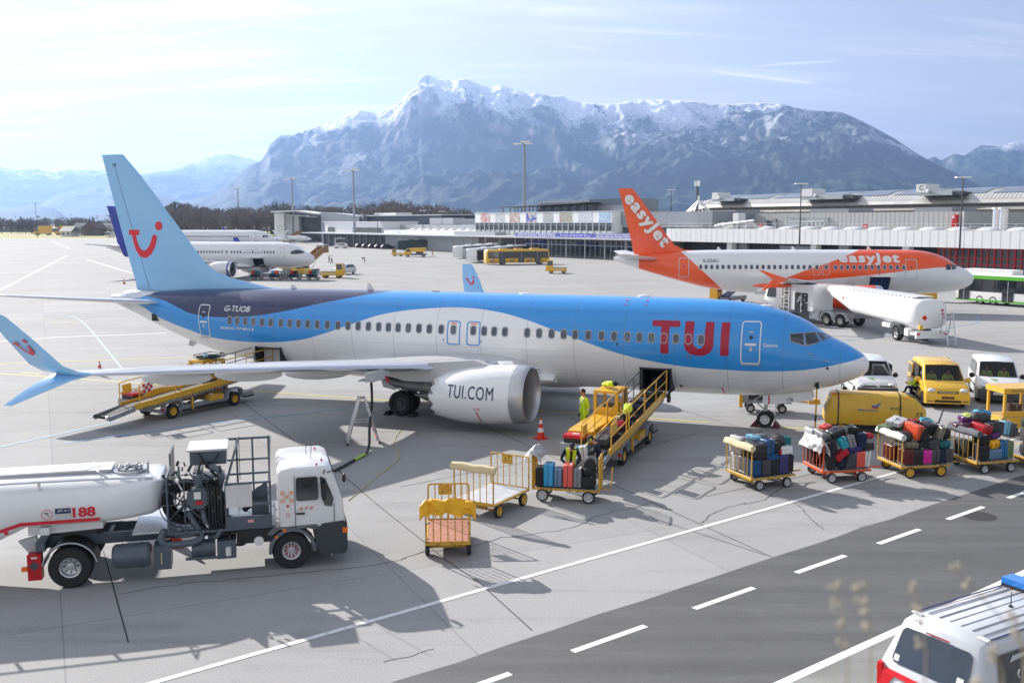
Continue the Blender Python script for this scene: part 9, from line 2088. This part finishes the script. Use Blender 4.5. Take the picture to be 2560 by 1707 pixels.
# green and white city bus at the right
ga=G(*z3(2105,800)); gb=G(*z3(2207,808)); gdv=(gb-ga).normalized();
GB_=bus('green and white articulated bus behind the nose of the orange airliner',ga-gdv*(.16*17)-Vector((-gdv.y,gdv.x,0))*-1.1,math.atan2(gdv.y,gdv.x),17.5,WV,band=(GREEN,(2.62,2.98)),hz=3.1,glass_lo=1.35,doors=(.02,.30),wh=(.16,.245),roofm=WHITE2)
b=MB();
for s in (-1,1): b.bx(.1,17.4,s*1.262-.01,s*1.262+.01,.35,.55)
b.done('green_skirt',GREEN,GB_,smooth=False); b=MB(); b.bx(.5,6,-.9,.9,3.12,3.6); b.done('roof_pod',WHITE2,GB_,bevel=.15)
# ================================================================ APRON SERVICE VEHICLES
def truckette(label,pos,rz,kind,s=1.0,col=YELV,cat='truck',group=None):
    t=thing('service_truck' if kind!='tug' else 'baggage_tug',label,cat,pos,rz,group,s)
    if kind=='tug':       # origin rear, +x forward
        b=MB(); b.bx(0,3.0,-.75,.75,.35,.85); b.done('body',col,t,bevel=.05); b=MB(); b.bx(0,2.2,-.7,.7,.86,.93); b.done('deck',GREYP,t,smooth=False)
        b=MB(); b.prism([(2.1,.8),(2.1,2.0),(3.0,2.0),(3.15,1.1),(3.25,.8),(3.25,.35),(2.1,.35)],'y',-.72,.72); cb=b.done('cab',col,t,bevel=.05)
        for s_ in (-1,1): b=MB(); b.quad((2.2,s_*.73,1.2),(3.0,s_*.73,1.2),(2.9,s_*.73,1.9),(2.2,s_*.73,1.9)); b.done('side_window',GLASS2,t,smooth=False)
        b=MB(); b.quad((2.09,-.6,1.2),(2.09,.6,1.2),(2.09,.6,1.9),(2.09,-.6,1.9)); b.done('rear_window',GLASS2,t,smooth=False)
        b=MB(); b.bx(.1,2.0,-.765,-.755,.55,.65); b.bx(.1,2.0,.755,.765,.55,.65); b.done('white_stripe',WHITE2,t,smooth=False); L=3
    else:
        L=5.8; b=MB(); b.prism([(4.0,.5),(4.0,2.2),(4.9,2.2),(5.35,1.45),(5.85,1.2),(5.95,.5)],'y',-.95,.95); b.done('cab',col,t,bevel=.08)
        for s_ in (-1,1): b=MB(); b.quad((4.2,s_*.96,1.35),(5.2,s_*.96,1.35),(4.85,s_*.96,2.05),(4.2,s_*.96,2.05)); b.done('side_window',GLASS,t,smooth=False)
        frontpane(t,(5.36,1.47),(4.93,2.15),.85,.75,GLASS,.06)
        if kind=='lift': b=MB(); b.bx(.3,3.9,-.9,.9,1.3,2.3,0); b.bx(.2,1.2,-1.0,.9,1.9,2.4,0); b.bx(0,4.0,-1,1,.65,.85,1); b.bx(1.0,3.0,-1.02,-.9,.85,1.35,1); b.done('load_platform',[col,GREYP],t,bevel=.04)
        if kind=='box': b=MB(); b.bx(0,3.9,-1.1,1.1,.8,3.3); b.done('box_body',col,t,bevel=.06); b=MB(); b.bx(.3,3.2,-1.12,-1.11,1.3,2.0); b.done('stripe',mat('blue_orange_stripe',hx('#8f7fb0'),.5,var=.5,vs=.5),t,smooth=False)
        if kind=='stairs':
            b=MB(); n=14
            for k in range(n): b.bx(3.6-k*.34,3.95-k*.34,-.75,.75,.8+k*.2,1.0+k*.2)
            b.bx(-2.0,-.8,-.8,.8,3.5,3.65); b.done('stairs',col,t,smooth=False)
            for s_ in (-1,1): b=MB(); b.prism([(4.0,.8),(-.9,3.6),(-2.0,3.6),(-2.0,4.7),(-.9,4.7),(4.0,1.9)],'y',s_*.8-.03,s_*.8+.03); b.done('side_panel',mat('stair_lattice',(.30,.17,.08),.6,var=.5,vs=5),t,smooth=False)
            b=MB(); b.bx(-2.1,-.6,-.9,.9,4.9,5.0); b.bx(-.65,-.55,-.8,-.7,3.6,4.95); b.bx(-2.05,-1.95,.7,.8,3.6,4.95); b.beam((-.9,-.3,3.4),(1.2,-.3,.8),.12,.12); b.done('canopy',LGREY,t,smooth=False)
        b=MB(); b.bx(0,5.6,-.5,.5,.45,.68); b.done('chassis',DGREY,t,smooth=False)
    for x in ((.5,L-.6) if kind=='tug' else (.9,4.95)):
        for s_ in (-1,1): wheel(t,x,s_*(.62 if kind=='tug' else .85),.36,.24,YEL if kind=='tug' else None,side=s_)
    return t
def at2(u0,v0,u1,v1): a,c=G(u0,v0),G(u1,v1); d=c-a; return a,math.atan2(d.y,d.x),d.length
p,h,l=at2(1302,627.5,1254,627.5); truckette('small yellow tug with flat white bed driving in front of the yellow bus',p,h,'tug',l/3.2,cat='tug',group='yellow tugs')
p,h,l=at2(740,638,794,638); truckette('yellow four wheeled tug at the head of the luggage train near the white airliner',p,h,'tug',l/3.3,cat='tug',group='yellow tugs')
p,h,l=at2(980,590,928,590); truckette('yellow pickup platform truck in the middle of the apron',p,h,'lift',l/5.9)
p,h,l=at2(925,588,900,588); truckette('yellow towing tractor left of the platform truck',p,h,'tug',l/3.3,cat='tug',group='yellow tugs')
p,h,l=at2(730,626,662,630); truckette('yellow passenger stairs truck at the nose of the white airliner',p,h,'stairs',.95)
p,h,l=at2(640,566,590,560); truckette('yellow passenger stairs at the second white airliner',G(680,556),R(200),'stairs',1.0)
p,h,l=at2(650,634,700,636); truckette('yellow loader truck under the nose of the white airliner',p,h,'lift',.95)
for lab,u in (('yellow catering truck at far left, the left of two',78),('yellow catering truck at far left, the right of two',127)): P=G(u+40,540.5); truckette(lab,P,PI,'box',1.9,group='catering trucks at the edge of the grass')
def car(label,pos,rz,paint,s=1.0,cat='car'):
    t=thing('parked_car',label,cat,pos,rz,None,s); hull(t,[(-2,.3),(-2.05,.8),(-1.9,1.0),(-1.3,1.45),(.3,1.47),(1.0,1.02),(1.9,.85),(2.05,.6),(2.0,.25),(-1.9,.25)],.85,paint,.95,.25,.08)
    for s_ in (-1,1):
        sidepane(t,[(.80,1.02),(-1.6,1.02),(-1.2,1.38),(.28,1.38)],.85,s_,GLASS,.95,.25)
        for x in (-1.25,1.25): wheel(t,x,s_*.75,.31,.2,side=s_)
        b=MB(); b.ell((1.93,s_*.6,.7),(.1,.15,.08)); b.done('headlight',HEAD,t)
    frontpane(t,(1.02,1.04),(.34,1.44),.70,.60,GLASS,.014); return t
car('white hatchback parked beside the yellow tug near the white airliner',G(790,630),R(-115),WV,1.15)
car('small white pickup van on the apron near the mast block',G(852/1.0884,621/1.0884),R(170),WHITE2,1.15)
for i in range(5): tag(car('dark car in the shade under the terminal canopy',TL+TN*(-1.5)+TT*LP(905+i*16,-1.5),TANG+R(80),DGREY,1.0),'dark car in the shade under the terminal canopy','car','cars under the canopy')
# luggage train and loader at the white airliner
def smallcart(u,v,lab,seed):
    g=G(u,v); a=R(-6); t=cart(lab,g+Vector((0,.7,0)),a,1.9,1.3,.42,frame=GREYP,group='carts at the white airliner',rack1=True)
    rr=random.Random(seed)
    for k,(c_,lx,ly,lz) in enumerate((('black',-.5,-.2,0),('navy',0,-.25,0),('dark grey',.5,-.2,0),(rr.choice(('red','sky blue','black')),-.3,0,.5),(rr.choice(('black','orange','teal')),.25,0,.5))):
        pos_=('left','middle','right','upper left','upper right')[k]
        bag('soft',c_,.46,.6,.5,put(g+Vector((0,.7,0)),a,.415,lx,ly,lz),a,(0,0),'%s bag, %s, on the %s'%(c_,pos_,lab[:-27].strip()) ,'bags on the distant carts')
for i,(x,lab) in enumerate(((1150,'cart of bags, nearest the loader,'),(880,'cart of bags under the grey loader,'),(1420,'wire cart of bags below the nose wheel,'),(1680,'low cart of bags behind the tug,'))):
    u,v=(480+x/5.6)/KS,(560+790/5.6)/KS; smallcart(u,v,lab+' at the far white airliner',i)
ga_=G((480+820/5.6)/KS,(560+770/5.6)/KS); gb_=G((480+1060/5.6)/KS,(560+700/5.6)/KS)
GL2=thing('belt_loader','small grey belt loader at the open hold of the far white airliner','belt loader',ga_,R(12))
b=MB(); b.beam((0,0,.6),(7.2,1.5,2.7),.9,.14); b.done('conveyor',GREYP,GL2,smooth=False); b=MB()
for y in (-.5,.5): b.tube([(0,y,.7),(.1,y,1.6),(6.8,y+1.5,3.5),(7.0,y+1.5,2.8)],.035,6); b.tube([(0,y,1.15),(6.9,y+1.5,3.1)],.03,6)
for k in range(1,6): f=k/6; b.tube([(7*f,-.5+1.5*f,.6+2.1*f),(7*f,-.5+1.5*f,1.55+1.95*f)],.03,6)
b.done('guard_rail',LGREY,GL2); b=MB(); b.bx(.5,5,-.7,.9,.4,.8); b.done('chassis',GREYP,GL2,smooth=False)
for x in (1,4.4):
    for s_ in (-1,1): wheel(GL2,x,s_*.7,.35,.22,side=s_)
# dark loader at the rear of the orange airliner
p=G(1672,697); DL=thing('belt_loader','dark belt loader at the rear hold of the orange airliner','belt loader',p,R(48)); b=MB(); b.beam((0,.4,.7),(5.6,.4,2.6),.9,.14); b.done('conveyor',NAVYL,DL,smooth=False); b=MB()
for y in (-.1,.9): b.tube([(0,y,.8),(.1,y,1.7),(5.3,y,3.5),(5.5,y,2.7)],.035,6)
for k in range(1,6): f=k/6; b.tube([(5.5*f,-.1,.7+1.9*f),(5.5*f,-.1,1.65+1.85*f)],.03,6)
b.done('guard_rail',BLACK,DL); b=MB(); b.bx(.2,3.4,-.3,1.1,.3,.7); b.done('chassis',GREYP,DL,smooth=False); b=MB(); b.bx(-.2,.9,1.2,2.1,.4,2.0); b.done('cab',YEL,DL,bevel=.05)
b=MB(); b.bx(-.12,.8,1.18,1.19,1.2,1.85); b.done('cab_window',GLASS,DL,smooth=False)
for x in (.4,3.0):
    for y in (-.1,1.2): wheel(DL,x,y,.33,.2,YEL,side=-1 if y<0 else 1)
p=G(2075,692); NT=thing('nose_tractor','yellow pushback tractor under the nose of the orange airliner','tractor',p,R(-4)); b=MB(); b.bx(-.9,-.1,-.7,.7,.4,1.9); b.bx(0,3.2,-.9,.9,.35,.95); b.bx(2.3,3.3,-.8,.8,.95,1.7); b.done('body',YEL,NT,bevel=.06); b=MB(); b.bx(.3,2.2,-.7,.7,.96,1.3); b.done('engine_bay',DGREY,NT,smooth=False)
for x in (.3,2.7):
    for s_ in (-1,1): wheel(NT,x,s_*.75,.4,.28,side=s_)
# ================================================================ POLICE VAN, lower right corner
pr0=G(*D5(400,650,5.463,2180,1420),1.95); pr1=G(*D5(1430,1075,5.463,2180,1420),1.95); wv=(pr1-pr0); PW=wv.length; ph=math.atan2(wv.x,-wv.y)
PV=thing('police_van','silver police van with blue roof light bar and red and blue tail stripes','police van',((pr0.x+pr1.x)/2,(pr0.y+pr1.y)/2,0),ph)
SILV=mat('silver_van_paint',(.60,.62,.65),.25,var=.03,coat=.7); hwP=.97; kx=hwP
pfP=[(-.22,.35),(-.25,.9),(-.20,1.10),(-.02,1.62),(.10,1.90),(.28,1.95),(3.3,1.97),(3.6,1.88),(4.5,1.15),(5.2,.95),(5.3,.4),(5.2,.3),(-.1,.3)]
hull(PV,pfP,hwP,SILV,1.1,.28,.09,'body')
yt=hwP*(1-.28*.85)
b=MB();
for k in range(6): y=-.52+k*.208; b.beam((.45,y,1.975),(3.2,y,1.99),.022,.016)
b.done('roof_rib',GREYP,PV,smooth=False); b=MB()
for s in (-1,1): b.beam((.32,s*.69,1.972),(3.4,s*.69,1.99),.03,.012)
b.done('roof_gutter',NAVYL,PV,smooth=False); b=MB();
for y in (-.62,.62): b.box((.30,y,1.975),(.06,.20,.03))
b.done('roof_rack_mount',WHITE2,PV,bevel=.01); b=MB(); b.lathe([(1.98,.045),(2.01,.035),(2.02,.01),(2.26,.006)],(1.9,-.02,0),'z',10); b.done('roof_aerial',BLACK,PV)
b=MB(); b.bx(2.72,3.05,-.72,.72,2.02,2.14); lb=b.done('light_bar',mat('police_blue',hx('#2f7fd0'),.15,var=.1,coat=.8),PV,bevel=.05,segs=3); b=MB(); b.bx(2.69,3.08,-.70,.70,1.995,2.03); b.done('light_bar_base',BLACK,lb,smooth=False); b=MB(); b.cyl((2.9,-.72,2.05),(2.9,-.86,2.05),.05,12); b.done('loudspeaker',ALU,lb)
def rear(y,z,off=.012):   # rear surface point
    zs=[.35,.9,1.10,1.62,1.90]; xs=[-.22,-.25,-.20,-.02,.10]; x=np.interp(z,zs,xs); return Vector((x-off-.012-.03*max(0,1-abs(y)/.9),y,z))
bm=poly_bm([rrect(-.74,.74,1.20,1.80,.10)]); decal(bm,lambda y,z:rear(y*(1-.28*max(0,z-1.1)*.6),z,.012),'rear_window',GLASS,PV,step=.1)
decal(poly_bm([[(-.22,1.82),(.22,1.82),(.22,1.845),(-.22,1.845)]]),lambda y,z:rear(y,z,.02),'brake_light',DRED,PV)
PR=mat('police_red',hx('#e0202c'),.35,var=.03); PB=mat('police_blue_foil',hx('#1c3f8f'),.35,var=.03)
decal(poly_bm([[(-.97,.98),(.97,.98),(.97,1.07),(-.97,1.07)]]),lambda y,z:rear(y,z,.014),'red_stripe',PR,PV,stepx=.3); decal(poly_bm([[(.60,.98),(.94,.98),(.94,.66),(.80,.66)]]),lambda y,z:rear(y,z,.015),'red_wedge',PR,PV); decal(poly_bm([[(.94,.64),(.55,.64),(.35,.35),(.94,.35)]]),lambda y,z:rear(y,z,.015),'blue_wedge',PB,PV)
decal(ring_bm(circ(-.02,.985,.075,20),circ(-.02,.985,.06,20)),lambda y,z:rear(y,z,.03),'emblem',ALU,PV); decal(poly_bm([[(-.045,1.035),(-.025,1.035),(0,.975),(.005,.975),(-.01,.935),(-.022,.935)],[(.045,1.035),(.025,1.035),(0,.975),(-.005,.975),(.01,.935),(.022,.935)]][:1]),lambda y,z:rear(y-.02,z,.031),'emblem_letter',ALU,PV)
for s in (-1,1): b=MB(); b.bx(-.262,-.12,s*.945-.09*(s>0),s*.945+.09*(s<0),.74,1.12); b.done('tail_light',REDL,PV,bevel=.03)
b=MB(); b.bx(-.29,-.26,-.62+.2,.02+.2,.72,.84); np_=b.done('number_plate',WHITE2,PV,smooth=False); b=MB(); b.bx(-.295,-.289,.15,.22,.72,.84); b.done('plate_blue_band',BLUEP,np_,smooth=False); decal(font_bm('BP-',1,.01),lambda u,z:(-.295,-u,z),'plate_text',DGREY,np_,fit=(-.12,.745,.22,.07))
b=MB(); b.bx(-.34,-.10,-.98,.98,.30,.62); b.done('rear_bumper',DB_,PV,bevel=.05)
for s in (-1,1):
    sidepane(PV,[(.35,1.18),(1.7,1.18),(1.7,1.74),(.42,1.74)],hwP,s,GLASS,1.1,.28,.012); sidepane(PV,[(1.82,1.18),(3.1,1.18),(3.1,1.74),(1.82,1.74)],hwP,s,GLASS,1.1,.28,.012)
    for x in (.75,4.2): wheel(PV,x,s*.85,.34,.24,side=s)
def pside(u,z): return (.55+u,-(hwP*(1-.28*(z-1.1))+.022),z)
decal(font_bm('133',1,.015),pside,'phone_number',WHITE2,PV,fit=(.42,1.32,.45,.16)); b=MB(); b.tube([(.86,-.895,1.46),(.82,-.90,1.40),(.83,-.91,1.33)],.014,6); b.done('phone_mark',WHITE2,PV); decal(poly_bm([[(0,0),(1,.2),(1.1,.5),(.2,.5)]]),pside,'pale_window_mark',LGREY,PV,fit=(.1,1.60,.55,.09))  # last decal: pale grey patch on the side window
decal(poly_bm([[(.68,1.24),(.58,1.24),(.58,1.34),(.68,1.34)]]),lambda y,z:rear(y,z,.018),'white_label',WHITE2,PV); decal(poly_bm([[(-.62,1.24),(-.5,1.24),(-.5,1.40),(-.62,1.40)]]),lambda y,z:rear(y,z,.018),'shield_sticker',WHITE2,PV)
# ================================================================ DRY STALKS close to the camera
STM=mat('dry_stem',(.35,.29,.21),.8,var=.2,vs=30)
def stalk(i,tipx,tipy,basx,basy,Y,r=.0022,heads=4):
    a=CAM+ray(basx,basy)*(Y/ray(basx,basy).y); c=CAM+ray(tipx,tipy)*(Y/ray(tipx,tipy).y); pts=catmull([a-Vector((0,0,.25)),a,a.lerp(c,.5)+Vector((.008,0,0)),c],4)
    t=thing('dry_stalk',lab_st[i],'plant',(a.x,a.y,a.z-.25)); o=Vector((a.x,a.y,a.z-.25))
    b=MB(); b.tube([p-o for p in pts],[r]*(len(pts)-1)+[r*.5],6); b.done('stem',STM,t); b=MB()
    for k in range(heads): f=1-k*.17; q=a.lerp(c,f)-o+Vector((rnd.uniform(-.004,.004),0,0));
    for k in range(heads):
        q=a.lerp(c,1-k*.2)-o
        for j in range(4): b.ell(q+Vector((rnd.uniform(-.007,.007),rnd.uniform(-.007,.007),rnd.uniform(-.007,.007))),(.0036,.0036,.0045),0,6,5)
    b.done('seed_head',mat('seed_head',(.48,.42,.32),.9),t)
lab_st=['blurred dry stalk over the road, tallest with four seed heads','blurred dry stalk over the road, second from left','blurred thin stalk left of the police van','blurred stalk crossing the rear window of the police van','blurred stalk in front of the van side window','blurred long stalk slanting over the van roof','blurred short stalk at the bottom right corner']
for i,a in enumerate(((1915,1340,1945,1568,1.5),(1972,1345,2000,1500,1.5),(2098,1350,2125,1560,1.55),(2280,1490,2300,1600,1.4),(2330,1420,2352,1600,1.3),(2190,1300,2350,1500,1.6),(2240,1560,2260,1620,1.3))): stalk(i,*a,r=.0011,heads=4 if i<3 else 2)
# ---- pieces that stand apart become parts of their own
SPL={'sign_band','mirror','filter_unit','whip_aerial','roof_rack_mount','column','door_frame','pier','shutter','skylight','indicator','pole_foot','window','roof_box','sliding_door','wall','red_mark','tail_lamp','fog_lamp_slot','red_sticker','door','dorsal','tail_skid','duct','strut','post','panel_antenna','rear_frame','body_panel','roof_unit','rubber_bumper','aerial','light_bar_base','wiper','small_sticker','red_underline'}
for o in [x for x in COL.objects if x.type=='MESH' and x.parent and x.name.split('.')[0] in SPL and x.data.users==1]:
    bm=bmesh.new(); bm.from_mesh(o.data); left=set(bm.verts); isl=[]
    while left:
        st=[left.pop()]; g=set(st)
        while st:
            for e in st.pop().link_edges:
                for v in e.verts:
                    if v in left: left.discard(v); g.add(v); st.append(v)
        isl.append(g)
        if len(isl)>60: break
    # touching boxes stay together
    bb=[[tuple(min(v.co[i] for v in g)-.02 for i in range(3)),tuple(max(v.co[i] for v in g)+.02 for i in range(3)),[g]] for g in isl]
    ch=True
    while ch and len(bb)<=60:
        ch=False
        for i in range(len(bb)):
            for j in range(i+1,len(bb)):
                A_,B_=bb[i],bb[j]
                if all(A_[0][k]<=B_[1][k] and B_[0][k]<=A_[1][k] for k in range(3)):
                    bb[i]=[tuple(map(min,A_[0],B_[0])),tuple(map(max,A_[1],B_[1])),A_[2]+B_[2]]; bb.pop(j); ch=True; break
            if ch: break
    if 1<len(bb)<=60:
        for i,x in enumerate(bb):
            keep=set().union(*x[2]); ids={v.index for v in keep}; b2=bmesh.new(); b2.from_mesh(o.data); b2.verts.ensure_lookup_table(); bmesh.ops.delete(b2,geom=[v for v in b2.verts if v.index not in ids],context='VERTS')
            me=o.data.copy(); b2.to_mesh(me); b2.free()
            if i==0: first=me
            else: c=o.copy(); c.data=me; COL.objects.link(c)
        o.data=first
    bm.free()
